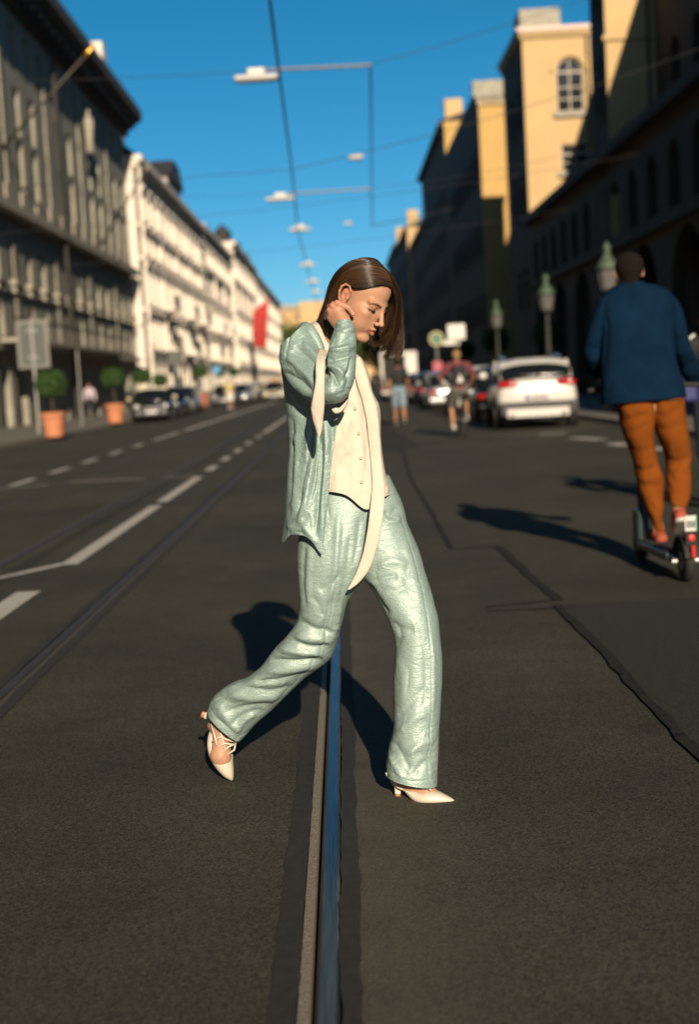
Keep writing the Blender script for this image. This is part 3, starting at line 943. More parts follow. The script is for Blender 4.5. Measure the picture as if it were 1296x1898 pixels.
# ---- shaded ochre palace with arcade along the other side
def right_wall(name, label, X, y0, y1, zt, holes_fn, wmat, back=10, cat='building', group=None, depth=0.5, wins=True, coremat=None):
    L = y1 - y0
    e = building(name, label, X, y0, y1, 'R', zt, cat=cat, group=group)
    holes, ws = holes_fn(L)
    obj('front_wall', wall_mesh('front_wall', L, 0, zt, holes, depth), wmat, e)
    shell(e, L, zt, back, wmat)
    for q in ws: put_window(e, *q, depth)
    return e

def arcade_holes(L):
    h, w = [], []
    c = 1.6
    while c < L - 1.2:
        h.append(arch_poly(c - 0.80, c + 0.80, 5.95, 8.0)); w.append((c, 5.95, 1.6, 2.05, True))
        c += 3.1
    c = 3.0
    while c < L - 2.6:
        h.append(arch_poly(c - 2.2, c + 2.2, 0.02, 5.3)); c += 6.2
    return h, w
A = right_wall('arcade_wing', 'long dark arcade wing with two rows of arches along the shaded pavement', 10.5, 10.0, 76.8, 9.2, arcade_holes, M_SHADE_BROWN, back=6)
bandm(A, 'cornice', 0, 66.8, 8.8, 9.15, 0.5, M_SHADE_BROWN); bandm(A, 'string_course', 0, 66.8, 5.45, 5.75, 0.25, M_SHADE_BROWN)
roof_prism(A, 66.8, 9.2, 6, 1.2, 0.3, M_ROOF_D)

def plain_holes(z_rows, pitch, w=1.2, arch=False):
    def fn(L):
        h, q = [], []
        n = max(1, int((L - 1.0) / pitch)); s0 = (L - (n - 1) * pitch) / 2
        for k in range(n):
            for a, b in z_rows:
                c = s0 + k * pitch
                h.append((arch_poly if arch else rect_poly)(c - w / 2, c + w / 2, a, b)); q.append((c, a, w, b - a, arch))
        return h, q
    return fn

def tower(name, label, x0, x1, y0, y1, zt, wmat, windows=(), coping=True, street_rows=(), pipe=None, band=None):
    """block of the palace standing forward: its wall facing down the street towards the camera is pierced by the given windows"""
    W, D = x1 - x0, y1 - y0
    e = empty(name, (x0, y0, 0.11)); tag(e, label, 'building', 'ochre palace blocks')
    holes = [(arch_poly if ar else rect_poly)(c - w / 2, c + w / 2, a, b) for (c, a, b, w, ar) in windows]
    obj('front_wall', wall_mesh('front_wall', W, 0, zt, holes, 0.30), wmat, e)
    for (c, a, b, w, ar) in windows:
        put_window(e, c, a, w, b - a, ar, 0.30, 'grid', (M_FRAME_W, M_GLASS))
        MB().box(c - w / 2 - .2, c + w / 2 + .2, -0.22, -0.003, a - 0.28, a - 0.02).build('window_sill', M_STONE_T, e, fix=False)
        if ar:
            r = w / 2
            for k in range(10):
                p, q = math.pi * k / 10, math.pi * (k + 1) / 10
                pts = [(c + (r + d) * math.cos(t), b - r + (r + d) * math.sin(t)) for t, d in ((p, .06), (q, .06), (q, .34), (p, .34))]
                MB().prism(pts, 'y', -0.10, -0.003).build('arch_stone', wmat, e)
    b = MB()
    h2, w2 = [], []
    b.add([(0, 0, 0), (0, D, 0), (0, D, zt), (0, 0, zt)], [(0, 3, 2, 1)])
    b.add([(W, 0, 0), (W, D, 0), (W, D, zt), (W, 0, zt)], [(0, 1, 2, 3)])
    b.add([(0, D, 0), (W, D, 0), (W, D, zt), (0, D, zt)], [(0, 3, 2, 1)])
    b.add([(0, 0, zt - .01), (W, 0, zt - .01), (W, D, zt - .01), (0, D, zt - .01)], [(0, 1, 2, 3)])
    b.box(0.1, W - 0.1, 1.0, 1.1, 0, zt - .1)
    b.build('flank_wall', M_SHADE_BROWN, e, fix=False)  # flanks of the ochre block coloured dark to stand for their shade
    # windows in the flank that faces the street, each in its own frame set on the wall
    for (s, a, w, h) in street_rows:
        fm, pm = window_part(w, h, True, 'plain', (M_FRAME_D, M_GLASS))
        o = obj('window', fm, None, e, (-0.06, s, a)); o.rotation_euler = (0, 0, R(-90)); obj('pane', pm, None, o)
    if coping:
        MB().box(-0.30, W + 0.1, -0.30, D + 0.1, zt, zt + 0.22).build('coping', M_PINK, e, fix=False)
        MB().box(-0.16, W + 0.05, -0.16, D + 0.05, zt - 0.30, zt - 0.003).build('cornice', wmat, e, fix=False)
        for k in range(int(W / 0.35)): MB().box(0.1 + k * .35, 0.28 + k * .35, -0.27, -0.163, zt - 0.17, zt - 0.004).build('dentil', wmat, e, fix=False)
    if pipe: MB().tube([(pipe, -0.14, 0), (pipe, -0.14, zt - .35)], 0.055, 8).build('downpipe', M_EAVE, e)
    if band: MB().box(-0.12, W, -0.12, -0.003, band, band + 0.18).build('string_course', wmat, e, fix=False)
    return e
sr = lambda D, zs: [(2 + 3 * k, z, 1.3, 2.4) for k in range(int((D - 2) / 3)) for z in zs]
T3 = tower('palace_block', 'narrow sunlit ochre wall nearest the camera, high above the arcade', 10.5, 12.35, 54.2, 57.2, 20.0, M_OCHRE, pipe=1.55, band=13.2, street_rows=[(1.5, 10.5, 1.3, 2.4), (1.5, 14.5, 1.3, 2.4)])
T1 = tower('palace_block', 'broad sunlit ochre wall with a tall arched window above the arcade', 10.5, 14.1, 77.0, 86.0, 18.9, M_OCHRE,
           windows=[(2.45, 14.7, 17.5, 1.45, True), (2.6, 11.6, 13.0, 1.5, False)], pipe=3.4, street_rows=sr(9, (4.5, 9.5, 14.0)))
MB().box(0.2, 2.4, 2.0, 4.5, 19.2, 20.6).build('chimney', M_STONE_T, T1, fix=False)
T2 = tower('palace_block', 'slim golden wall with pale cornice beyond the broad ochre one', 10.5, 13.2, 100.6, 130.8, 21.0, M_OCHRE2, coping=False, street_rows=sr(29, (4.5, 9.5, 14.5)))
MB().box(-0.35, 2.9, -0.35, 0.6, 20.1, 21.2).build('cornice', M_STONE_T, T2, fix=False)
for k in range(6): MB().box(-0.1 + k * .5, 0.18 + k * .5, -0.25, -0.003, 19.6, 20.1).build('dentil', M_STONE_T, T2, fix=False)

near = right_wall('palace_block', 'dark upper storeys rising behind the arcade at the picture edge', 12.35, 8.0, 54.1, 15.2, plain_holes([(10.2, 12.6)], 3.1, 1.3, True), M_SHADE_BROWN, back=10, group='ochre palace blocks')
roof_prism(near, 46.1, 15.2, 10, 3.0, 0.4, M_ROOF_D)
main = right_wall('palace_block', 'steep dark roofed main block of the palace behind the ochre walls', 15.5, 47.4, 130.0, 18.5, plain_holes([(4.0, 6.5), (9.0, 12.0), (14.0, 16.8)], 3.4, 1.3, True), M_SHADE_BROWN, back=9, group='ochre palace blocks')
roof_prism(main, 82.6, 18.5, 9, 7.0, 0.4, M_ROOF_D, hip=2.0)
def dark_house(label, X, y0, y1, zt, rise, m, pitch=3.4, chim=()):
    e = right_wall('shaded_house', label, X, y0, y1, zt, plain_holes([(1.0, 3.6), (5.0, 7.4), (9.0, 11.4), (13.0, 15.2)] + ([(16.6, 18.6)] if zt > 20 else []), pitch, 1.3), M_SHADE_BROWN, back=11, group='shaded houses beyond the palace')  # street front takes the brown with shade put into its colour
    [c for c in e.children if c.name.startswith('flank_wall')][0].data.materials[0] = m
    roof_prism(e, y1 - y0, zt, 11, rise, 0.35, M_ROOF_D)
    bandm(e, 'cornice', 0, y1 - y0, zt - 0.5, zt - 0.05, 0.5, M_SHADE_BROWN)
    for s, h in chim: MB().box(s, s + 1.6, 0.2, 1.8, zt - 1, zt + h).build('chimney', M_OCHRE, e, fix=False)
    return e
dark_house('shaded house with a tall lit gable end beyond the golden wall', 10.5, 131.0, 168.0, 24.0, 2.0, M_OCHRE2, chim=((34.8, 2.0),))
dark_house('shaded house stepping down behind the tall lit gable', 11.0, 168.6, 205.0, 19.5, 3.0, M_SHADE_BROWN)
dark_house('shaded house with two lit chimneys in the middle distance', 10.5, 206.0, 252.0, 22.5, 2.5, M_OCHRE, chim=((43.0, 2.5), (22.0, 2.0)))
dark_house('shaded house with a lit end wall, second last of the row', 10.8, 253.0, 300.0, 24.5, 2.5, M_OCHRE, chim=((44, 3.0),))
dark_house('farthest shaded house of the row', 11.2, 301.0, 380.0, 23.0, 3.0, M_IVORY, 4.5, chim=((74, 4.0),))

# ---- palace closing the street
def far_palace():
    Y = 640
    e = empty('hilltop_palace', (0, Y, 0)); tag(e, 'golden palace with rows of arches closing the far end of the street', 'building')
    a = at(505, 612, Y); b = at(640, 612, Y); top = at(560, 566, Y)
    x0, x1, z1 = a.x - 40, b.x + 45, top.z
    holes = []
    L = x1 - x0
    n = int(L / 6)
    for k in range(n):
        c = 3 + k * 6
        holes += [arch_poly(c - 1.7, c + 1.7, z1 - 9.5, z1 - 4.0), arch_poly(c - 1.7, c + 1.7, z1 - 19, z1 - 12.5)]
    o = obj('front_wall', wall_mesh('front_wall', L, 0, z1, holes, 2.0), mat('golden stone', (0.62, 0.42, 0.20), 0.85, var=0.1, vscale=0.1), e); o.location = (x0, 0, 0)
    MB().box(x0, x1, 2.0, 25, 0, z1 - 0.1).build('core', M_OCHRE, e, fix=False)
    MB().box(x0 - 1, x1 + 1, -1.2, -0.1, z1 - 1.6, z1 + 0.6).build('cornice', M_STONE_T, e, fix=False)
    c = at(592, 566, Y).x
    MB().box(c - 9, c + 9, -3, 6, 0, z1 + 1.5).build('central_bay', M_OCHRE, e, fix=False)
far_palace()

# ---- the street goes on behind the camera: plain unseen houses added on both sides to block sky light
def back_house(name, label, X, y0, y1, side, zt, m):
    e = building(name, label, X, y0, y1, side, zt)
    L = y1 - y0; holes, ws = plain_holes([(1.0, 3.6), (5.2, 7.6), (9.2, 11.4)], 3.6, 1.3)(L)
    obj('front_wall', wall_mesh('front_wall', L, 0, zt, holes, 0.4), m, e); shell(e, L, zt, 12, m)
    for q in ws: put_window(e, *q, 0.4)
    roof_prism(e, L, zt, 12, 3.0, 0.4, M_ROOF_D)
back_house('unseen_town_house', 'grey stone town house added unseen behind the camera to block sky light, sunny side', -13.8, -80.0, 44.5, 'L', 18.5, M_STONE_D2)
back_house('unseen_town_house', 'brown town house added unseen behind the camera to block sky light, shaded side', 11.5, -110.0, -22.0, 'R', 14.5, M_SHADE_BROWN)
# ------------------------------------------------------------------ street furniture and planting
M_TERRA = mat('terracotta', (0.62, 0.235, 0.110), 0.8, var=0.12, vscale=5, bump=0.1, bscale=30)
M_TERRA2 = mat('terracotta dark', (0.48, 0.150, 0.070), 0.8, var=0.12, vscale=5)
M_BARK = mat('bark', (0.10, 0.07, 0.045), 0.9, var=0.2, vscale=20)
M_SOIL = mat('soil', (0.04, 0.028, 0.018), 0.95)
M_GALV = mat('galvanised steel', (0.42, 0.42, 0.40), 0.45, metal=0.6, var=0.1, vscale=6)
M_SIGNBACK = mat('sign back grey green', (0.062, 0.074, 0.064), 0.6, var=0.08, vscale=3)
M_SIGNEDGE = mat('sign frame', (0.20, 0.20, 0.18), 0.5, metal=0.3)
M_COPPER = mat('green copper', (0.060, 0.098, 0.056), 0.6, var=0.25, vscale=9)
M_IRON = mat('cast iron', (0.030, 0.034, 0.032), 0.5, var=0.2, vscale=10)
M_MILK = mat('lantern glass', (0.17, 0.165, 0.15), 0.25)
M_WHITE = mat('white sheet metal', (0.70, 0.68, 0.63), 0.45)
M_WIRE = mat('overhead wire', (0.035, 0.035, 0.04), 0.5)
M_LAMPW = mat('lamp housing', (0.55, 0.53, 0.50), 0.45)

def leaf_material(name, c1, c2):
    m = bpy.data.materials.new(name); m.use_nodes = True
    n, l = m.node_tree.nodes, m.node_tree.links
    b = n['Principled BSDF']; b.inputs['Roughness'].default_value = 0.6; b.inputs['Specular IOR Level'].default_value = 0.25
    g_ = n.new('ShaderNodeNewGeometry')
    r = n.new('ShaderNodeValToRGB')
    r.color_ramp.elements[0].color = (*c1, 1); r.color_ramp.elements[1].color = (*c2, 1)
    l.new(g_.outputs['Random Per Island'], r.inputs[0]); l.new(r.outputs[0], b.inputs['Base Color'])
    return m
M_BOXLEAF = leaf_material('box leaves', (0.010, 0.028, 0.006), (0.045, 0.095, 0.020))
M_TREELEAF = leaf_material('tree leaves', (0.020, 0.040, 0.008), (0.090, 0.120, 0.030))

def leaf_cloud(centers, radii, count, size, seed, shell=0.55):
    """leaf-sized quads spread through a set of overlapping balls"""
    g_ = np.random.default_rng(seed)
    C = np.array(centers, float); Rr = np.array(radii, float)
    w = Rr ** 2; k = g_.choice(len(C), count, p=w / w.sum())
    d = g_.normal(size=(count, 3)); d /= np.linalg.norm(d, axis=1, keepdims=True)
    rr = Rr[k] * (shell + (1 - shell) * g_.random(count) ** 0.5)
    p = C[k] + d * rr[:, None]
    n = d + g_.normal(0, 0.6, (count, 3)); n /= np.linalg.norm(n, axis=1, keepdims=True)
    t = np.cross(n, g_.normal(size=(count, 3))); t /= np.linalg.norm(t, axis=1, keepdims=True)
    b = np.cross(n, t)
    s = size * (0.6 + 0.8 * g_.random(count))[:, None]
    V = np.stack([p - t * s, p - b * s * .5, p + t * s, p + b * s * .5], 1).reshape(-1, 3)
    F_ = np.arange(4 * count).reshape(-1, 4)
    return V, F_
def cloud_mesh(name, *a, **k):
    V, F_ = leaf_cloud(*a, **k)
    me = bpy.data.meshes.new(name); me.from_pydata(V.tolist(), [], F_.tolist()); return me

# clipped box balls in terracotta pots
POT = MB().lathe([(0.02, 0.0), (0.25, 0.0), (0.27, 0.03), (0.335, 0.58), (0.375, 0.60), (0.385, 0.70), (0.36, 0.72), (0.335, 0.70), (0.32, 0.62), (0.02, 0.62)], seg=24).mesh('pot', smooth=False, fix=True)
bumps = [((0, 0, 0), 0.40)] + [((0.30 * math.cos(a) * math.cos(e_), 0.30 * math.sin(a) * math.cos(e_), 0.30 * math.sin(e_)), 0.17) for a in np.arange(0, 6.2, 1.05) for e_ in (-0.7, 0, 0.7)]
BALL = cloud_mesh('crown', [b[0] for b in bumps], [b[1] for b in bumps], 5200, 0.034, 5, shell=0.5)
BALL.materials.append(M_BOXLEAF)
def planter(loc, label, sc=1.0, stem=0.55, grp='clipped bushes in terracotta pots', potm=None, ball=1.0):
    e = empty('potted_bush', loc); e.scale = (sc, sc, sc)
    tag(e, label, 'potted bush', grp)
    p = POT.copy(); p.materials.clear(); p.materials.append(potm or M_TERRA)
    obj('pot', p, None, e)
    MB().lathe([(0.02, 0.60), (0.325, 0.63), (0.30, 0.66), (0.02, 0.68)], seg=16).build('soil', M_SOIL, e)
    MB().tube([(0, 0, 0.6), (0.015, 0.01, 0.6 + stem * 0.6), (0, 0, 0.75 + stem)], [0.035, 0.028, 0.025], 7).build('trunk', M_BARK, e)
    c = obj('crown', BALL, None, e, (0, 0, 0.72 + stem + 0.36)); c.scale = (ball, ball, ball * 0.95)
    c.rotation_euler = (0, 0, loc[1])
    return e
def onp(x, y): return gnd(x, y, 0.11)
planter(onp(100, 810), 'potted ball bush standing next to the grey sign post', 1.0, 0.48, ball=1.08)
planter(onp(214, 784), 'potted ball bush right before the black car', 1.06, 0.62, ball=1.0)
planter(onp(268, 772), 'potted ball bush just behind the roof of the black car', 1.05, 0.75)
planter(onp(300, 762), 'potted ball bush at the back corner of the black car', 1.05, 0.62)
planter(onp(376, 753), 'potted ball bush with dark orange pot between the two car groups', 1.12, 0.95, potm=M_TERRA2)
planter(onp(410, 742), 'potted ball bush behind the pedestrian in white', 1.2, 1.0)
planter(onp(436, 737), 'farthest potted ball bush on the sunny pavement', 1.3, 1.0)
planter((8.6, 79.0, 0.11), 'potted bush in the shade under the farthest lantern', 1.6, 0.75, ball=1.15)
planter((8.6, 59.0, 0.11), 'potted bush in the shade near the second lantern', 1.4, 0.8, ball=1.1)
planter((8.8, 100.0, 0.11), 'potted bush in the shade just right of the blank white sign', 1.5, 0.8, ball=1.1)

# sign seen from behind
def back_sign():
    b = gnd(73, 803, 0.11); e = empty('street_sign', b); tag(e, 'large grey sign seen from behind on a galvanised post', 'sign')
    Y = b.y
    tl, br = at(31, 598, Y), at(90, 678, Y)
    w, zt, zb, xc = (br.x - tl.x), tl.z - b.z, br.z - b.z, (tl.x + br.x) / 2 - b.x
    m = MB().box(xc - w / 2, xc + w / 2, -0.02, 0.02, zb, zt).build('panel', M_SIGNBACK, e)
    fr = MB()
    for a in ((xc - w / 2 - .05, xc - w / 2 + .05, zb - .05, zt + .05), (xc + w / 2 - .05, xc + w / 2 + .05, zb - .05, zt + .05)): fr.box(a[0], a[1], -0.035, 0.015, a[2], a[3])
    fr.box(xc - w / 2 + .05, xc + w / 2 - .05, -0.035, 0.015, zt - .05, zt + .05); fr.box(xc - w / 2 + .05, xc + w / 2 - .05, -0.035, 0.015, zb - .05, zb + .05)
    fr.build('frame', M_SIGNEDGE, e, fix=False)
    MB().tube([(0, -0.09, -0.1), (0, -0.09, zt + 0.08)], 0.055, 10).build('post', M_GALV, e)
    for z in (zb + .3, zt - .3): MB().box(-0.16, 0.16, -0.10, -0.021, z - .03, z + .03).build('bracket', M_GALV, e, fix=False)
back_sign()
def post(loc, h, label, plate=None):
    e = empty('sign_post', loc); tag(e, label, 'sign post')
    MB().tube([(0, 0, 0), (0, 0, h)], 0.04, 8).build('post', M_GALV, e)
    if plate:
        w, z0, z1, m = plate; MB().box(-w / 2, w / 2, -0.065, -0.045, z0, z1).build('plate', m, e)
    return e
post(onp(152, 790), 2.9, 'thin bare post between the pedestrian and the grey sign')
post(onp(330, 765), 3.2, 'post with small dark plate behind the silver car', (0.7, 2.5, 3.2, M_SIGNBACK))
M_BLUE = mat('blue plate', (0.05, 0.30, 0.62), 0.5)
post(onp(405, 745), 2.9, 'post with small blue plate far down the sunny pavement', (0.55, 2.3, 2.9, M_BLUE))

# cast-iron lanterns with copper caps
def lantern(loc, label):
    e = empty('street_lantern', loc); tag(e, label, 'lantern', 'copper capped lanterns along the arcade')
    MB().lathe([(0.02, 0), (0.20, 0), (0.20, 0.15), (0.14, 0.25), (0.16, 0.8), (0.09, 0.95), (0.07, 2.4), (0.10, 2.46), (0.06, 2.55), (0.05, 3.0), (0.13, 3.08), (0.02, 3.1)], seg=12).build('post', M_IRON, e)
    MB().lathe([(0.02, 3.10), (0.15, 3.12), (0.235, 3.62), (0.02, 3.63)], seg=8).build('glass_body', M_MILK, e)
    for k in range(8):
        t = 2 * math.pi * k / 8
        MB().tube([(0.155 * math.cos(t), 0.155 * math.sin(t), 3.10), (0.243 * math.cos(t), 0.243 * math.sin(t), 3.63)], 0.012, 5).build('glazing_bar', M_IRON, e)
    MB().lathe([(0.02, 3.60), (0.29, 3.62), (0.30, 3.68), (0.22, 3.80), (0.12, 3.95), (0.06, 4.02), (0.10, 4.10), (0.11, 4.17), (0.06, 4.25), (0.02, 4.32)], seg=12).build('cap', M_COPPER, e, smooth=True)
for (x, y, X), lab in zip(((1125, 450, 6.9), (1012, 515, 6.9), (920, 565, 6.9)), ('copper capped lantern right beside the head of the man on the scooter', 'copper capped lantern above the white car', 'copper capped lantern farthest down the arcade')):
    w = CAMR @ np.array([(x - PCX) / FPX, -(y - PCY) / FPX, -1.0])
    lantern((X, X / w[0] * w[1], 0.11), lab)

# stop sign and plate on posts
def round_sign():
    Y = 60.0; t = at(809, 628, Y); e = empty('stop_sign', (t.x, Y, 0.11)); tag(e, 'round pale stop sign on a thin post with a small red plate', 'sign')
    z = t.z - 0.11
    m = MB(); m.lathe([(0.02, -0.03), (0.30, -0.03), (0.31, 0.0), (0.30, 0.03), (0.02, 0.03)], (0, -0.06, z), 24, axis='y'); m.build('disc', mat('stop sign yellow', (0.62, 0.52, 0.24), 0.5), e)
    m = MB(); m.lathe([(0.215, -0.008), (0.245, -0.008), (0.245, 0.0), (0.215, 0.0)], (0, -0.095, z), 24, axis='y'); m.build('ring', mat('stop sign green', (0.03, 0.14, 0.06), 0.5), e)
    h = MB().box(-0.11, -0.06, -0.10, -0.092, z - .13, z + .13).box(0.06, 0.11, -0.10, -0.092, z - .13, z + .13).box(-0.06, 0.06, -0.10, -0.092, z - .025, z + .025)
    h.build('letter', mat('stop sign letter', (0.03, 0.14, 0.06), 0.5), e, fix=False)
    MB().tube([(0, 0, 0), (0, 0, z + 0.2)], 0.05, 8).build('post', M_GALV, e)
    MB().box(0.30, 0.95, -0.08, -0.05, z - 0.32, z - 0.10).build('line_plate', M_WHITE, e)
    MB().box(0.03, 0.32, -0.07, -0.055, z - 0.24, z - 0.19).build('bracket', M_GALV, e)
    MB().box(-0.20, 0.20, -0.08, -0.052, z - 1.5, z - 0.95).build('notice_plate', mat('red notice', (0.45, 0.05, 0.09), 0.5), e)
round_sign()
def white_sign():
    Y = 58.0; t = at(846, 615, Y); e = empty('street_sign', (t.x, Y, 0.11)); tag(e, 'blank white rectangular sign above the cyclist', 'sign')
    z = t.z - 0.11
    bevel(MB().box(-0.36, 0.36, -0.05, -0.02, z - 0.31, z + 0.31).build('panel', M_WHITE, e), 0.05, 3)
    MB().tube([(0, 0.03, 0), (0, 0.03, z + 0.25)], 0.04, 8).build('post', M_IRON, e)
white_sign()

# overhead: contact wires, span wires, hanging lamps
def wire(name, pts, r, label, grp, m=M_WIRE):
    return tag(MB().tube(pts, r, 6).build(name, m, fix=False), label, 'wire', grp)
W1P = [(-0.40, -60, 5.75), (-0.45, 0, 5.75), at(493, -60, 14.5), at(500, 0, 16.8), at(541, 315, 30.0), at(553, 430, 42.3), at(568, 490, 54.0), at(583, 545, 74.0), (-0.9, 180, 5.7)]
wire('contact_wire', W1P, 0.017, 'tram contact wire running overhead from the top edge to the distance', 'overhead wires')
wire('contact_wire', [at(687, 118, 31.5), at(689, 280, 45.0), at(690, 420, 64.0)], 0.022, 'straight wire hanging between two lamp spans', 'overhead wires')
def span(p, q, sag, label, r=0.007):
    p, q = Vector(p), Vector(q)
    pts = [p.lerp(q, t) - Vector((0, 0, sag * 4 * t * (1 - t))) for t in np.linspace(0, 1, 13)]
    wire('span_wire', pts, r, label, 'overhead wires')
span((-13.7, 30.2, 6.0), at(541, 314, 30.0), 0.15, 'span wire from the sunny side to the contact wire')
span(at(541, 314, 30.0), (10.4, 30.5, 8.6), 0.25, 'span wire from the contact wire to the shaded palace')
span((-13.7, 42.5, 6.2), (10.4, 42.6, 7.6), 0.45, 'second span wire across the street')
span((-13.7, 54.5, 6.3), (10.4, 54.0, 7.4), 0.5, 'third span wire across the street')
span(at(690, 118, 31.5), (10.4, 33, 11.0), 0.2, 'wire from the first lamp arm up to the palace')
span((-13.7, 32.5, 8.9), at(480, 131, 31.8), 0.2, 'wire from the sunny side to the first hanging lamp')
span(at(690, 348, 52.0), (10.4, 53, 9.4), 0.2, 'wire from the second lamp arm to the palace')
span((-13.7, 52.5, 9.0), at(520, 358, 52), 0.2, 'wire from the sunny side to the second hanging lamp')
span(at(690, 418, 64.0), at(842, 386, 66), 0.05, 'short pale wire above the stop sign', 0.022)
def hanging_lamp(x, y, Y, w, label, arm=None):
    p = at(x, y, Y); e = empty('hanging_lamp', p); tag(e, label, 'street lamp', 'lamps hung over the tracks')
    bevel(MB().box(-w / 2, w / 2, -0.16, 0.16, -0.06, 0.05).build('housing', M_LAMPW, e), 0.03, 2)
    if w > 0.6: bevel(MB().box(-w / 5, w / 5, -0.10, 0.10, 0.053, 0.20).build('ballast_box', M_WHITE, e), 0.03, 2)
    else: MB().tube([(0, 0, 0.05), (0, 0, 0.12)], 0.02, 6).build('hook', M_GALV, e)
    MB().box(-w / 2 + .06, w / 2 - .06, -0.12, 0.12, -0.085, -0.063).build('diffuser', M_MILK, e)
    if arm:
        q = at(*arm) - p
        MB().tube([(0.0, 0, 0.16), q], 0.035, 8).build('arm', M_GALV, e)
hanging_lamp(475, 144, 31.8, 0.95, 'nearest and largest lamp hung over the tracks', (688, 121, 31.5))
hanging_lamp(520, 368, 52.0, 1.05, 'second lamp hung over the tracks', (690, 350, 52.0))
hanging_lamp(556, 425, 62.0, 0.95, 'third lamp, just above the kink of the wire')
hanging_lamp(570, 491, 84.0, 1.0, 'fourth lamp, small and dim over the wire')
hanging_lamp(580, 522, 104.0, 1.15, 'fifth lamp, a small white bar over the far street')
hanging_lamp(586, 541, 124.0, 1.1, 'sixth and farthest lamp over the far street')
hanging_lamp(660, 291, 44.0, 0.45, 'tiny fitting on the span wire right of the contact wire')
hanging_lamp(645, 414, 63.0, 0.32, 'tiny pale fitting on the second span right of the contact wire')

# trees closing the street, each with trunk, limbs and crown
def tree(loc, h, spread, label, seed, n=5200):
    g_ = random.Random(seed)
    e = empty('street_tree', loc); tag(e, label, 'tree', 'trees at the far end of the street')
    m = MB(); m.tube([(0, 0, 0), (0.1, 0.05, h * 0.25), (0.0, 0.1, h * 0.45), (0.1, 0, h * 0.75)], [0.32, 0.26, 0.2, 0.06], 8)
    cs, rs = [], []
    for k in range(13):
        a, z = g_.uniform(0, 6.28), h * g_.uniform(0.38, 0.9)
        d = spread * g_.uniform(0.3, 0.75) * (1.1 - abs(z / h - 0.6))
        c = (d * math.cos(a), d * math.sin(a), z)
        m.tube([(0.05, 0.05, h * g_.uniform(0.25, 0.5)), (c[0] * .5, c[1] * .5, z * 0.85), c], [0.12, 0.07, 0.03], 5)
        cs.append(c); rs.append(spread * g_.uniform(0.28, 0.46))
    m.build('trunk', M_BARK, e)
    cs.append((0, 0, h * 0.72)); rs.append(spread * 0.5)
    me = cloud_mesh('crown', cs, rs, n, 0.26, seed, shell=0.35); me.materials.append(M_TREELEAF)
    obj('crown', me, None, e)
tl = ['leftmost leafy tree at the far end, beside the pale houses', 'second leafy tree at the far end', 'leafy tree partly behind the woman, third from the pale houses', 'leafy tree behind the woman, fourth from the pale houses',
      'leafy tree just right of the woman, before the shaded houses', 'rightmost leafy tree at the far end, in front of the shaded houses', 'tall leafy tree in the second row behind the woman', 'tall leafy tree in the second row by the pale houses']
for k, (x, Y, h, sp) in enumerate(((-12.0, 335, 15.0, 6.5), (-7.5, 350, 14.0, 6), (-2.0, 345, 12.5, 6), (3.0, 360, 13, 6), (7.2, 300, 13.0, 5.5), (9.5, 260, 10, 4.5), (0, 400, 15, 7), (-14, 395, 18, 8))):
    tree((x, Y, 0.0), h, sp, tl[k], 40 + k)
# ------------------------------------------------------------------ vehicles
M_CARW = mat('white car paint', (0.72, 0.70, 0.66), 0.30, coat=0.7)
M_CARB = mat('black car paint', (0.006, 0.006, 0.007), 0.12)
M_CARBL = mat('dark blue car paint', (0.008, 0.014, 0.040), 0.14)
M_CARS = mat('silver car paint', (0.42, 0.43, 0.44), 0.28, metal=0.5, coat=0.6)
M_CARG = mat('grey car paint', (0.10, 0.105, 0.11), 0.28, metal=0.4, coat=0.6)
M_TAXI = mat('pale ivory taxi paint', (0.72, 0.62, 0.40), 0.35, coat=0.6)
M_TYRE = mat('tyre rubber', (0.014, 0.014, 0.014), 0.8)
M_RIM = mat('alloy rim', (0.40, 0.40, 0.40), 0.3, metal=0.9)
M_CGLASS = mat('car glass', (0.010, 0.012, 0.014), 0.14, spec=0.3)
M_PLAST = mat('black plastic', (0.018, 0.018, 0.018), 0.6)
M_CHROME = mat('chrome', (0.75, 0.74, 0.72), 0.10, metal=1.0)
M_TAIL = mat('tail lamp red', (0.42, 0.012, 0.010), 0.15, coat=0.8)
M_HEAD = mat('head lamp glass', (0.85, 0.85, 0.82), 0.16, metal=0.5, coat=0.6)
M_PLATE = mat('number plate', (0.70, 0.69, 0.66), 0.35)
M_PLATEB = mat('plate lettering', (0.02, 0.02, 0.03), 0.6)
M_PLATEBL = mat('plate blue strip', (0.02, 0.06, 0.32), 0.5)
M_AMBER = mat('amber lens', (0.60, 0.20, 0.02), 0.2)

def sec(hw, z0, z1, n=20, pw=3.6, tuck=0.0):
    """rounded section of a car body: half width, bottom, top"""
    out = []
    for k in range(n):
        t = 2 * math.pi * k / n
        c, s = math.cos(t), math.sin(t)
        x = hw * math.copysign(abs(c) ** (2 / pw), c); z = math.copysign(abs(s) ** (2 / pw), s)
        zz = (z0 + z1) / 2 + (z1 - z0) / 2 * z
        x *= 1 - tuck * max(0, z) ** 2
        out.append((x, zz))
    return out
def loft_secs(stations, n=20, pw=3.6):
    """stations: y, half width, z0, z1, tuck"""
    A = smooth_rows(stations, 4)
    mb = MB(); vs = []
    for r in A: vs += [(x, r[0], z) for x, z in sec(r[1], r[2], r[3], n, pw, r[4])]
    fs = grid_faces(len(A), n, True) + [tuple(range(n))[::-1], tuple(range((len(A) - 1) * n, len(A) * n))]
    return mb.add(vs, fs)

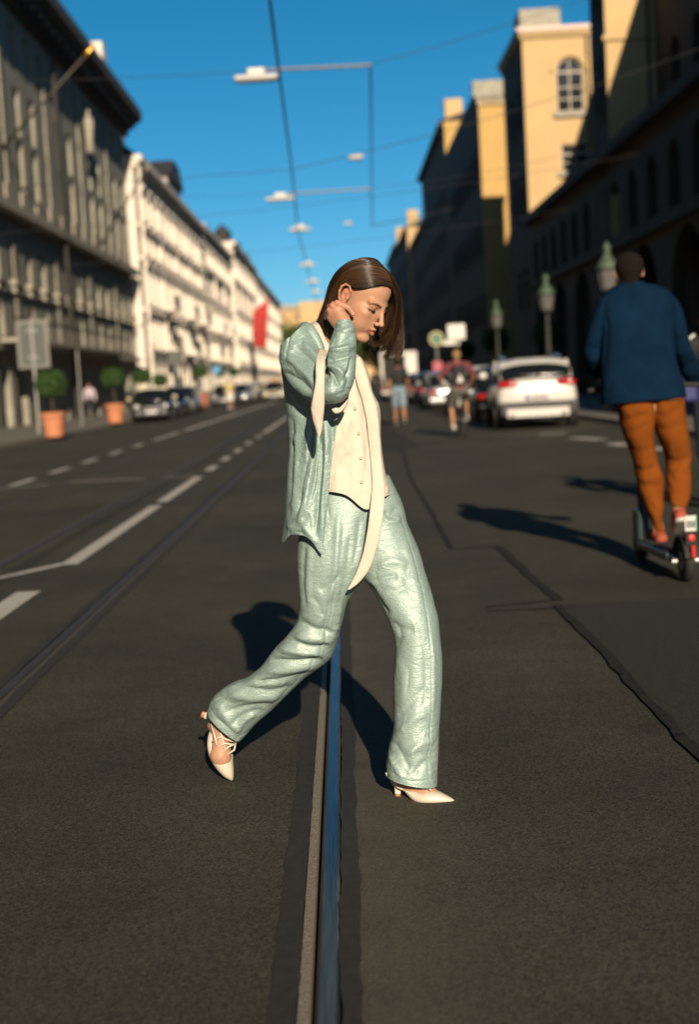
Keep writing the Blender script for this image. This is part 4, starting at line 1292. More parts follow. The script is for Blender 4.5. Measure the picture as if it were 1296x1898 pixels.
WHEELS = {}
def wheel_meshes(r, w=0.22):
    if r in WHEELS: return WHEELS[r]
    t = MB().lathe([(r * 0.62, -w / 2), (r * 0.93, -w / 2), (r, -w * 0.38), (r, w * 0.38), (r * 0.93, w / 2), (r * 0.62, w / 2)], seg=28, axis='x').mesh('tyre', fix=True); t.materials.append(M_TYRE)
    m = MB(); m.lathe([(0.02, 0.02), (r * 0.16, 0.02), (r * 0.16, 0.05), (0.02, 0.05)], seg=12, axis='x')
    m.lathe([(r * 0.56, -w / 2 + .02), (r * 0.64, -w / 2 + .02), (r * 0.64, w / 2 - .01), (r * 0.56, w / 2 - .01)], seg=28, axis='x')
    for k in range(5):
        a = 2 * math.pi * k / 5
        c, s = math.cos(a), math.sin(a)
        q = [(r * .1, -.05), (r * .6, -.035), (r * .6, .035), (r * .1, .05)]
        m.add([(x, u * c - v * s, u * s + v * c) for x in (0.03, 0.06) for u, v in q], [(0, 1, 2, 3), (7, 6, 5, 4), (0, 4, 5, 1), (2, 6, 7, 3)])
    rm = m.mesh('rim', fix=True); rm.materials.append(M_RIM)
    WHEELS[r] = (t, rm)
    return t, rm

def car(name, label, loc, rz, paint, L=4.3, Wd=1.8, Hh=1.5, style='hatch', r=0.33, roofm=None, cat='car', group='parked cars', plate=True, clad=False):
    """local: +y is the nose; origin on the ground at the middle"""
    e = empty(name, loc, rz); tag(e, label, cat, group)
    h, hw = L / 2, Wd / 2
    zb, belt = 0.20 if not clad else 0.24, Hh * (0.72 if style == 'suv' else 0.62)
    if style == 'suv':
        st = [(-h, hw * .80, zb + .16, belt * .90, .04), (-h + .10, hw * .93, zb + .06, belt * .99, .05), (-h + .5, hw, zb, belt + .02, .06), (-.4, hw, zb, belt, .06), (h - 1.25, hw, zb, belt - .02, .07), (h - .6, hw * .97, zb, belt - .08, .08), (h - .12, hw * .88, zb + .05, belt - .22, .08), (h, hw * .72, zb + .12, belt - .32, .06)]
        gh = [(-h + .16, hw * .80, belt - .02, belt + .08), (-h + .42, hw * .86, belt - .04, Hh - .14), (-h + .75, hw * .88, belt - .05, Hh - .02), (-.3, hw * .90, belt - .06, Hh), (.45, hw * .89, belt - .06, Hh - .03), (.95, hw * .88, belt - .08, belt + .33), (1.35, hw * .84, belt - .12, belt + .02)]
    elif style == 'hatch':
        st = [(-h, hw * .82, zb + .14, belt * .88, .04), (-h + .10, hw * .95, zb + .05, belt * .98, .05), (-h + .5, hw, zb, belt, .06), (-.2, hw, zb, belt, .06), (h - 1.0, hw, zb, belt - .03, .07), (h - .5, hw * .97, zb, belt - .08, .09), (h - .10, hw * .90, zb + .05, belt - .20, .08), (h, hw * .76, zb + .12, belt - .30, .06)]
        gh = [(-h + .10, hw * .82, belt - .04, belt + .10), (-h + .25, hw * .86, belt - .04, Hh - .20), (-h + .55, hw * .87, belt - .05, Hh - .03), (-.2, hw * .88, belt - .06, Hh), (.35, hw * .87, belt - .06, Hh - .04), (.80, hw * .86, belt - .08, belt + .30), (1.15, hw * .82, belt - .12, belt + .02)]
    else:
        st = [(-h, hw * .80, zb + .16, belt * .92, .04), (-h + .12, hw * .94, zb + .05, belt * .98, .05), (-h + .7, hw, zb, belt, .06), (-.3, hw, zb, belt - .02, .06), (h - 1.3, hw, zb, belt - .06, .07), (h - .6, hw * .97, zb, belt - .12, .09), (h - .12, hw * .90, zb + .05, belt - .24, .08), (h, hw * .76, zb + .12, belt - .33, .06)]
        gh = [(-h + .55, hw * .80, belt - .05, belt + .05), (-h + .95, hw * .83, belt - .05, Hh - .16), (-h + 1.4, hw * .85, belt - .06, Hh - .01), (-.3, hw * .87, belt - .07, Hh), (.3, hw * .86, belt - .07, Hh - .04), (.85, hw * .85, belt - .09, belt + .28), (1.3, hw * .82, belt - .13, belt + .0)]
    body = loft_secs(st).build('body', paint, e, smooth=True)
    loft_secs([(a, b, c, d, .16) for a, b, c, d in gh], 20, 3.2).build('glasshouse', M_CGLASS, e, smooth=True)
    # roof skin and pillars over the glass
    rr = [q for q in gh if q[3] > Hh - .25]
    A = smooth_rows(rr, 4); m = MB(); vs = []; nc = 11
    for q in A:
        for k in range(nc):
            u = -1 + 2 * k / (nc - 1)
            x = u * q[1] * 0.885
            vs.append((x, q[0], q[3] + 0.018 - 0.075 * abs(u) ** 3))
    m.add(vs, grid_faces(len(A), nc, False)).build('roof', roofm or paint, e, smooth=True, fix=False)
    for s in (-1, 1):
        pil = MB()
        a0, a1 = gh[0], gh[2]
        for (ya, za, xa), (yb, zb_, xb) in (((gh[-1][0] - .1, belt - .02, gh[-1][1]), (gh[4][0], Hh - .06, gh[4][1] * .86)), ((-0.25, belt - .02, gh[3][1]), (-0.3, Hh - .05, gh[3][1] * .88)), ((gh[0][0] + .12, belt, gh[0][1] * 1.02), (gh[2][0] - .1, Hh - .08, gh[2][1] * .88))):
            pil.tube([(xa * s * 1.01, ya, za), (xa * s * .97, (ya * .5 + yb * .5), (za + zb_) / 2), (xb * s * 1.02, yb, zb_)], 0.045, 6)
        pil.build('pillar', paint, e)
        b = MB().box(s * hw * 1.0 if s > 0 else s * hw * 1.0 - .18, s * hw * 1.0 + .18 if s > 0 else s * hw, .72, .90, belt + .02, belt + .18).build('mirror', roofm or paint, e); bevel(b, .04, 2)
    t, rm = wheel_meshes(r)
    for yy in (-h + .82, h - .80):
        for s in (-1, 1):
            wnode = obj('wheel', t, None, e, (s * (hw - .10), yy, r)); wnode.rotation_euler = (0, 0, 0 if s > 0 else math.pi)
            q = obj('rim', rm, None, wnode)
            a = MB(); a.lathe([(r * 1.16, -0.02), (r * 1.16, 0.012), (r * 0.98, 0.012), (r * 0.98, -0.02)], (s * (hw - .012), yy, r), 28, axis='x'); a.build('wheel_arch', M_PLAST, e)
    # tail
    ty = -h
    for s in (-1, 1):
        lw, lz = (.225, belt - .02) if style == 'suv' else (.19, belt - .12)
        lt = loft_secs([(-h + .015, lw * .85, lz - .17, lz - .04, 0), (-h + .06, lw, lz - .18, lz - .02, 0), (-h + .20, lw, lz - .17, lz - .02, 0)], 12, 3).build('tail_lamp', M_TAIL, e, smooth=True)
        lt.location = (s * (hw * .93 - .22), -.03, .0)
    if clad:
        bevel(MB().box(-hw * .90, hw * .90, -h - .04, -h + .25, zb + .05, zb + .37).build('rear_bumper', M_PLAST, e), .05, 3)
        bevel(MB().box(-hw * .74, hw * .74, -h - .07, -h - .041, zb + .03, zb + .22).build('skid_plate', M_CARW, e), .02, 2)
        for s in (-1, 1):
            m = MB(); m.lathe([(0.03, -.03), (.06, -.03), (.06, .05), (.03, .05)], (s * hw * .62, -h - .09, zb + .09), 14, axis='y'); m.build('exhaust', M_CHROME, e)
    else:
        bevel(MB().box(-hw * .88, hw * .88, -h - .05, -h + .2, zb + .06, zb + .26).build('rear_bumper', paint, e), .06, 3)
    if plate:
        for yy, z, sg, nm in ((-h - .055, zb + (.47 if clad else .34), -1, 'rear'), (h + .035, zb + .22, 1, 'front')):
            p = MB().box(-.26, .26, yy - .006, yy + .006, z - .055, z + .055).build('number_plate', M_PLATE, e, fix=False)
            MB().box(-.258 if sg < 0 else .218, -.218 if sg < 0 else .258, yy + sg * .0065, yy + sg * .009, z - .05, z + .05).build('blue_strip', M_PLATEBL, p, fix=False)
    MB().lathe([(0.005, 0), (.045, 0), (.045, .012), (.005, .016)], (0, -h - .03, belt - .2), 16, axis='y').build('badge', M_CHROME, e)
    w = MB().tube([(0, -h + .10, belt + .06), (.25, -h + .14, belt + .12), (.45, -h + .14, belt + .10)], .010, 5).build('rear_wiper', M_PLAST, e)
    # nose
    for s in (-1, 1):
        m = MB(); m.lathe([(0.02, -.06), (.13, -.06), (.155, 0.0), (.13, .045), (.02, .06)], (s * hw * .66, h - .10, belt - .30), 18, axis='y'); m.build('head_lamp', M_HEAD, e, smooth=True)
        m = MB(); m.lathe([(0.02, -.03), (.06, -.03), (.06, .03), (.02, .04)], (s * hw * .62, h + .0, zb + .22), 14, axis='y'); m.build('fog_lamp', M_HEAD, e, smooth=True)
    g_ = MB(); g_.box(-hw * .44, hw * .44, h - .02, h + .025, zb + .30, zb + .46); g_.build('grille', M_PLAST, e, fix=False)
    for k in range(3): MB().box(-hw * .44, hw * .44, h + .026, h + .04, zb + .31 + k * .055, zb + .33 + k * .055).build('grille_bar', M_CHROME, e, fix=False)
    bevel(MB().box(-hw * .80, hw * .80, h - .12, h + .02, zb + .04, zb + .28).build('front_bumper', M_PLAST if not clad else M_PLAST, e), .05, 3)
    return e

# shaded side: cars seen from behind
suv = car('parked_car', 'white sport utility car with red tail lamps next to the man on the scooter', (4.37, 33.5, 0), R(-2.5), M_CARW, 4.4, 1.84, 1.56, 'suv', .36, clad=True)
for s in (-1, 1): MB().tube([(s * .62, -1.3, 1.58), (s * .64, -.3, 1.62), (s * .62, .5, 1.58)], .018, 6).build('roof_rail', M_CHROME, suv)
# lettering on its plate: plain dark strokes
pl = [c for c in suv.children if c.name.startswith('number_plate')][0]
lt = MB()
for k, (x, w_) in enumerate(((-.18, .05), (-.10, .02), (-.05, .05), (.03, .05), (.11, .05), (.19, .05))):
    lt.box(x - w_ / 2, x + w_ / 2, -2.2 - .0645, -2.2 - .0615, .24 + .47 - .03, .24 + .47 + .03)
lt.build('plate_lettering', M_PLATEB, pl, fix=False)
car('parked_car', 'white car just ahead of the sport utility car, mostly hidden', (4.25, 45.5, 0), R(-1), M_CARW, 4.4, 1.8, 1.5, 'hatch')
car('parked_car', 'black car in the shade between the two white cars', (4.35, 39.6, 0), R(-1), M_CARB, 4.1, 1.75, 1.44, 'sedan')
car('parked_car', 'silver car behind the cyclist', (3.95, 54.5, 0), R(0), M_CARS, 4.5, 1.8, 1.46, 'sedan')
car('parked_car', 'dark blue car with a lit red tail lamp behind the man in shorts', (4.05, 64.0, 0), R(0), M_CARBL, 4.4, 1.8, 1.46, 'hatch')
car('parked_car', 'grey car far down the shaded kerb', (4.0, 72.0, 0), R(0), M_CARG, 4.4, 1.8, 1.46, 'sedan')
car('parked_car', 'black car farthest down the shaded kerb', (4.0, 90.0, 0), R(0), M_CARB, 4.4, 1.8, 1.46, 'hatch')
# sunny side: cars facing the camera
mini_roof = mat('cream roof paint', (0.62, 0.55, 0.36), 0.3, coat=0.6)
mini = car('parked_car', 'black compact car with cream roof and round head lamps facing the camera', (-8.25, 62.0, 0), R(184), M_CARB, 3.9, 1.78, 1.46, 'hatch', .32, roofm=mini_roof)
MB().box(-.40, .40, 1.985, 2.02, .60, .64).build('chrome_strip', M_CHROME, mini, fix=False)
bevel(MB().box(-.66, .66, .26, .42, 1.35, 1.445).build('roof_edge', mini_roof, mini), .03, 3)
car('parked_car', 'silver car right behind the black compact car', (-8.2, 72.5, 0), R(180), M_CARS, 4.5, 1.8, 1.45, 'sedan')
car('parked_car', 'dark blue car second behind the black compact car', (-8.3, 67.4, 0), R(180), M_CARBL, 4.3, 1.8, 1.46, 'sedan')
car('parked_car', 'dark blue car at the head of the far row', (-8.0, 98.0, 0), R(180), M_CARBL, 4.4, 1.8, 1.46, 'sedan')
car('parked_car', 'silver car second in the far row', (-7.6, 105.0, 0), R(180), M_CARS, 4.5, 1.8, 1.46, 'sedan')
car('parked_car', 'white car third in the far row', (-7.6, 112.0, 0), R(180), M_CARW, 4.5, 1.8, 1.46, 'hatch')
car('parked_car', 'grey car fourth in the far row', (-7.7, 119.0, 0), R(180), M_CARG, 4.5, 1.8, 1.46, 'hatch')
car('parked_car', 'black car last in the far row', (-7.7, 127.0, 0), R(180), M_CARB, 4.5, 1.8, 1.46, 'sedan')
tx = car('taxi', 'pale ivory taxi driving towards the camera beside the woman', (-5.3, 112.0, 0), R(180), M_TAXI, 4.7, 1.85, 1.5, 'sedan', group=None)
bevel(MB().box(-.3, .3, -.12, .12, 1.52, 1.66).build('roof_sign', M_AMBER, tx), .03, 2)

def van():
    e = empty('delivery_van', (3.15, 78.0, 0)); tag(e, 'white box van with open dark rear seen behind the man in shorts', 'van')
    # hollow white body: floor, sides, roof, front bulkhead
    b = MB(); b.box(-.98, -.90, 0, 4.6, .45, 2.65); b.box(.90, .98, 0, 4.6, .45, 2.65); b.box(-.90, .90, 0, 4.6, 2.57, 2.65); b.box(-.90, .90, 0, 4.6, .45, .53); b.box(-.90, .90, 4.5, 4.6, .53, 2.57)
    bevel(b.build('box_body', M_WHITE, e, fix=False), .02, 2)
    f = MB(); f.box(-1.0, -.86, -.05, -.003, .42, 2.68); f.box(.86, 1.0, -.05, -.003, .42, 2.68); f.box(-.86, .86, -.05, -.003, 2.5, 2.68); f.box(-.86, .86, -.05, -.003, .42, .56)
    bevel(f.build('rear_frame', M_WHITE, e, fix=False), .03, 2)
    d = MB().box(.35, .86, -.10, -.052, .6, 2.48).build('rear_door', M_WHITE, e, fix=False); MB().box(.42, .46, -.13, -.102, 1.2, 1.5).build('handle', M_PLAST, d, fix=False)
    MB().box(-.86, .35, .4, .45, .56, 2.5).build('interior_shade_panel', M_DARKIN, e, fix=False)  # dark panel standing in for the shade inside the open van
    c = loft_secs([(4.62, .92, .4, 2.1, .1), (5.2, .94, .35, 2.05, .1), (5.7, .92, .35, 1.5, .06), (6.1, .86, .4, 1.15, .05)], 18).build('cab', M_WHITE, e, smooth=True)
    MB().box(-.9, .9, -.08, .05, .30, .42).build('rear_bumper', M_PLAST, e, fix=False)
    for s in (-1, 1): MB().box(s * .93 - .05, s * .93 + .05, -.075, -.0515, .6, .9).build('tail_lamp', M_TAIL, e, fix=False)
    t, rm = wheel_meshes(.34)
    for yy in (.9, 5.1):
        for s in (-1, 1):
            w = obj('wheel', t, None, e, (s * .84, yy, .34)); w.rotation_euler = (0, 0, 0 if s > 0 else math.pi); obj('rim', rm, None, w)
van()
# ------------------------------------------------------------------ the woman crossing the tram rail
def satin(name, c_lo, c_hi, rough, stretch, bstr=0.55):
    m = bpy.data.materials.new(name); m.use_nodes = True
    n, l = m.node_tree.nodes, m.node_tree.links
    b = n['Principled BSDF']
    b.inputs['Roughness'].default_value = rough
    b.inputs['Specular IOR Level'].default_value = 0.45
    b.inputs['Metallic'].default_value = 0.15
    tc = n.new('ShaderNodeTexCoord')
    def noise(sc, st, det=4, dist=0.0):
        mp = n.new('ShaderNodeMapping'); mp.inputs['Scale'].default_value = st
        l.new(tc.outputs['Object'], mp.inputs[0])
        t = n.new('ShaderNodeTexNoise'); t.inputs['Scale'].default_value = sc; t.inputs['Detail'].default_value = det
        t.inputs['Distortion'].default_value = dist
        l.new(mp.outputs[0], t.inputs['Vector']); return t.outputs['Fac']
    big = noise(34, stretch, 4, 1.2)
    mid = noise(95, stretch, 4, 1.0)
    fine = noise(330, (0.8, 0.8, 1.2), 2, 0.3)
    r = n.new('ShaderNodeValToRGB')
    r.color_ramp.elements[0].position = 0.30; r.color_ramp.elements[0].color = (*dim(c_lo), 1)
    r.color_ramp.elements[1].position = 0.72; r.color_ramp.elements[1].color = (*dim(c_hi), 1)
    l.new(fine, r.inputs[0]); l.new(r.outputs[0], b.inputs['Base Color'])
    prev = None
    for h_, st_, ds_ in ((big, bstr, 0.012), (mid, bstr * 1.15, 0.006), (fine, bstr * 1.6, 0.0016)):
        b2 = n.new('ShaderNodeBump'); b2.inputs['Strength'].default_value = min(1, st_); b2.inputs['Distance'].default_value = ds_
        l.new(h_, b2.inputs['Height'])
        if prev: l.new(prev.outputs[0], b2.inputs['Normal'])
        prev = b2
    l.new(b2.outputs[0], b.inputs['Normal'])
    return m

M_SATIN = satin('sage satin', (0.262, 0.375, 0.342), (0.450, 0.580, 0.535), 0.47, (0.55, 0.55, 1.5), 0.22)
M_SATIN_J = satin('sage satin shirt', (0.228, 0.345, 0.318), (0.410, 0.550, 0.510), 0.46, (0.65, 0.65, 1.3), 0.25)
M_CREAM = mat('cream crepe', (0.76, 0.68, 0.56), 0.70, var=0.05, vscale=9, bump=0.22, bscale=70, stretch=(1.6, 1.6, 0.5), spec=0.3)
M_CREAM2 = mat('cream scarf', (0.76, 0.68, 0.56), 0.70, var=0.04, vscale=9, bump=0.22, bscale=55, stretch=(1.6, 1.6, 0.5), spec=0.3)
M_SHOE = mat('cream leather', (0.76, 0.68, 0.55), 0.38, var=0.05, vscale=20, bump=0.05, bscale=60)
M_SOLE = mat('shoe sole', (0.09, 0.05, 0.03), 0.6)
M_HEELCAP = mat('heel wood', (0.45, 0.20, 0.09), 0.5)
M_BUTTON = mat('pearl button', (0.56, 0.47, 0.35), 0.45)
M_HAIR = mat('brown hair cap', (0.020, 0.011, 0.006), 0.55)
M_LASH = mat('lashes', (0.012, 0.007, 0.005), 0.6)
M_EYE = mat('eye white', (0.62, 0.56, 0.50), 0.15)
M_IRIS = mat('iris', (0.03, 0.025, 0.018), 0.1)

def skin_material(name='skin', col=None, attr=True):
    m = bpy.data.materials.new(name); m.use_nodes = True
    n, l = m.node_tree.nodes, m.node_tree.links
    b = n['Principled BSDF']
    b.inputs['Roughness'].default_value = 0.50
    b.inputs['Specular IOR Level'].default_value = 0.32
    b.inputs['Subsurface Weight'].default_value = 0.25
    b.inputs['Subsurface Radius'].default_value = (1.0, 0.35, 0.2)
    b.inputs['Subsurface Scale'].default_value = 0.006
    if attr:
        a = n.new('ShaderNodeVertexColor'); a.layer_name = 'tone'
        l.new(a.outputs[0], b.inputs['Base Color'])
    else:
        b.inputs['Base Color'].default_value = (*dim(col), 1)
    tc = n.new('ShaderNodeTexCoord')
    t = n.new('ShaderNodeTexNoise'); t.inputs['Scale'].default_value = 420; t.inputs['Detail'].default_value = 3
    l.new(tc.outputs['Object'], t.inputs['Vector'])
    bp = n.new('ShaderNodeBump'); bp.inputs['Strength'].default_value = 0.15; bp.inputs['Distance'].default_value = 0.002
    l.new(t.outputs['Fac'], bp.inputs['Height']); l.new(bp.outputs[0], b.inputs['Normal'])
    return m
M_SKIN = skin_material()

def strand_material(name, c1, c2, rough=0.32):
    m = bpy.data.materials.new(name); m.use_nodes = True
    n, l = m.node_tree.nodes, m.node_tree.links
    b = n['Principled BSDF']
    b.inputs['Roughness'].default_value = rough
    b.inputs['Specular IOR Level'].default_value = 0.6
    hi = n.new('ShaderNodeAttribute'); hi.attribute_name = 'shade'
    r = n.new('ShaderNodeValToRGB')
    r.color_ramp.elements[0].color = (*dim(c1), 1); r.color_ramp.elements[1].color = (*dim(c2), 1)
    l.new(hi.outputs['Fac'], r.inputs[0]); l.new(r.outputs[0], b.inputs['Base Color'])
    return m
M_STRAND = strand_material('brown hair strands', (0.008, 0.0042, 0.0022), (0.120, 0.063, 0.030))

woman = empty('person', (-0.03, 4.45, 0))
tag(woman, 'woman in sage satin shirt and trousers striding over the tram rail, hand at her neck', 'person')

def under(o, p):
    """parent keeping the mesh where it was modelled in the world"""
    o.parent = p
    q = p; M = Matrix.Identity(4)
    while q is not None:
        M = (Matrix.Translation(q.location) @ q.rotation_euler.to_matrix().to_4x4()) @ M if q.type == 'EMPTY' else q.matrix_parent_inverse @ M
        q = None
    o.matrix_parent_inverse = M.inverted()
    return o

# ---- head frame
HC = np.array([0.0621, 4.32, 1.5397]); HS = 0.00975
HR = np.array([[0.7205177146659643, -0.4955236408031328, 0.485088181939886],
               [-0.4888846164381444, -0.8591047256121482, -0.1514295289598559],
               [-0.49177846095845285, 0.12804449162725917, 0.8612540586268678]])
def hw(p): return HR @ (np.array(p, float) * HS) + HC            # head centimetres -> world
def hl(P): return ((np.asarray(P) - HC) @ HR) / HS               # world -> head centimetres

class HeadField:
    """adds shapes given in head centimetres to a world field"""
    def __init__(s, F): s.F = F
    def _box(s, pts, r):
        W = np.array([hw(p) for p in pts]); return W.min(0) - r * HS, W.max(0) + r * HS
    def _loc(s, X, Y, Z):
        q = np.stack([X - HC[0], Y - HC[1], Z - HC[2]], -1) @ HR / HS
        return q[..., 0], q[..., 1], q[..., 2]
    def ell(s, c, r, k=0.0, sub=False, tilt=0.0):
        lo, hi = s._box([c], max(r) * 1.05 + k * 1.5 + 0.5)
        ct, st = math.cos(tilt), math.sin(tilt)
        def fn(X, Y, Z):
            a, b, u = s._loc(X, Y, Z)
            a = a - c[0]; b = b - c[1]; u = u - c[2]
            a, u = a * ct - u * st, a * st + u * ct
            k0 = np.sqrt((a / r[0]) ** 2 + (b / r[1]) ** 2 + (u / r[2]) ** 2)
            k1 = np.sqrt((a / r[0] ** 2) ** 2 + (b / r[1] ** 2) ** 2 + (u / r[2] ** 2) ** 2)
            return np.where(k1 > 1e-6, k0 * (k0 - 1) / np.maximum(k1, 1e-6), -min(r)) * HS
        s.F.op(fn, lo, hi, k * HS, sub)
    def cone(s, a, b, ra, rb, k=0.0, sub=False):
        A, B = hw(a), hw(b); ra, rb, kk = ra * HS, rb * HS, k * HS
        ba = B - A; L2 = max(ba @ ba, 1e-12)
        def fn(X, Y, Z):
            px, py, pz = X - A[0], Y - A[1], Z - A[2]
            t = np.clip((px * ba[0] + py * ba[1] + pz * ba[2]) / L2, 0, 1)
            return np.sqrt((px - t * ba[0]) ** 2 + (py - t * ba[1]) ** 2 + (pz - t * ba[2]) ** 2) - (ra + (rb - ra) * t)
        m = max(ra, rb) + kk * 1.5 + 0.004
        s.F.op(fn, np.minimum(A, B) - m, np.maximum(A, B) + m, kk, sub)

bx = lambda *p: np.array(at(*p))
F = Field(axis_pts(-0.62, 0.50, 0.009, 0.0018, -0.075, 0.215),
          axis_pts(4.02, 4.80, 0.009, 0.0018, 4.205, 4.42),
          axis_pts(-0.01, 1.72, 0.009, 0.0018, 1.375, 1.675))
H = HeadField(F)
H.ell((-0.3, 0, 4.2), (9.4, 7.2, 8.1))
H.ell((3.6, 0, -2.8), (5.7, 6.0, 7.4), 1.6)
H.ell((7.1, 0, -6.0), (2.6, 2.8, 2.5), 1.2)
H.ell((7.9, 0, -9.4), (1.5, 1.8, 1.5), 1.3)
for s_ in (1, -1):
    H.cone((0.6, 5.3 * s_, -5.0), (7.0, 1.7 * s_, -9.5), 1.2, 1.2, 1.6)
    H.ell((6.0, 4.4 * s_, -2.0), (2.2, 1.5, 1.5), 1.8)
    H.ell((5.6, 3.1 * s_, -5.0), (2.6, 2.3, 3.0), 1.8)
    H.cone((8.6, 1.0 * s_, 1.7), (7.4, 4.6 * s_, 1.9), 0.75, 0.6, 1.6)
for s_ in (1, -1):
    H.ell((10.15, 3.15 * s_, 0.35), (1.65, 1.9, 1.45), 0.9, sub=True)
H.cone((9.0, 0, 1.4), (11.0, 0, -2.7), 0.58, 0.78, 1.1)
H.ell((11.35, 0, -3.25), (0.88, 0.85, 0.80), 0.5)
for s_ in (1, -1):
    H.ell((10.3, 1.05 * s_, -3.7), (0.85, 0.62, 0.62), 0.45)
    H.ell((7.35, 3.15 * s_, 0.25), (1.36, 1.36, 1.36), 0.25)
    H.cone((8.55, 2.0 * s_, 0.95), (8.0, 4.2 * s_, 0.85), 0.18, 0.14, 0.7)      # lid fold
    H.ell((10.75, 0.50 * s_, -4.25), (0.45, 0.26, 0.28), 0.15, sub=True)
H.ell((10.75, 0, -8.15), (1.1, 2.0, 0.75), 0.9, sub=True)
for s_ in (1, -1):
    H.cone((9.85, 0.45 * s_, -5.70), (8.55, 2.35 * s_, -6.38), 0.46, 0.18, 0.35)
    H.cone((9.72, 0, -6.95), (8.55, 2.15 * s_, -6.55), 0.62, 0.18, 0.35)
for s_ in (1, -1):
    H.cone((10.55, 0, -6.30), (8.95, 2.45 * s_, -6.50), 0.15, 0.08, 0.10, sub=True)
# ears
for s_ in (1, -1):
    H.ell((-0.5, 7.1 * s_, 0.2), (1.6, 0.5, 2.8), 0.4)
    hel = [(0.7, 7.1, 0.6), (0.9, 7.7, 2.0), (0.1, 8.3, 3.2), (-1.1, 8.6, 3.2), (-2.0, 8.8, 2.0), (-2.0, 8.7, 0.3), (-1.4, 8.2, -1.5), (-0.4, 7.6, -2.9), (0.5, 7.2, -3.0)]
    for a, b_ in zip(hel[:-1], hel[1:]):
        H.cone((a[0], a[1] * s_, a[2]), (b_[0], b_[1] * s_, b_[2]), 0.36, 0.36, 0.25)
    H.ell((0.1, 7.0 * s_, -2.3), (0.7, 0.45, 0.9), 0.4)
    H.ell((-0.5, 8.1 * s_, -0.3), (0.75, 0.9, 1.0), 0.3, sub=True)
    H.cone((0.6, 7.0 * s_, 0.1), (0.55, 7.3 * s_, -0.6), 0.40, 0.40, 0.25)
# neck and trunk
nb = bx(608, 672, 4.415)
F.cone(hw((-2.6, 0, -2.5)), nb, 0.054, 0.056, 0.02)
F.cone(hw((2.5, 0, -6.0)), nb + np.array([0.02, -0.03, 0]), 0.035, 0.045, 0.02)
shR, shL = bx(556, 662, 4.34), bx(640, 682, 4.50)
chest, waist, pelvis = bx(625, 730, 4.43), bx(640, 850, 4.43), bx(640, 950, 4.42)
F.cone(nb, chest, 0.06, 0.105, 0.03); F.cone(chest, waist, 0.09, 0.062, 0.03); F.cone(waist, pelvis, 0.062, 0.07, 0.03)
F.cone(shR, shL, 0.036, 0.03, 0.03)
hipR, hipL = bx(612, 975, 4.39), bx(692, 975, 4.47)
kneeR, knL = bx(585, 1180, 4.43), bx(770, 1195, 4.36)
ankR, ankL = bx(412, 1348, 4.625), bx(768, 1452, 4.315)
F.chain([hipR, kneeR, ankR], [0.075, 0.045, 0.030], 0.03)
F.chain([hipL, knL, ankL], [0.075, 0.045, 0.030], 0.03)
ballR, toeR = bx(409, 1400, 4.60), bx(424, 1434, 4.60)
F.chain([ankR, ballR, toeR], [0.030, 0.032, 0.012], 0.02)
F.cone(ankR, bx(397, 1345, 4.65), 0.026, 0.024, 0.02)
heelL, ballL, toeL = bx(738, 1446, 4.335), bx(792, 1474, 4.29), bx(826, 1483, 4.27)
F.cone(ankL, heelL, 0.028, 0.024, 0.02); F.chain([ankL, ballL, toeL], [0.032, 0.028, 0.012], 0.02)
# arms; the far one hangs behind her
elR, wrR = bx(622, 722, 4.165), bx(636, 606, 4.235)
F.chain([shR, elR, wrR], [0.032, 0.027, 0.024], 0.02)
elL, wrL = bx(664, 790, 4.66), bx(662, 890, 4.67)
F.chain([shL, elL, wrL, bx(663, 925, 4.67)], [0.045, 0.036, 0.026, 0.03], 0.02)
for k, dx in enumerate((-9, -3, 3, 9)):
    F.chain([bx(663 + dx, 925, 4.67), bx(663 + dx, 948, 4.66), bx(664 + dx, 962, 4.645)], [0.009, 0.008, 0.007], 0.004)
F.chain([bx(672, 905, 4.655), bx(680, 925, 4.645), bx(681, 940, 4.64)], [0.011, 0.009, 0.008], 0.004)
# right hand, bent back at the wrist and closed round the nape
F.cone(bx(637, 596, 4.236), bx(626, 577, 4.229), 0.0215, 0.0200, 0.010)
F.cone(bx(629, 598, 4.240), bx(617, 582, 4.236), 0.0150, 0.0150, 0.010)
F.cone(bx(624, 604, 4.246), bx(612, 588, 4.243), 0.0110, 0.0110, 0.008)
kn = [(634, 565.5, 4.219), (625.5, 562, 4.217), (617, 566.5, 4.221), (611.5, 575, 4.228)]          # knuckles
mid = [(646, 571, 4.219), (618.5, 563, 4.262), (610, 569, 4.266), (605.5, 580, 4.270)]
tip = [(654, 581.5, 4.222), (612, 571, 4.300), (606, 579, 4.302), (604, 589, 4.300)]
for k in range(4):
    base = bx(631 - k * 4.2, 586 + k * 1.5, 4.232 + 0.003 * k)
    a, b_, c_ = bx(*kn[k]), bx(*mid[k]), bx(*tip[k])
    F.cone(base, a, 0.0105, 0.0094, 0.008)
    F.cone(a, b_, 0.0094, 0.0082, 0.003); F.cone(b_, c_, 0.0080, 0.0068, 0.002)
F.chain([bx(640, 592, 4.240), bx(644, 582, 4.243), bx(646, 577, 4.252), bx(645, 575, 4.27)], [0.012, 0.0095, 0.0085, 0.0075], 0.004)

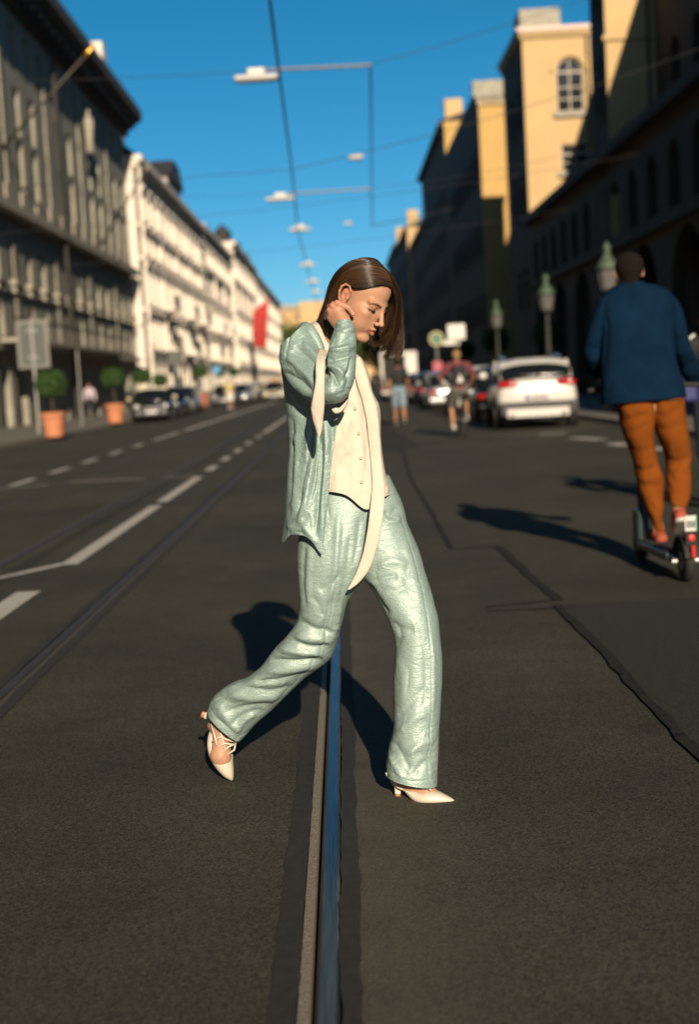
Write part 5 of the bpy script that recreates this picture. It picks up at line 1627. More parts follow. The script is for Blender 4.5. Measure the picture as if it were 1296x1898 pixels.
body_me = F.mesh('body')
V = np.zeros(len(body_me.vertices) * 3, np.float32); body_me.vertices.foreach_get('co', V); V = V.reshape(-1, 3)
Q = hl(V)
tone = np.tile(np.array([0.590, 0.330, 0.205]), (len(V), 1))
def blend(mask, col):
    global tone
    tone = tone * (1 - mask[:, None]) + np.array(col) * mask[:, None]
def sm(x, a, b):
    t = np.clip((x - a) / (b - a), 0, 1); return t * t * (3 - 2 * t)
ff, ss, uu = Q.T
blend(0.12 * (vnoise(Q * 1.1) * 0.5 + 0.5), (0.50, 0.22, 0.12))
for s_ in (1, -1):
    blend(0.40 * np.exp(-(((ff - 6.6) / 2.2) ** 2 + ((ss - 4.6 * s_) / 1.9) ** 2 + ((uu + 2.4) / 1.8) ** 2)), (0.53, 0.20, 0.12))
blend(0.35 * np.exp(-(((ff - 11.4) / 1.3) ** 2 + (ss / 1.2) ** 2 + ((uu + 3.3) / 1.2) ** 2)), (0.52, 0.22, 0.13))
# lips
lipu = -6.0 - 0.03 * ss ** 2 + 0.05 * np.abs(ss)
lip = (ff > 8.2) * sm(2.5 - np.abs(ss), 0.0, 0.35) * sm(0.95 - np.abs(uu + 6.38) * (1 + 0.12 * np.abs(ss)), 0.0, 0.25)
blend(lip * 0.8, (0.42, 0.125, 0.090))
blend((ff > 8.4) * sm(2.4 - np.abs(ss), 0, .3) * np.exp(-((uu + 6.36 + 0.02 * ss ** 2) / 0.13) ** 2) * 0.85, (0.07, 0.015, 0.012))
# brows, lids, lash lines, nostrils
for s_ in (1, -1):
    a = ss * s_
    cu = 1.30 + 0.45 * np.clip((a - 1.2) / 2.0, 0, 1) - 0.22 * np.clip(a - 3.4, 0, 3)
    w_ = 0.47 - 0.08 * np.clip(a - 2.0, 0, 3)
    brow = (ff > 5.5) * sm(a, 1.0, 1.4) * sm(5.3 - a, 0, 0.9) * np.exp(-((uu - cu) / w_) ** 4)
    blend(brow * (0.88 + 0.12 * vnoise(Q * np.array([5, 5, 14]))), (0.055, 0.026, 0.014))
    r2 = ((a - 3.15) / 1.75) ** 2 + ((uu - 0.45) / 1.1) ** 2
    blend((ff > 6) * 0.45 * np.exp(-r2 ** 2), (0.30, 0.125, 0.075))
    lash = (ff > 6) * sm(a, 1.6, 2.0) * sm(5.1 - a, 0, 0.5) * np.exp(-((uu + 0.42 - 0.09 * (a - 3.1) ** 2 * 0.6 + 0.02 * a) / 0.20) ** 2)
    blend(np.clip(lash * 1.15, 0, 1), (0.012, 0.006, 0.004))
    blend((ff > 10) * np.exp(-(((ff - 10.8) / 0.5) ** 2 + ((a - 0.5) / 0.3) ** 2 + ((uu + 4.15) / 0.3) ** 2)) * 0.8, (0.08, 0.02, 0.015))
    # ear, redder
    blend((a > 6.7) * (np.abs(ff + 0.6) < 2.6) * (np.abs(uu) < 3.6) * 0.45, (0.58, 0.20, 0.115))
# scalp under the parted hair, uneven at the hairline
HLF = lambda f: np.interp(f, [-9, -5, -2.2, -0.2, 2, 6, 8, 9.4], [-8, -6, -1.5, 2.6, 3.2, 5.5, 7.5, 7.8])
edge_ = HLF(ff) + 0.35 * vnoise(Q * 2.2)
blend(sm(uu - edge_, -0.25, 0.55) * ((np.abs(ss) < 7.0) | (uu > 3.4)), (0.020, 0.011, 0.006))
# hand: redder knuckles
px = proj_px(V)
kd = np.min([np.linalg.norm(V - bx(*k_), axis=1) for k_ in kn + mid + tip], axis=0)
blend(0.45 * np.exp(-(kd / 0.012) ** 2), (0.55, 0.20, 0.13))
handm = (V[:, 1] < 4.33) & (px[:, 0] < 662) & (px[:, 1] > 548) & (px[:, 1] < 612) & (kd < 0.05)
blend(handm * 0.25, (0.58, 0.27, 0.19))
nd = np.linalg.norm(V - bx(655.5, 583, 4.217), axis=1)
blend(0.8 * sm(0.008 - nd, 0, 0.002), (0.70, 0.42, 0.33))
at_ = body_me.color_attributes.new('tone', 'FLOAT_COLOR', 'POINT')
at_.data.foreach_set('color', np.concatenate([tone * ALB, np.ones((len(V), 1))], 1).astype(np.float32).ravel())
body = under(obj('body', body_me, M_SKIN), woman)

# lashes: a fringe of short fine hairs along each downcast lid
for s_ in (1, -1):
    lm = MB()
    for k in range(26):
        a = 1.9 + 2.9 * k / 25
        f0 = 7.35 + math.sqrt(max(0.05, 1.38 ** 2 - (a - 3.15) ** 2 - 0.7 ** 2))
        u0 = -0.42 + 0.05 * (a - 3.1) ** 2
        p = [hw((f0, a * s_, u0)), hw((f0 + 0.35, (a + (a - 3.1) * .08) * s_, u0 - 0.28)), hw((f0 + 0.62, (a + (a - 3.1) * .18) * s_, u0 - 0.30))]
        lm.tube(p, [0.0007, 0.0006, 0.0002], 3)
    o = lm.build('eyelashes', M_LASH, fix=False); under(o, woman)

# ---- hair
def scalp(x, y, infl):
    """first hit of a photo ray with the skull ellipsoid grown by infl cm (or the closest point on it)"""
    c = np.array([(x - PCX) / FPX, -(y - PCY) / FPX, -1.0]); w = CAMR @ c
    o_ = hl(CAMV); d = (w @ HR) / HS
    C, r = np.array([-0.3, 0, 4.2]), np.array([9.4, 7.2, 8.1]) + infl
    oo, dd = (o_ - C) / r, d / r
    A_, B_, C_ = dd @ dd, 2 * oo @ dd, oo @ oo - 1
    disc = B_ * B_ - 4 * A_ * C_
    t = (-B_ - math.sqrt(max(disc, 0))) / (2 * A_)
    return hw(o_ + d * t)
class _S: pass
def hpt(p):
    """(x, y) lies on the scalp; (x, y, Y) hangs free at depth Y"""
    return scalp(p[0], p[1], 0.9) if len(p) == 2 else bx(*p)
near = [
    [(729, 534), (706, 527), (680, 534), (656, 535), (641, 528), (627, 541, 4.268), (619, 585, 4.30), (617, 636, 4.335)],
    [(726, 522), (697, 513), (667, 515), (640, 521), (624, 545, 4.275), (613, 580, 4.305), (611, 612, 4.32), (612, 641, 4.335)],
    [(721, 508), (692, 496), (662, 497), (637, 510), (619, 536, 4.295), (606, 574, 4.33), (599, 606, 4.35), (604, 634, 4.36)],
    [(711, 493), (684, 484), (655, 486), (631, 503), (614, 532, 4.33), (604, 566, 4.36), (594, 595, 4.38), (592, 618, 4.385)],
    [(700, 482), (674, 478), (648, 486), (626, 504), (611, 531, 4.36), (603, 561, 4.39), (590, 589, 4.41), (577, 602, 4.415)],
    [(694, 479), (672, 478), (647, 487), (626, 504), (612, 532, 4.40), (605, 565, 4.43), (596, 596, 4.44), (590, 612, 4.44)]]
far = [
    [(729, 534), (724, 556, 4.365), (712, 588, 4.390), (702, 612, 4.395), (693, 630, 4.395), (686, 642, 4.390)],
    [(729, 534), (737, 549, 4.285), (738, 575, 4.310), (727, 605, 4.345), (708, 630, 4.365), (690, 643, 4.37)],
    [(728, 528), (740, 556, 4.300), (738, 596, 4.330), (731, 632, 4.355), (712, 652, 4.37), (700, 658, 4.37)],
    [(726, 521), (741, 552, 4.320), (741, 600, 4.345), (737, 640, 4.360), (728, 664, 4.37), (716, 674, 4.37)],
    [(722, 510), (739, 542, 4.325), (742, 596, 4.345), (743, 640, 4.345), (737, 662, 4.345), (732, 672, 4.345)],
    [(715, 499), (735, 530, 4.34), (742, 588, 4.37), (744, 636, 4.375), (741, 656, 4.37), (737, 664, 4.37)],
    [(705, 488), (731, 520, 4.37), (740, 580, 4.41), (743, 628, 4.41), (741, 650, 4.41), (735, 662, 4.40)]]
def guide_lines(gs, n=15):
    out = []
    for g_ in gs:
        W = np.array([hpt(p) for p in g_])
        s_ = smooth_rows(W, 8)
        L_ = np.concatenate([[0], np.cumsum(np.linalg.norm(np.diff(s_, axis=0), axis=1))])
        out.append(np.stack([np.interp(np.linspace(0, L_[-1], n), L_, s_[:, a]) for a in range(3)], 1))
    return np.array(out)
def hair_sheet(gs, count, spread, endcut=0.10, depth=0.012, jag=1.0):
    G = guide_lines(gs); m = len(G); n = G.shape[1]
    u = rng.random(count) * (m - 1); i = np.minimum(u.astype(int), m - 2); f = (u - i)[:, None, None]
    S = G[i] * (1 - f) + G[i + 1] * f
    tt = np.linspace(0, 1, n)[None, :, None]
    S = S + rng.normal(0, 1, (count, 1, 3)) * spread * (0.25 + tt)
    ctr = HC + np.array([0, 0.02, 0.01])
    out = S - ctr; out /= np.linalg.norm(out, axis=2, keepdims=True)
    S = S - out * (rng.random((count, 1, 1)) * depth * (0.3 + tt))
    # locks: neighbouring strands bend together
    ph = np.floor(u * 9)
    for a in range(3):
        S[:, :, a] += (0.0040 * jag * tt[:, :, 0] ** 2 + 0.0014 * np.sin(tt[:, :, 0] * 3.1)) * np.sin(ph * 12.9898 + a * 4.1)[:, None]
    cut = 1 - rng.random(count) * endcut - 0.05 * jag * (0.5 + 0.5 * np.sin(ph * 7.7))
    for c in range(count):
        x = np.linspace(0, (n - 1) * cut[c], n)
        S[c] = np.stack([np.interp(x, np.arange(n), S[c, :, a]) for a in range(3)], 1)
    return S
S = np.concatenate([hair_sheet(near, 7000, 0.0018, 0.07), hair_sheet(near, 260, 0.0048, 0.05, jag=1.8), hair_sheet(near[:2], 500, 0.0030, 0.25, depth=0.004), hair_sheet(far, 6500, 0.0022, 0.16, jag=2.4), hair_sheet(far, 200, 0.0055, 0.10, jag=1.6)])
hc = bpy.data.hair_curves.new('strands')
hc.add_curves([S.shape[1]] * S.shape[0])
hc.position_data.foreach_set('vector', S.astype(np.float32).ravel())
ra = hc.attributes.new('radius', 'FLOAT', 'POINT')
rad = np.tile(np.linspace(0.00042, 0.00026, S.shape[1]), (S.shape[0], 1)); rad[:, -1] = 0.0001
ra.data.foreach_set('value', rad.astype(np.float32).ravel())
sh_ = hc.attributes.new('shade', 'FLOAT', 'CURVE')
mid_ = S[:, S.shape[1] // 2]
lockn = np.clip(0.5 + 1.1 * vnoise(np.stack([mid_[:, 0] * 70, mid_[:, 1] * 70, mid_[:, 2] * 200], 1)), 0, 1)
sh_.data.foreach_set('value', np.clip(0.65 * lockn ** 1.5 + 0.45 * rng.random(len(S)) ** 2, 0, 1).astype(np.float32))
hc.materials.append(M_STRAND)
# solid hair mass beneath the strands
HF = Field(np.arange(-0.16, 0.26, 0.004), np.arange(4.16, 4.54, 0.004), np.arange(1.33, 1.72, 0.004))
HH = HeadField(HF)
HH.ell((-0.3, 0, 4.2), (9.65, 7.45, 8.35))
gx = np.stack(np.meshgrid(*HF.ax, indexing='ij'), -1).reshape(-1, 3); lf, ls, lu = hl(gx).T
HF.F = np.maximum(HF.F, ((HLF(lf) + 1.6 - lu) * HS).reshape(HF.F.shape)).astype(np.float32)
for gs, r_ in ((near, 0.007),):
    G = guide_lines(gs)
    for q in G[1:]:
        q = q[6:-5]; q = q - 0.012 * ((q - HC) / np.linalg.norm(q - HC, axis=1, keepdims=True))
        for a, b_ in zip(q[:-1:2], q[2::2]): HF.cone(a, b_, r_, r_ * 0.9, 0.010)
hair = under(obj('hair', HF.mesh('hair'), M_HAIR), woman)
st = bpy.data.objects.new('strands', hc); COL.objects.link(st)
st.parent = hair

# ---- trousers
LEG_R = [(586, 880, 700, 880, 4.42, .070), (568, 935, 702, 935, 4.405, .088), (555, 990, 696, 995, 4.39, .095), (551, 1030, 688, 1045, 4.385, .095), (552, 1070, 668, 1085, 4.39, .092),
         (555, 1110, 646, 1112, 4.395, .088), (551, 1150, 636, 1145, 4.41, .085), (531, 1180, 628, 1180, 4.43, .085), (506, 1206, 617, 1211, 4.46, .085), (486, 1234, 597, 1233, 4.49, .084),
         (457, 1258, 565, 1256, 4.52, .084), (429, 1268, 535, 1285, 4.55, .084), (406, 1283, 507, 1313, 4.58, .084), (391, 1300, 478, 1339, 4.60, .083), (383, 1318, 446, 1372, 4.615, .080)]
LEG_L = [(625, 880, 722, 880, 4.45, .070), (638, 930, 744, 928, 4.455, .092), (648, 980, 758, 974, 4.445, .098), (658, 1030, 777, 1018, 4.43, .095), (671, 1065, 788, 1055, 4.415, .093),
         (693, 1098, 800, 1096, 4.395, .090), (718, 1145, 811, 1140, 4.375, .087), (732, 1195, 818, 1190, 4.36, .085), (729, 1250, 820, 1245, 4.35, .085), (730, 1300, 818, 1300, 4.34, .086),
         (729, 1350, 815, 1350, 4.33, .087), (722, 1385, 813, 1390, 4.32, .088), (717, 1415, 812, 1422, 4.315, .088), (717, 1436, 811, 1452, 4.31, .088)]
def rumple(P, N, amp, fr, st):
    """general small unevenness of hanging cloth"""
    p = P.reshape(-1, 3)
    n_ = vnoise(p * fr * np.array(st)) + 0.5 * vnoise(p * 2.1 * fr * np.array(st) + 7.3)
    return P + (N.reshape(-1, 3) * (amp * n_)[:, None]).reshape(P.shape)
def creases(P, count, ang, spread, ln=(18, 55), amp=(1.2, 3.6), w=(1.6, 3.4), seed=1, box=None):
    g_ = np.random.default_rng(seed); px = proj_px(P.reshape(-1, 3)); out = []
    while len(out) < count:
        c = px[g_.integers(len(px))]
        if box and not (box[0] < c[0] < box[2] and box[1] < c[1] < box[3]): continue
        a = math.radians(ang + g_.normal(0, spread)); l_ = g_.uniform(*ln); b_ = g_.normal(0, 0.16) * l_
        d = np.array([math.cos(a), math.sin(a)]); q = np.array([-d[1], d[0]])
        A = 0.5 * g_.uniform(*amp) * (-1 if g_.random() < 0.6 else 1)
        out.append(([tuple(c - d * l_ / 2), tuple(c + q * b_), tuple(c + d * l_ / 2)], A, g_.uniform(*w)))
    return out
def finish(P, folds, closed=True, amp=0.002, fr=9.0, st=(1, 1, 1.6)):
    N = grid_normals(P, closed)
    P = press_folds(P, N, folds)
    return rumple(P, grid_normals(P, closed), amp, fr, st)
P1, _ = loft(LEG_R, 17, 150)
foldsR = [([(552, 1150), (585, 1168), (618, 1172)], -14.6, 7), ([(545, 1182), (580, 1186), (615, 1190)], 7.9, 8), ([(530, 1183), (575, 1200), (612, 1196)], -12.4, 6), ([(515, 1200), (560, 1210), (600, 1212)], 9, 7),
          ([(500, 1222), (550, 1228), (598, 1222)], -15.8, 6), ([(490, 1245), (540, 1243), (588, 1232)], 6.8, 7), ([(470, 1262), (520, 1262), (575, 1246)], -12.4, 6), ([(440, 1270), (500, 1282), (545, 1272)], -10.1, 6),
          ([(420, 1285), (470, 1296), (525, 1290)], 10.1, 9), ([(415, 1320), (460, 1310), (505, 1305)], -10.1, 7), ([(425, 1345), (455, 1325), (490, 1318)], -9, 6), ([(400, 1300), (420, 1330), (440, 1360)], 7.9, 9),
          ([(436, 1360), (455, 1335), (475, 1325)], 6.8, 5), ([(395, 1330), (420, 1345), (436, 1365)], -5.6, 5),
          ([(566, 1005), (561, 1060), (566, 1130)], -5.6, 5), ([(575, 1010), (571, 1070), (573, 1120)], 4.5, 6), ([(628, 950), (622, 1050), (612, 1110)], 6.8, 6), ([(650, 990), (642, 1060), (628, 1130)], -6.8, 7),
          ([(590, 1095), (610, 1085), (635, 1060)], -5.6, 8), ([(573, 1105), (590, 1120), (600, 1150)], -4.5, 6), ([(612, 1110), (606, 1150), (596, 1180)], -5.6, 6), ([(634, 1105), (625, 1160), (612, 1195)], 4.5, 5),
          ([(668, 955), (664, 1000), (655, 1050)], -5.6, 5)]
foldsR += creases(P1, 34, 95, 14, seed=11, box=(545, 900, 700, 1140)) + creases(P1, 46, -24, 16, ln=(20, 70), amp=(1.5, 4.5), seed=12, box=(380, 1170, 640, 1380)) + creases(P1, 14, 12, 20, amp=(2, 4.5), seed=13, box=(520, 1130, 640, 1220))
foldsR += [([(640, 930), (634, 1010), (622, 1090), (610, 1160), (590, 1215), (540, 1275), (470, 1335)], -3.5, 1.3), ([(388, 1308), (405, 1335), (440, 1362)], -2.5, 1.2), ([(603, 905), (606, 935), (612, 965)], -5, 1.6)]
P1 = finish(P1, foldsR, amp=0.0018)
P2, _ = loft(LEG_L, 17, 150)
foldsL = [([(712, 948), (725, 955), (738, 940)], -9.4, 6), ([(708, 960), (730, 968), (742, 955)], 6.3, 6), ([(690, 1080), (715, 1070), (740, 1068)], -6.3, 7), ([(700, 1050), (730, 1040), (755, 1050)], 5.2, 9),
          ([(682, 1082), (700, 1112), (722, 1140)], -9.4, 5), ([(700, 1090), (735, 1095), (760, 1080)], -4.2, 8), ([(724, 1150), (745, 1165), (770, 1168)], -6.3, 7), ([(733, 1195), (742, 1180), (735, 1160)], -6.3, 5),
          ([(750, 1000), (768, 1060), (785, 1130)], 4.2, 8), ([(800, 1180), (803, 1260), (800, 1330)], 5.2, 6), ([(788, 1190), (790, 1270), (786, 1310)], -4.2, 6), ([(740, 1330), (765, 1300), (790, 1270)], -4.2, 8),
          ([(733, 1365), (765, 1335), (795, 1320)], 5.2, 8), ([(728, 1372), (745, 1400), (760, 1430)], -8.4, 7), ([(722, 1395), (735, 1425), (750, 1448)], 6.3, 6), ([(765, 1440), (785, 1415), (808, 1405)], -7.3, 7),
          ([(755, 1400), (780, 1380), (805, 1372)], 6.3, 8), ([(770, 1395), (790, 1400), (806, 1395)], -4.2, 6), ([(735, 1215), (748, 1260), (745, 1310)], 3.1, 7)]
foldsL += creases(P2, 40, 82, 16, ln=(20, 75), seed=21, box=(680, 1050, 830, 1460)) + creases(P2, 16, 20, 26, amp=(1.5, 4), seed=22, box=(680, 930, 790, 1110)) + creases(P2, 14, -35, 22, amp=(1.5, 4.5), seed=23, box=(715, 1330, 815, 1460))
foldsL += [([(738, 940), (760, 1010), (782, 1090), (797, 1180), (800, 1280), (797, 1380), (793, 1450)], -3.5, 1.3), ([(720, 1428), (760, 1448), (810, 1442)], -2.5, 1.2)]
P2 = finish(P2, foldsL, amp=0.0016)
trousers = under(join_grids('trousers', [(P1, True), (P2, True)], M_SATIN, None, 0.0015), woman)

# ---- blouse
BL = [(592, 628, 640, 640, 4.40, .060), (574, 652, 665, 657, 4.41, .085), (556, 690, 681, 688, 4.42, .105), (548, 730, 691, 728, 4.42, .116), (553, 775, 704, 758, 4.42, .118), (562, 830, 706, 812, 4.42, .114),
      (570, 868, 712, 862, 4.42, .116), (574, 892, 720, 897, 4.42, .122), (576, 904, 725, 914, 4.42, .124)]
P3, T3 = loft(BL, 14, 120)
rowf = np.linspace(0, 1, len(P3))
dip = np.exp(-((proj_px(P3[-1])[:, 0] - 678) / 26.0) ** 2) * (np.sin(T3[-1]) > 0)
P3[:, :, 2] -= (sm(rowf, 0.75, 1.0)[:, None] * dip[None, :] * 0.046)
foldsB = [([(655, 700), (668, 800), (672, 900)], 5.2, 2.5), ([(645, 700), (656, 800), (660, 905)], -3.9, 2.0), ([(672, 720), (680, 800), (682, 880)], -5.2, 3), ([(625, 880), (635, 860), (648, 840)], -6.5, 5),
          ([(640, 905), (650, 870), (655, 830)], -3.9, 7), ([(622, 830), (640, 800), (650, 770)], 5.2, 9), ([(630, 770), (645, 760), (656, 750)], -6.5, 7), ([(700, 860), (706, 890), (716, 910)], -5.2, 6), ([(694, 780), (700, 800), (703, 830)], -3.9, 4)]
foldsB += creases(P3, 50, 86, 14, ln=(30, 110), amp=(3.5, 9), w=(2.2, 5.5), seed=31)
P3 = finish(P3, foldsB, amp=0.0016, fr=8.0, st=(1.5, 1.5, 0.5))
blouse = under(grid_mesh('blouse', P3, True, M_CREAM, 0.0015), woman)
def near_Y(P, x, y):
    """depth of the camera side of a cloth grid at a photo pixel"""
    p = P.reshape(-1, 3); q = proj_px(p)
    d = np.linalg.norm(q - np.array([x, y]), axis=1)
    c = np.argsort(d)[:24]
    return p[c, 1].min()
bt_me = MB().lathe([(0.0003, 0.0008), (0.0032, 0.0008), (0.0042, 0.0012), (0.0048, 0.0008), (0.0048, 0.0), (0.0003, -0.001)], seg=18, axis='y').mesh('button', smooth=True, fix=True)
bt_me.materials.append(M_BUTTON)
for x, y in ((659, 757), (666, 803), (669.5, 849), (670.5, 893)):
    b_ = obj('button', bt_me, None, None, at(x, y, near_Y(P3, x, y) - 0.004))
    b_.rotation_euler = (0, 0, R(180)); b_.parent = blouse; b_.matrix_parent_inverse = Matrix.Translation(-Vector(woman.location)) if False else b_.matrix_parent_inverse

# ---- open shirt: trunk of it, from the front edge round her back
def jrow(lx, ly, rx, ry, Y, dep, xf, t1=5.2):
    c, a = (lx + rx) / 2, (rx - lx) / 2
    return (lx, ly, rx, ry, Y, dep, math.acos(max(-1, min(1, (xf - c) / a)) ), t1)
JK = [jrow(577, 603, 632, 638, 4.42, .070, 600), jrow(550, 617, 650, 654, 4.42, .100, 612), jrow(524, 640, 668, 680, 4.42, .128, 626), jrow(521, 680, 680, 706, 4.42, .136, 632), jrow(526, 720, 690, 734, 4.42, .136, 634),
      jrow(531, 770, 702, 775, 4.42, .136, 626), jrow(534, 820, 704, 822, 4.42, .138, 619), jrow(534, 860, 708, 865, 4.42, .142, 615), jrow(531, 905, 714, 905, 4.42, .150, 611), jrow(527, 945, 718, 945, 4.42, .156, 604), jrow(521, 985, 718, 990, 4.42, .160, 598)]
P4, T4 = loft(JK, 18, 180, power=2.1)
# hem: longer tails at the near front corner and at the back corner
rowf = np.linspace(0, 1, len(P4)); q = proj_px(P4[-1])[:, 0]; nearside = np.sin(T4[-1]) > -0.15
drop = 0.052 * np.exp(-((q - 597) / 16.0) ** 2) * nearside + 0.030 * np.exp(-((q - 522) / 9.0) ** 2) - 0.004 * np.exp(-((q - 555) / 18.0) ** 2) * nearside
P4[:, :, 2] -= sm(rowf, 0.72, 1.0)[:, None] * drop[None, :]
far_ = (np.sin(T4) < 0)
foldsJ = [([(576, 770), (574, 830), (560, 900), (548, 960)], -15.8, 5), ([(586, 800), (584, 850), (570, 920), (552, 975)], 13.4, 7), ([(594, 800), (594, 860), (588, 930), (586, 985)], -19.4, 5), ([(604, 775), (604, 850), (598, 930), (596, 1000)], 12.2, 6),
          ([(613, 770), (617, 800), (614, 850)], -8.6, 4), ([(541, 770), (541, 850), (538, 930)], -6.1, 3.5), ([(550, 780), (549, 860), (543, 940)], 4.9, 5), ([(548, 735), (556, 760), (566, 775)], -11, 6), ([(530, 975), (550, 982), (575, 975)], 6.1, 6),
          ([(527, 720), (545, 735), (570, 745)], 6.1, 7), ([(560, 960), (570, 985), (590, 1010)], 7.3, 6), ([(536, 800), (548, 815), (560, 800)], 3.7, 6)]
foldsJ += [([(582, 765), (588, 820), (582, 880), (574, 930)], -26, 4.5), ([(571, 790), (570, 850), (556, 930)], 12, 6)]
foldsJ += [([(606, 770), (606, 850), (602, 920), (592, 990)], -3, 1.2), ([(526, 978), (550, 984), (590, 1002)], -3, 1.2)]
foldsJ += creases(P4, 60, 94, 16, ln=(18, 70), amp=(1.2, 4), seed=41, box=(515, 730, 640, 1020)) + creases(P4, 14, 30, 20, seed=42, box=(515, 700, 600, 800))
P4 = finish(P4, foldsJ, closed=False, amp=0.0018, st=(1.2, 1.2, 0.9))
# ---- right sleeve, bent at the elbow
SL = [(519, 640, 566, 600, 4.34, .055), (517, 668, 580, 622, 4.325, .064), (528, 700, 592, 645, 4.29, .066), (548, 726, 602, 664, 4.25, .066), (576, 743, 610, 684, 4.205, .064), (606, 749, 611, 690, 4.175, .060),
      (638, 742, 609, 686, 4.165, .056), (655, 712, 606, 674, 4.17, .053), (660, 672, 607, 654, 4.185, .050), (661, 640, 613, 632, 4.205, .047), (659, 612, 620, 608, 4.225, .042), (652, 594, 625, 592, 4.236, .038)]
P5, _ = loft(SL, 18, 130)
foldsS = [([(545, 640), (575, 665), (592, 690)], -10.7, 6), ([(530, 660), (560, 685), (585, 715)], 10.7, 8), ([(524, 690), (555, 705), (580, 730)], -10.7, 6), ([(560, 635), (585, 660), (598, 668)], 8.3, 6), ([(540, 650), (558, 664), (570, 690)], -6, 5),
          ([(606, 668), (625, 664), (652, 660)], -13.1, 5), ([(603, 676), (625, 684), (640, 700)], 10.7, 6), ([(602, 684), (618, 696), (630, 715)], -14.3, 5), ([(640, 690), (648, 705), (640, 728)], -8.3, 6), ([(612, 650), (635, 648), (657, 640)], 9.5, 6),
          ([(612, 640), (632, 636), (655, 622)], -8.3, 5), ([(620, 620), (640, 614), (656, 606)], 6, 5), ([(655, 660), (650, 680), (646, 700)], -9.5, 5), ([(575, 740), (600, 725), (625, 728)], 6, 9), ([(640, 640), (645, 660), (640, 690)], 6, 5)]
foldsS += [([(617, 614), (638, 616), (660, 618)], -4, 1.4), ([(540, 612), (532, 640), (530, 668)], -5, 1.6)]
foldsS += creases(P5, 34, 40, 22, ln=(14, 40), amp=(1.5, 4.5), w=(1.8, 4), seed=51, box=(515, 600, 605, 750)) + creases(P5, 34, -20, 24, ln=(12, 36), amp=(1.5, 4.5), w=(1.6, 3.5), seed=52, box=(600, 590, 662, 750))
P5 = finish(P5, foldsS, amp=0.0018, fr=11)
# ---- left sleeve, behind her
P6 = smooth_rows([list(shL + np.array([-0.02, 0, 0.02])) + [.066], list((shL + elL) / 2) + [.06], list(elL) + [.052], list((elL + wrL) / 2) + [.046], list(wrL) + [.042]], 8)
tt = np.arange(40) * 2 * math.pi / 40
P6 = np.stack([np.stack([r[0] + r[3] * np.cos(tt), r[1] - r[3] * np.sin(tt), np.full(40, r[2])], 1) for r in P6])
P6 = rumple(P6, grid_normals(P6, True), 0.003, 12, (1, 1, 2))
shirt = under(join_grids('satin_shirt', [(P4, False), (P5, True), (P6, True)], M_SATIN_J, None, 0.0016), woman)
# shirt collar: folded fall standing behind the neck
CL = ribbon_px([(552, 612, 556, 602, 4.37), (556, 612, 566, 597, 4.33), (563, 620, 580, 604, 4.305), (575, 634, 592, 622, 4.292), (590, 655, 602, 646, 4.285)], 8, 9, bow=0.010)
collar = under(grid_mesh('collar', CL, False, M_SATIN_J, 0.002), woman)
# ---- cream neck band and the long tie
NB = ribbon_px([(572, 602, 582, 596, 4.42), (577, 606, 592, 602, 4.36), (588, 626, 604, 628, 4.325), (600, 650, 618, 652, 4.305), (616, 676, 634, 676, 4.296), (630, 690, 644, 686, 4.296)], 8, 9, bow=0.006)
t2 = [(655, 668, 666, 661), (657, 690, 678, 688), (662, 712, 687, 722), (671, 740, 697, 752), (678, 770, 702, 784), (682, 800, 704, 812), (687, 850, 708, 860), (690, 900, 713, 905)]
t2 = [r_ + (min(near_Y(P3, (r_[0] + r_[2]) / 2, (r_[1] + r_[3]) / 2), near_Y(P3, r_[0], r_[1])) - 0.003,) for r_ in t2]
NB2 = ribbon_px(t2 + [(686, 945, 711, 948, 4.270), (681, 985, 705, 988, 4.262),
                 (673, 1025, 697, 1022, 4.262), (661, 1060, 684, 1056, 4.262), (650, 1083, 664, 1081, 4.262), (644, 1093, 648, 1092, 4.262)], 8, 11, bow=0.004)
NBN = grid_normals(NB2, False)
NB2 = press_folds(NB2, NBN, creases(NB2, 26, 96, 12, ln=(25, 80), amp=(1.0, 3.0), w=(1.6, 3.5), seed=61) + [([(676, 720), (690, 800), (698, 880), (697, 960)], -4, 3), ([(690, 930), (688, 1000), (672, 1050)], 3, 4)], facing=-0.5)
NB3 = ribbon_px([(594, 646, 606, 650, 4.24), (587, 663, 603, 664, 4.15), (585, 682, 602, 682, 4.108), (585, 705, 602, 705, 4.098), (581, 730, 602, 730, 4.098), (577, 755, 601, 755, 4.105), (580, 778, 599, 778, 4.115), (586, 797, 597, 797, 4.12), (590, 810, 593, 810, 4.12)], 8, 9, bow=0.006)
NB3 = press_folds(NB3, grid_normals(NB3, False), creases(NB3, 12, 92, 10, ln=(25, 70), amp=(1.0, 3.0), w=(1.6, 3.2), seed=62), facing=-0.5)
NB4 = ribbon_px([(606, 740, 616, 736, 4.22), (611, 752, 622, 748, 4.20), (620, 766, 626, 756, 4.19), (632, 764, 632, 754, 4.19), (641, 754, 638, 746, 4.20), (646, 742, 640, 738, 4.215)], 8, 7, bow=0.004)
tie = under(join_grids('neck_tie', [(NB, False), (NB2, False), (NB3, False), (NB4, False)], M_CREAM2, None, 0.0012), woman)

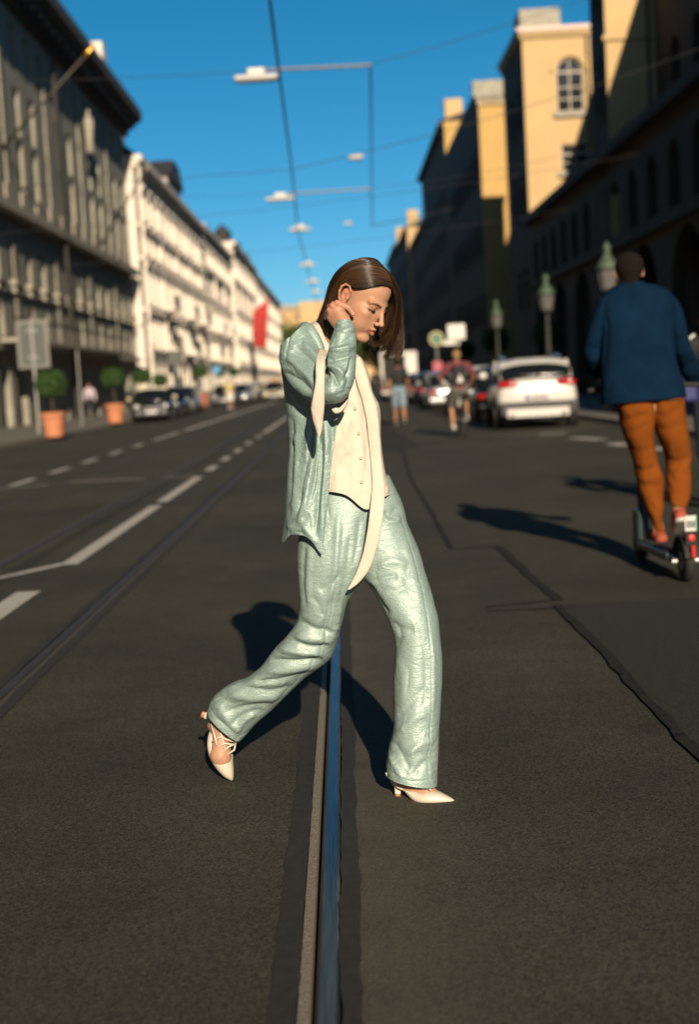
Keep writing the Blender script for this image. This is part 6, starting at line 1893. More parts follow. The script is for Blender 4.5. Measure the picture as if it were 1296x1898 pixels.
# ---- shoes
def shoe(name, rows, straps, heel_rows, cap_at):
    P, _ = loft(rows, 10, 48)
    s_ = under(join_grids(name, [(P, True)], M_SHOE, None, 0.002), woman)
    sb = MB()
    for poly in straps:
        sb.tube([at(*p) for p in poly], 0.0032, 6)
    o = sb.build('cage_straps', M_SHOE, fix=False, smooth=True); o.parent = s_
    Ph, _ = loft(heel_rows, 6, 20, power=3.0)
    o = grid_mesh('heel', Ph, True, M_SHOE, 0, parent=s_)
    a = smooth_rows([heel_rows[-1], cap_at], 2); Pc, _ = loft(a.tolist(), 2, 20, power=3.0)
    Pc = np.concatenate([Pc, np.repeat(Pc[-1].mean(0)[None, None], Pc.shape[1], 1)], 0)
    o = grid_mesh('heel_tip', Pc, True, M_HEELCAP, 0, parent=s_)
    return s_
shoe('shoe', [(389, 1352, 402, 1352, 4.655, .024), (385, 1366, 420, 1384, 4.64, .034), (384, 1384, 431, 1398, 4.622, .040), (389, 1404, 432, 1410, 4.612, .040), (400, 1423, 433, 1424, 4.608, .032), (414, 1438, 433, 1437, 4.606, .020), (425, 1445, 432, 1444, 4.604, .008), (428, 1446.5, 431, 1446.5, 4.604, .002)],
     [[(391, 1342, 4.61), (397, 1362, 4.585), (402, 1382, 4.575)], [(402, 1345, 4.60), (410, 1362, 4.58), (418, 1392, 4.575)], [(393, 1375, 4.59), (408, 1366, 4.578), (424, 1372, 4.575), (438, 1376, 4.59)], [(400, 1386, 4.585), (416, 1378, 4.572), (434, 1380, 4.58)],
      [(412, 1394, 4.578), (424, 1384, 4.572), (437, 1378, 4.585)], [(437, 1376, 4.59), (434, 1390, 4.58), (422, 1398, 4.578)]],
     [(394, 1352, 402, 1338, 4.675, .014), (386, 1336, 392, 1324, 4.685, .010), (377, 1331, 381, 1320, 4.69, .007)], (371, 1328, 375, 1318, 4.69, .007))
shoe('shoe', [(724, 1440, 752, 1440, 4.335, .022), (726, 1452, 770, 1462, 4.33, .030), (744, 1461, 784, 1462, 4.31, .034), (762, 1480, 790, 1461, 4.295, .038), (778, 1487, 802, 1463, 4.285, .038), (800, 1489, 816, 1468, 4.275, .030), (822, 1489, 828, 1474, 4.268, .020), (838, 1488, 839, 1480, 4.262, .010), (843, 1486, 843, 1484, 4.260, .002)],
     [[(770, 1462, 4.262), (782, 1450, 4.270), (790, 1440, 4.285)], [(783, 1463, 4.252), (784, 1452, 4.262), (776, 1440, 4.280)], [(797, 1465, 4.255), (800, 1456, 4.27), (808, 1452, 4.29)], [(764, 1455, 4.275), (785, 1455, 4.262), (806, 1455, 4.285)], [(716, 1432, 4.30), (719, 1440, 4.30), (735, 1452, 4.30)]],
     [(728, 1450, 750, 1452, 4.335, .014), (731, 1460, 745, 1461, 4.333, .009), (732, 1470, 743, 1471, 4.33, .0065)], (732, 1475, 743, 1476, 4.33, .0065))
# ------------------------------------------------------------------ other people
M_SKIN2 = skin_material('skin tanned', (0.50, 0.25, 0.14), attr=False)
M_HAIRD = mat('dark short hair', (0.012, 0.008, 0.005), 0.9, spec=0.15, bump=0.6, bscale=260)
M_HAIRB = mat('fair hair', (0.34, 0.20, 0.09), 0.7, bump=0.5, bscale=200)
M_BLUEJ = mat('navy blue cotton', (0.0025, 0.017, 0.043), 0.9, var=0.2, vscale=6, bump=0.15, bscale=160, spec=0.06)
M_RUST = mat('rust cotton twill', (0.225, 0.060, 0.0065), 0.9, var=0.12, vscale=7, bump=0.2, bscale=180, spec=0.1)
M_SNEAK = mat('red suede', (0.40, 0.075, 0.035), 0.8, var=0.2, vscale=20)
M_RUBW = mat('white rubber', (0.62, 0.58, 0.52), 0.6)
M_RUBB = mat('black rubber', (0.015, 0.015, 0.015), 0.8)
M_DENIM = mat('light denim', (0.22, 0.31, 0.38), 0.85, var=0.15, vscale=14)
M_DENIMD = mat('dark denim', (0.012, 0.017, 0.030), 0.85, var=0.15, vscale=14)
M_BLACKC = mat('black cotton', (0.012, 0.012, 0.014), 0.85, var=0.1, vscale=8)
M_MAROON = mat('maroon cotton', (0.20, 0.045, 0.055), 0.8, var=0.15, vscale=9)
M_GREYC = mat('grey shorts', (0.14, 0.13, 0.12), 0.85)
M_LILAC = mat('pale lilac cotton', (0.62, 0.52, 0.60), 0.8)
M_WHITEC = mat('white cotton', (0.75, 0.71, 0.64), 0.8)
M_YELLC = mat('pale yellow cotton', (0.62, 0.52, 0.22), 0.8)
M_VIOLET = mat('violet blue nylon', (0.025, 0.03, 0.15), 0.6)

def P_(*a): return np.array(a, float)
def stand_pose(h=1.75, stride=0.16, arm=0.10, lean=0.0, side=1):
    """joints of a walking figure, facing +y"""
    k = h / 1.75
    j = dict(pelvis=P_(0, 0, .95), waist=P_(0, .01, 1.08), chest=P_(0, .0 + lean * .3, 1.30), neck=P_(0, .0 + lean * .5, 1.48), head=P_(0, .03 + lean * .6, 1.63),
             shL=P_(-.19, 0, 1.42), shR=P_(.19, 0, 1.42), elL=P_(-.26, arm * side * .6 - .03, 1.15), elR=P_(.26, -arm * side * .6 - .03, 1.15),
             wrL=P_(-.27, arm * side * 1.6 + .04, .92), wrR=P_(.27, -arm * side * 1.4 + .04, .92),
             hipL=P_(-.095, 0, .92), hipR=P_(.095, 0, .92), knL=P_(-.10, -stride * side * .5 + .05, .50), knR=P_(.10, stride * side * .5 + .05, .50),
             anL=P_(-.10, -stride * side * 1.3, .10 + (.06 if side > 0 else 0)), anR=P_(.10, stride * side * 1.3, .10 + (.06 if side < 0 else 0)))
    j['toL'] = j['anL'] + P_(-.02, .17, -.06 - (.05 if side > 0 else 0)); j['toR'] = j['anR'] + P_(.02, .17, -.06 - (.05 if side < 0 else 0))
    return {a: b * k for a, b in j.items()}

def hand(F, w, d, r=0.010, s=1):
    """palm and five bent fingers continuing the forearm direction d"""
    d = d / np.linalg.norm(d)
    a = np.cross(d, P_(0, 1, 0)); a = a / (np.linalg.norm(a) + 1e-6) if np.linalg.norm(a) > .1 else P_(1, 0, 0)
    b = np.cross(d, a)
    pc = w + d * .075
    F.cone(w, pc, .024, .028, .01)
    for k, l_ in enumerate((.065, .078, .074, .058)):
        o = pc + b * (-.027 + .018 * k)
        F.chain([o, o + d * l_ * .6, o + d * l_ - a * .018 * s], [r, r * .95, r * .8], .003)
    t0 = w + d * .03 + b * -.028
    F.chain([t0, t0 + d * .03 - b * .02 - a * .01, t0 + d * .06 - b * .022 - a * .018], [r * 1.15, r, r * .85], .004)

def figure(name, label, loc, rz, j, top, bottom, shoes, hairm, res=0.014, sleeve='long', leg='long', skin=None, build=1.0, hair='short', hem=None, group=None, jacket=False, shoe2=None, noise=0.0, clothes=True, top_hand=None):
    e = empty(name, loc, rz); tag(e, label, 'person', group)
    A = np.array(list(j.values())); lo, hi = A.min(0) - .2, A.max(0) + .25
    mk = lambda: Field(*[np.arange(lo[i], hi[i], res) for i in range(3)])
    b = build
    torso = lambda F, g: (F.cone(j['pelvis'], j['waist'], .125 * b + g, .115 * b + g, .03), F.cone(j['waist'], j['chest'], .115 * b + g, .125 * b + g, .03),
                          F.cone(j['shL'] * .75 + j['shR'] * .25, j['shR'] * .75 + j['shL'] * .25, .085 * b + g, .085 * b + g, .05), F.cone(j['chest'], (j['neck'] * .8 + j['chest'] * .2), .12 * b + g, .06 + g * .5, .05))
    # one continuous body
    F = mk(); torso(F, -.012)
    F.cone(j['neck'] - P_(0, 0, .06), j['head'] - P_(0, .01, .05), .055, .052, .02)
    hd = j['head']
    F.cone(hd + P_(0, -.025, .035), hd + P_(0, .015, .035), .083, .078, .02); F.cone(hd + P_(0, .035, -.03), hd + P_(0, .045, -.075), .062, .045, .03)
    F.cone(hd + P_(0, .10, -.005), hd + P_(0, .118, -.025), .010, .013, .01)
    for s in (-1, 1):
        F.cone(hd + P_(s * .080, -.005, .015), hd + P_(s * .083, -.005, -.02), .015, .011, .004)
        S = 'L' if s < 0 else 'R'
        F.chain([j['sh' + S], j['el' + S], j['wr' + S]], [.048 * b, .038 * b, .026], .02)
        hand(F, j['wr' + S], j['wr' + S] - j['el' + S], s=s)
        F.chain([j['hip' + S], j['kn' + S], j['an' + S]], [.078 * b, .052 * b, .036], .03)
        F.chain([j['an' + S], j['to' + S]], [.035, .028], .02)
    under0 = obj('body', F.mesh('body'), skin or M_SKIN2, e)
    if clothes:
        # top
        F = mk(); g = .020 if jacket else .010
        torso(F, g)
        for S in 'LR':
            if sleeve == 'long': F.chain([j['sh' + S], j['el' + S], j['wr' + S]], [.066 * b + g * .6, .056 * b + g * .5, .045 + g * .5], .03)
            else:
                F.cone(j['sh' + S], j['sh' + S] * .35 + j['el' + S] * .65, .064 * b + g, .058 * b + g, .03)
        hz = hem if hem is not None else j['pelvis'][2] - .03
        if jacket:
            F.cone(j['waist'], j['pelvis'] + P_(0, 0, -.02), .125 * b + g, .15 * b + g, .03)
        X, Y, Z = np.meshgrid(*F.ax, indexing='ij')
        tilt = jacket if isinstance(jacket, float) else 0.0
        if noise:
            pts = np.stack([X, Y, Z], -1).reshape(-1, 3)
            F.F += (noise * (vnoise(pts * P_(9, 9, 13)) + .6 * vnoise(pts * P_(19, 19, 27)))).reshape(X.shape).astype(np.float32)
        F.F = np.maximum(F.F, (hz - Z + tilt * X) * (np.hypot(X - j['pelvis'][0], Y - j['pelvis'][1]) < .26) - 9 * (np.hypot(X - j['pelvis'][0], Y - j['pelvis'][1]) >= .26)).astype(np.float32)
        F.F = np.maximum(F.F, Z - (j['neck'][2] + .03))
        obj('jacket' if jacket else 'shirt', F.mesh('top'), top, e)
        # legwear
        F = mk(); g = .012
        F.cone(j['hipL'] + P_(.03, 0, .02), j['hipR'] + P_(-.03, 0, .02), .115 * b + g, .115 * b + g, .03); F.cone(j['pelvis'], j['waist'] - P_(0, 0, .03), .12 * b + g, .112 * b + g, .03)
        for S in 'LR':
            if leg == 'long': F.chain([j['hip' + S], j['kn' + S], j['an' + S] + P_(0, 0, .02)], [.092 * b + g, .070 * b + g, .056 + g], .02)
            else: F.cone(j['hip' + S], j['hip' + S] * .08 + j['kn' + S] * .92, .092 * b + g, .082 * b + g, .02)
        if noise:
            X, Y, Z = np.meshgrid(*F.ax, indexing='ij'); pts = np.stack([X, Y, Z], -1).reshape(-1, 3)
            F.F += (noise * .8 * (vnoise(pts * P_(8, 8, 22)) + .6 * vnoise(pts * P_(16, 16, 40)))).reshape(X.shape).astype(np.float32)
        obj('trousers' if leg == 'long' else 'shorts', F.mesh('legwear'), bottom, e)
    for S in 'LR':
        a, t = j['an' + S], j['to' + S]
        dirv = (t - a); dirv[2] = 0; dirv = dirv / (np.linalg.norm(dirv) + 1e-6)
        q = Field(*[np.arange(min(a[i], t[i]) - .12, max(a[i], t[i]) + .12, res * .8) for i in range(3)])
        heel = a + P_(0, 0, -.045) - dirv * .055
        q.cone(heel, t, .040, .034, .01); q.cone(a + P_(0, 0, -.02), a * .45 + t * .55 + P_(0, 0, .012), .044, .036, .02)
        o = obj('shoe', q.mesh('shoe'), shoes, e)
        q = Field(*[np.arange(min(a[i], t[i]) - .14, max(a[i], t[i]) + .14, res * .8) for i in range(3)])
        dn = np.cross(np.cross(t - heel, P_(0, 0, 1)), t - heel); dn = -dn / (np.linalg.norm(dn) + 1e-6)
        if dn[2] > 0: dn = -dn
        q.cone(heel + dn * .026, t + dn * .020, .040, .036, .0)
        X, Y, Z = np.meshgrid(*q.ax, indexing='ij')
        hgt = (X - heel[0]) * dn[0] + (Y - heel[1]) * dn[1] + (Z - heel[2]) * dn[2]
        q.F = np.maximum(q.F, np.maximum(.018 - hgt, hgt - .045)).astype(np.float32)
        obj('sole', q.mesh('sole'), shoe2 or M_RUBW, o)
    # hair
    F = Field(*[np.arange(hd[i] - .22, hd[i] + .2, res * .75) for i in range(3)])
    F.cone(hd + P_(0, -.030, .042), hd + P_(0, .012, .046), .088, .084, .02)
    if hair == 'long': F.cone(hd + P_(0, -.05, 0), hd + P_(0, -.07, -.14), .075, .06, .03)
    F.cone(hd + P_(0, -.045, .0), hd + P_(0, -.05, -.05), .072, .05, .02)
    X, Y, Z = np.meshgrid(*F.ax, indexing='ij')
    F.F = np.maximum(F.F, np.minimum(Y - (hd[1] + .045), .06 - (Z - hd[2]))).astype(np.float32)     # leaves the face free
    F.F = np.maximum(F.F, .055 - np.sqrt(((np.abs(X) - .098) / .6) ** 2 + (Y - hd[1] + .002) ** 2 + (Z - hd[2] + .02) ** 2)).astype(np.float32)
    obj('hair', F.mesh('hair'), hairm, e)
    return e

# ---- the man on the scooter, seen from behind, riding away
MLOC = np.array([1.95, 8.95, 0.0])
mj = lambda x, y, Y: np.array(at(x, y, Y)) - MLOC
jm = dict(pelvis=mj(1208, 752, 8.98), waist=mj(1192, 690, 9.0), chest=mj(1180, 612, 9.05), neck=mj(1170, 536, 9.10), head=mj(1167, 506, 9.12), shL=mj(1124, 580, 9.07), shR=mj(1238, 568, 9.07),
          elL=mj(1102, 650, 9.12), elR=mj(1264, 645, 9.12), wrL=mj(1112, 690, 9.36), wrR=mj(1284, 688, 9.34), hipL=mj(1180, 775, 8.98), hipR=mj(1240, 770, 8.98), knL=mj(1198, 868, 9.06), knR=mj(1257, 862, 9.06),
          anL=mj(1222, 984, 9.04), anR=mj(1259, 942, 8.90))
jm['toL'] = jm['anL'] + P_(-.01, .17, -.055); jm['toR'] = jm['anR'] + P_(.005, .115, -.125)
man = figure('person', 'man in navy jacket and rust trousers riding a scooter away from the camera', tuple(MLOC), 0, jm, M_BLUEJ, M_RUST, M_SNEAK, M_HAIRD, res=0.0085, clothes=False, build=0.72)
def mloft(rows, folds, seg=64, n=8, power=2.4, amp=.004, fr=6.0, closed=True):
    P, T = loft(rows, n, seg, power=power)
    P = finish(P, folds, closed, amp, fr, (1, 1, 1.4))
    return P
TR = [(1150, 526, 1194, 525, 9.10, .060), (1132, 534, 1222, 530, 9.085, .085), (1113, 556, 1246, 546, 9.075, .115), (1112, 590, 1250, 580, 9.06, .140), (1113, 640, 1250, 630, 9.045, .152), (1113, 690, 1256, 676, 9.02, .158), (1114, 730, 1266, 714, 9.0, .168), (1115, 749, 1272, 734, 9.0, .175)]
P7 = mloft(TR, creases(loft(TR, 8, 64)[0], 30, 80, 28, ln=(25, 80), amp=(4, 9), w=(3, 6), seed=73) + [([(1120, 560), (1125, 620), (1118, 690)], -12, 5), ([(1238, 560), (1240, 630), (1243, 670)], -9, 5), ([(1150, 640), (1190, 660), (1230, 640)], -5, 12), ([(1140, 720), (1170, 690), (1200, 700)], 6, 12), ([(1180, 560), (1182, 620), (1186, 700)], -3, 4), ([(1210, 720), (1225, 690), (1235, 650)], -6, 9), ([(1150, 700), (1160, 720), (1180, 730)], -6, 8)], 96, 10, 2.6)
AL = [(1112, 552, 1140, 544, 9.08, .075), (1100, 580, 1130, 575, 9.085, .082), (1091, 610, 1127, 608, 9.09, .080), (1084, 640, 1122, 640, 9.11, .076), (1083, 668, 1122, 672, 9.15, .072), (1090, 690, 1124, 692, 9.24, .066), (1098, 700, 1124, 702, 9.34, .055)]
P8 = mloft(AL, [([(1085, 640), (1100, 648), (1118, 644)], -9, 5), ([(1090, 660), (1105, 672), (1118, 668)], 8, 6), ([(1100, 680), (1110, 674), (1120, 680)], -8, 4), ([(1098, 600), (1108, 612), (1122, 606)], -6, 6)])
AR = [(1222, 536, 1250, 552, 9.08, .075), (1236, 565, 1264, 575, 9.085, .082), (1241, 600, 1272, 602, 9.09, .078), (1246, 640, 1281, 640, 9.11, .074), (1256, 672, 1292, 666, 9.16, .072), (1268, 700, 1302, 688, 9.24, .066), (1278, 714, 1306, 702, 9.32, .056)]
P9 = mloft(AR, [([(1245, 620), (1260, 632), (1276, 626)], -9, 5), ([(1250, 650), (1268, 655), (1284, 645)], 8, 6), ([(1258, 680), (1275, 678), (1290, 668)], -8, 4), ([(1262, 690), (1280, 695), (1296, 690)], 6, 5)])
jk = under(join_grids('jacket', [(P7, True), (P8, True), (P9, True)], M_BLUEJ, None, .004), man)
o = under(grid_mesh('collar', loft([(1150, 523, 1195, 522, 9.10, .066), (1150, 529, 1197, 528, 9.095, .078), (1143, 534, 1202, 534, 9.09, .088)], 5, 40)[0], True, M_BLUEJ, .003), man)
GL = [(1148, 718, 1216, 714, 8.99, .10), (1144, 748, 1216, 752, 8.985, .125), (1149, 775, 1213, 785, 8.985, .115), (1157, 805, 1212, 812, 9.0, .105), (1172, 848, 1218, 852, 9.04, .095), (1180, 880, 1228, 885, 9.06, .092), (1186, 908, 1230, 912, 9.06, .088), (1198, 940, 1228, 945, 9.05, .078), (1210, 970, 1222, 966, 9.045, .064), (1213, 980, 1226, 978, 9.045, .060)]
GL[-2] = (1207, 962, 1226, 962, 9.05, .068); GL[-1] = (1211, 984, 1233, 984, 9.05, .062)
P10 = mloft(GL, creases(loft(GL, 8, 64)[0], 26, 70, 22, ln=(20, 60), amp=(4, 9), w=(2.5, 5), seed=71) + [([(1150, 780), (1180, 775), (1205, 765)], -13, 5), ([(1155, 800), (1180, 798), (1208, 782)], -8.6, 5), ([(1165, 832), (1190, 838), (1214, 830)], -7.6, 6), ([(1175, 868), (1200, 872), (1222, 862)], -13, 5), ([(1182, 884), (1205, 888), (1228, 880)], 9.7, 6), ([(1186, 898), (1206, 902), (1228, 898)], -8.6, 5), ([(1205, 930), (1215, 945), (1224, 955)], -6.5, 5)], amp=.005)
GR = [(1196, 716, 1254, 712, 8.99, .10), (1204, 745, 1266, 736, 8.985, .122), (1210, 775, 1271, 770, 8.985, .115), (1220, 808, 1275, 804, 9.0, .105), (1234, 842, 1280, 838, 9.04, .095), (1237, 868, 1281, 866, 9.05, .092), (1238, 895, 1280, 895, 9.0, .086), (1239, 918, 1278, 922, 8.95, .078), (1242, 934, 1270, 942, 8.92, .070)]
P11 = mloft(GR, creases(loft(GR, 8, 64)[0], 26, 78, 22, ln=(20, 60), amp=(4, 9), w=(2.5, 5), seed=72) + [([(1215, 765), (1235, 772), (1262, 755)], -10.8, 5), ([(1215, 790), (1240, 796), (1270, 782)], -8.6, 6), ([(1236, 850), (1258, 856), (1278, 846)], -13, 5), ([(1238, 866), (1258, 870), (1278, 864)], 8.6, 5), ([(1240, 884), (1258, 888), (1276, 880)], -9.7, 5), ([(1240, 908), (1258, 906), (1276, 912)], -9.7, 5), ([(1242, 922), (1258, 920), (1272, 928)], 7.6, 5)], amp=.005)
tr = under(join_grids('trousers', [(P10, True), (P11, True)], M_RUST, None, .003), man)
MB().box(-.045, .055, -.004, .004, -.002, .002).build('pocket_welt', M_BLACKC, man, fix=False).location = Vector(at(1250, 742, 8.865)) - Vector(MLOC)

def scooter(loc, rz):
    e = empty('kick_scooter', loc, rz); tag(e, 'dark electric kick scooter with red rear lamp under the man', 'scooter')
    M_TEAL = mat('dark teal paint', (0.010, 0.030, 0.030), 0.4, coat=0.4)
    M_REDL = mat('red reflector', (0.62, 0.03, 0.02), 0.2)
    t = MB().lathe([(.05, -.028), (.092, -.03), (.118, -.022), (.125, 0), (.118, .022), (.092, .03), (.05, .028)], seg=28, axis='x').mesh('tyre', smooth=True, fix=True); t.materials.append(M_RUBB)
    h = MB().lathe([(.01, -.032), (.055, -.032), (.055, .032), (.01, .032)], seg=20, axis='x').mesh('hub', fix=True); h.materials.append(M_GALV)
    for yy in (-.50, .56):
        w = obj('wheel', t, None, e, (0, yy, .125)); obj('hub', h, None, w)
    d = bevel(MB().box(-.085, .085, -.36, .40, .105, .165).build('deck', M_TEAL, e), .02, 3)
    MB().box(-.075, .075, -.34, .38, .1655, .170).build('grip_mat', M_RUBB, d)
    for s in (-1, 1):
        MB().tube([(s * .050, -.34, .14), (s * .052, -.45, .13), (s * .052, -.50, .125)], .014, 8).build('rear_fork', M_GALV, e)
        MB().tube([(s * .052, -.50, .125), (s * .085, -.50, .125)], .016, 10).build('axle_nut', M_GALV, e)
        MB().box(s * .075 - .006, s * .075 + .006, -.35, -.30, .10, .16).build('deck_bracket', M_CHROME, e, fix=False)
    # mudguard with lamp and plate
    m = MB()
    n = 14; pr = []
    for k in range(n):
        a = R(15 + 150 * k / (n - 1)); pr.append((-.50 + .150 * math.cos(a), .125 + .150 * math.sin(a)))
    for k in range(n - 1):
        (y0, z0), (y1, z1) = pr[k], pr[k + 1]
        m.add([(-.042, y0, z0), (.042, y0, z0), (.042, y1, z1), (-.042, y1, z1), (-.038, y0, z0 - .006), (.038, y0, z0 - .006), (.038, y1, z1 - .006), (-.038, y1, z1 - .006)], [(0, 1, 2, 3), (7, 6, 5, 4), (0, 3, 7, 4), (2, 1, 5, 6)])
    m.build('mudguard', M_RUBB, e)
    MB().box(-.03, .03, -.625, -.60, .235, .30).build('lamp_holder', M_RUBB, e, fix=False)
    m = MB(); m.lathe([(.005, -.012), (.018, -.010), (.022, 0), (.022, .012)], (0, -.632, .275), 16, axis='y'); m.build('rear_lamp', mat('lit rear lamp', (0.8, 0.05, 0.03), 0.3), e)
    MB().box(-.010, .010, -.668, -.655, .165, .235).build('reflector', M_REDL, e, fix=False)
    p = MB().box(-.034, .034, -.628, -.622, .315, .405).build('insurance_plate', M_PLATE, e, fix=False)
    for k in range(3): MB().box(-.024 + k * .018, -.012 + k * .018, -.6305, -.6285, .335, .375).build('plate_digit', M_PLATEB, p, fix=False)
    MB().box(.028, .034, -.6306, -.6286, .318, .402).build('plate_edge', mat('green plate edge', (0.05, 0.55, 0.30), 0.5), p, fix=False)
    # steering column
    MB().tube([(0, .42, .15), (0, .50, .42), (0, .40, 1.13)], [.034, .030, .024], 12).build('stem', M_TEAL, e)
    bevel(MB().box(-.085, -.035, .30, .44, .10, .36).build('battery_box', M_TEAL, e), .02, 2)
    MB().tube([(-.27, .34, 1.15), (-.1, .39, 1.16), (.1, .39, 1.16), (.27, .34, 1.15)], .013, 8).build('handlebar', M_RUBB, e)
    for s in (-1, 1):
        MB().tube([(s * .27, .34, 1.15), (s * .37, .31, 1.145)], .017, 10).build('grip', M_RUBB, e)
        MB().tube([(s * .035, .56, .125), (s * .035, .50, .30)], .014, 8).build('front_fork', M_GALV, e)
    m = MB(); m.lathe([(.005, -.02), (.028, -.02), (.028, .03), (.005, .035)], (0, .47, .95), 14, axis='y'); m.build('head_lamp', M_HEAD, e)
scooter((1.955, 8.845, 0), R(2.5))

# ---- pedestrian cut by the right picture edge
j = stand_pose(1.76, .18, .10, 0.0, 1)
ped = figure('person', 'pedestrian in dark clothes with violet shoulder bag at the right picture edge', (3.27, 12.55, 0), R(6), j, M_BLACKC, M_DENIMD, M_RUBB, M_HAIRD, res=0.012, shoe2=M_RUBW, noise=.004)
def bag():
    e = empty('shoulder_bag', (2.99, 12.45, 1.0), R(10)); tag(e, 'violet blue shoulder bag carried by the pedestrian at the edge', 'bag')
    bevel(MB().box(-.07, .07, -.16, .16, -.06, .34).build('pouch', M_VIOLET, e), .04, 3)
    bevel(MB().box(-.078, -.071, -.14, .14, .14, .30).build('flap', M_VIOLET, e), .003, 1)
    MB().tube([(0, -.12, .34), (.02, -.05, .48), (.10, 0, .52), (.06, .08, .48), (0, .12, .34)], .014, 6).build('strap', M_WHITEC, e)
bag()

# ---- walkers in the distance
j = stand_pose(1.80, .17, .10, 0, -1)
figure('person', 'man in black shirt and light denim shorts walking away', (1.53, 38.9, 0), R(3), j, M_BLACKC, M_DENIM, M_BLACKC, M_HAIRD, res=.018, sleeve='short', leg='short', group='distant people')
j = stand_pose(1.76, .16, .08, 0, 1)
figure('person', 'dark dressed person walking ahead of the white van', gnd(700, 752), R(0), j, M_BLACKC, M_DENIMD, M_BLACKC, M_HAIRD, res=.02, group='distant people')
j = stand_pose(1.74, .12, .06, 0, 1)
figure('person', 'person in pale lilac shirt walking by the sandstone arches', (-12.6, 71.0, .11), R(185), j, M_LILAC, M_BLACKC, M_BLACKC, M_HAIRD, res=.018, group='distant people')
j = stand_pose(1.72, .12, .06, 0, -1)
figure('person', 'person in yellow top and white shorts stepping off the far kerb', (-6.5, 82.0, 0), R(180), j, M_YELLC, M_WHITEC, M_WHITEC, M_HAIRB, res=.018, leg='short', sleeve='short', hair='long', group='distant people')

# ---- cyclist
CXY = (2.42, 29.6)
jc = dict(pelvis=P_(0, -.12, 1.0), waist=P_(0, -.06, 1.13), chest=P_(0, .06, 1.36), neck=P_(0, .14, 1.53), head=P_(0, .19, 1.67), shL=P_(-.20, .10, 1.46), shR=P_(.20, .10, 1.46),
          elL=P_(-.36, .24, 1.24), elR=P_(.36, .24, 1.24), wrL=P_(-.28, .46, 1.06), wrR=P_(.28, .46, 1.06), hipL=P_(-.10, -.10, .97), hipR=P_(.10, -.10, .97),
          knL=P_(-.16, .18, .66), knR=P_(.16, .26, .80), anL=P_(-.15, .06, .24), anR=P_(.15, .14, .42), toL=P_(-.17, .20, .17), toR=P_(.17, .28, .36))
cyc = figure('person', 'cyclist in maroon shirt with a black backpack riding away', (*CXY, 0), R(3), jc, M_MAROON, M_GREYC, M_WHITEC, M_HAIRB, res=.014, sleeve='short', leg='short', build=1.08, noise=.004)
def backpack():
    e = empty('backpack', (CXY[0], CXY[1] - .19, 1.10), R(3)); tag(e, 'black backpack with pale triangle on the cyclist', 'backpack')
    o = subsurf(bevel(MB().box(-.15, .15, -.12, .10, -.05, .38).build('sack', M_BLACKC, e), .06, 3), 1)
    MB().add([(-.07, -.128, .03), (.07, -.128, .03), (0, -.128, .20), (-.07, -.124, .03), (.07, -.124, .03), (0, -.124, .20)], [(0, 1, 2), (5, 4, 3), (0, 3, 4, 1), (1, 4, 5, 2), (2, 5, 3, 0)]).build('triangle_patch', M_WHITEC, e)
    for s in (-1, 1): MB().tube([(s * .10, .08, .36), (s * .13, .22, .40), (s * .15, .34, .28)], .018, 6).build('strap', M_BLACKC, e)
backpack()
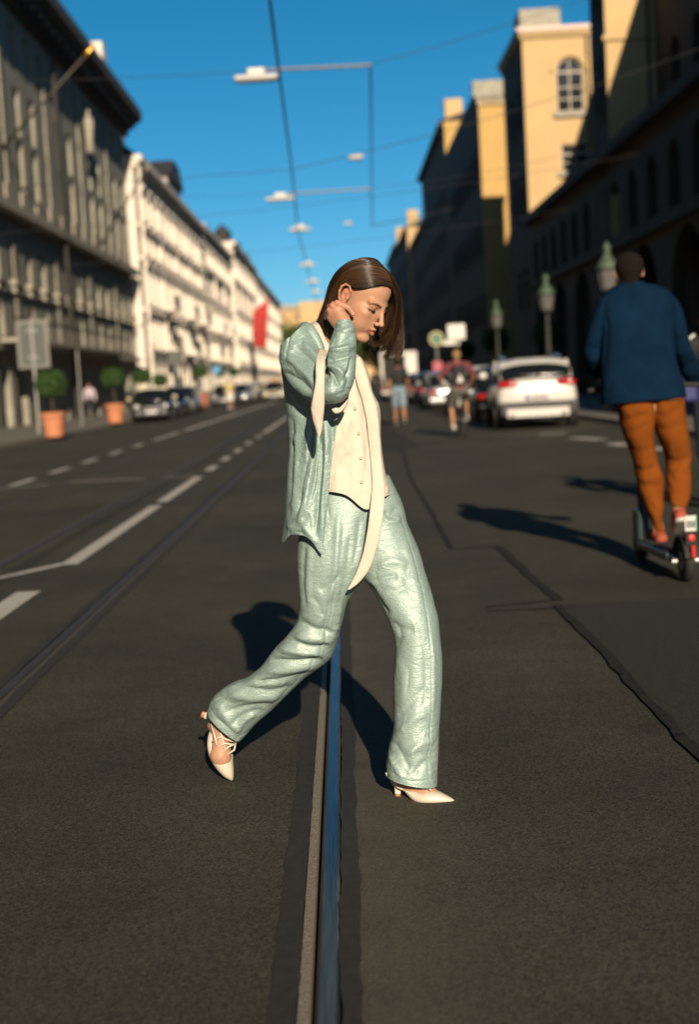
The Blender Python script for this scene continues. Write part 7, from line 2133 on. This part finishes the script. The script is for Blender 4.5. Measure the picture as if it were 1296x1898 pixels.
def bicycle(loc, rz):
    e = empty('bicycle', loc, rz); tag(e, 'black bicycle ridden by the person in maroon', 'bicycle')
    t = MB(); n = 32
    pts = [(0, .335 * math.cos(2 * math.pi * k / n), .335 * math.sin(2 * math.pi * k / n)) for k in range(n + 1)]
    tm = MB().tube(pts, .020, 8, cap=False).mesh('tyre', smooth=True); tm.materials.append(M_RUBB)
    sp = MB()
    for k in range(18):
        a = 2 * math.pi * k / 18; sp.tube([(.02 * (-1) ** k, .02 * math.cos(a), .02 * math.sin(a)), (0, .32 * math.cos(a + .2), .32 * math.sin(a + .2))], .0018, 4)
    sp.lathe([(.005, -.03), (.02, -.03), (.02, .03), (.005, .03)], seg=10, axis='x')
    sm_ = sp.mesh('spokes', fix=False); sm_.materials.append(M_GALV)
    for yy in (-.52, .54):
        w = obj('wheel', tm, None, e, (0, yy, .355)); obj('spokes', sm_, None, w)
    f = MB()
    bb, seat, hd0, hd1, rr, fr = (0, -.08, .30), (0, -.24, .82), (0, .36, .62), (0, .32, .80), (0, -.52, .355), (0, .54, .355)
    for a, b_ in ((bb, seat), (bb, hd0), (seat, hd1), (hd0, hd1)): f.tube([a, b_], .018, 8)
    for s in (-1, 1):
        for a in (bb, seat): f.tube([(s * .02, a[1], a[2]), (s * .06, rr[1], rr[2])], .011, 6)
        f.tube([(s * .02, hd0[1], hd0[2]), (s * .055, .42, .55), (s * .055, fr[1], fr[2])], .013, 6)
    f.build('frame', M_BLACKC, e)
    MB().tube([(0, .32, .80), (0, .29, 1.0)], .014, 8).tube([(-.30, .36, 1.04), (-.12, .32, 1.02), (.12, .32, 1.02), (.30, .36, 1.04)], .013, 8).build('handlebar', M_RUBB, e)
    s_ = MB().add([(-.08, -.38, .90), (.08, -.38, .90), (.03, -.10, .89), (-.03, -.10, .89), (-.07, -.38, .85), (.07, -.38, .85), (.025, -.10, .85), (-.025, -.10, .85)], [(0, 1, 2, 3), (7, 6, 5, 4), (0, 4, 5, 1), (1, 5, 6, 2), (2, 6, 7, 3), (3, 7, 4, 0)])
    subsurf(s_.build('saddle', M_RUBB, e), 2); MB().tube([(0, -.24, .82), (0, -.25, .86)], .014, 8).build('seat_post', M_GALV, e)
    MB().box(-.035, .035, -.62, -.59, .60, .68).build('rear_lamp', M_TAIL, e)
    MB().box(-.045, .045, -.80, -.45, .70, .715).build('rear_rack', M_RUBB, e)
    for s, (yy, zz) in ((-1, (.02, .17)), (1, (.10, .35))):
        MB().tube([(s * .06, -.08, .30), (s * .09, yy, zz)], .011, 6).build('crank', M_GALV, e)
        MB().box(min(s * .10, s * .20), max(s * .10, s * .20), yy - .04, yy + .05, zz - .012, zz + .012).build('pedal', M_RUBB, e)
bicycle((*CXY, 0), R(3))
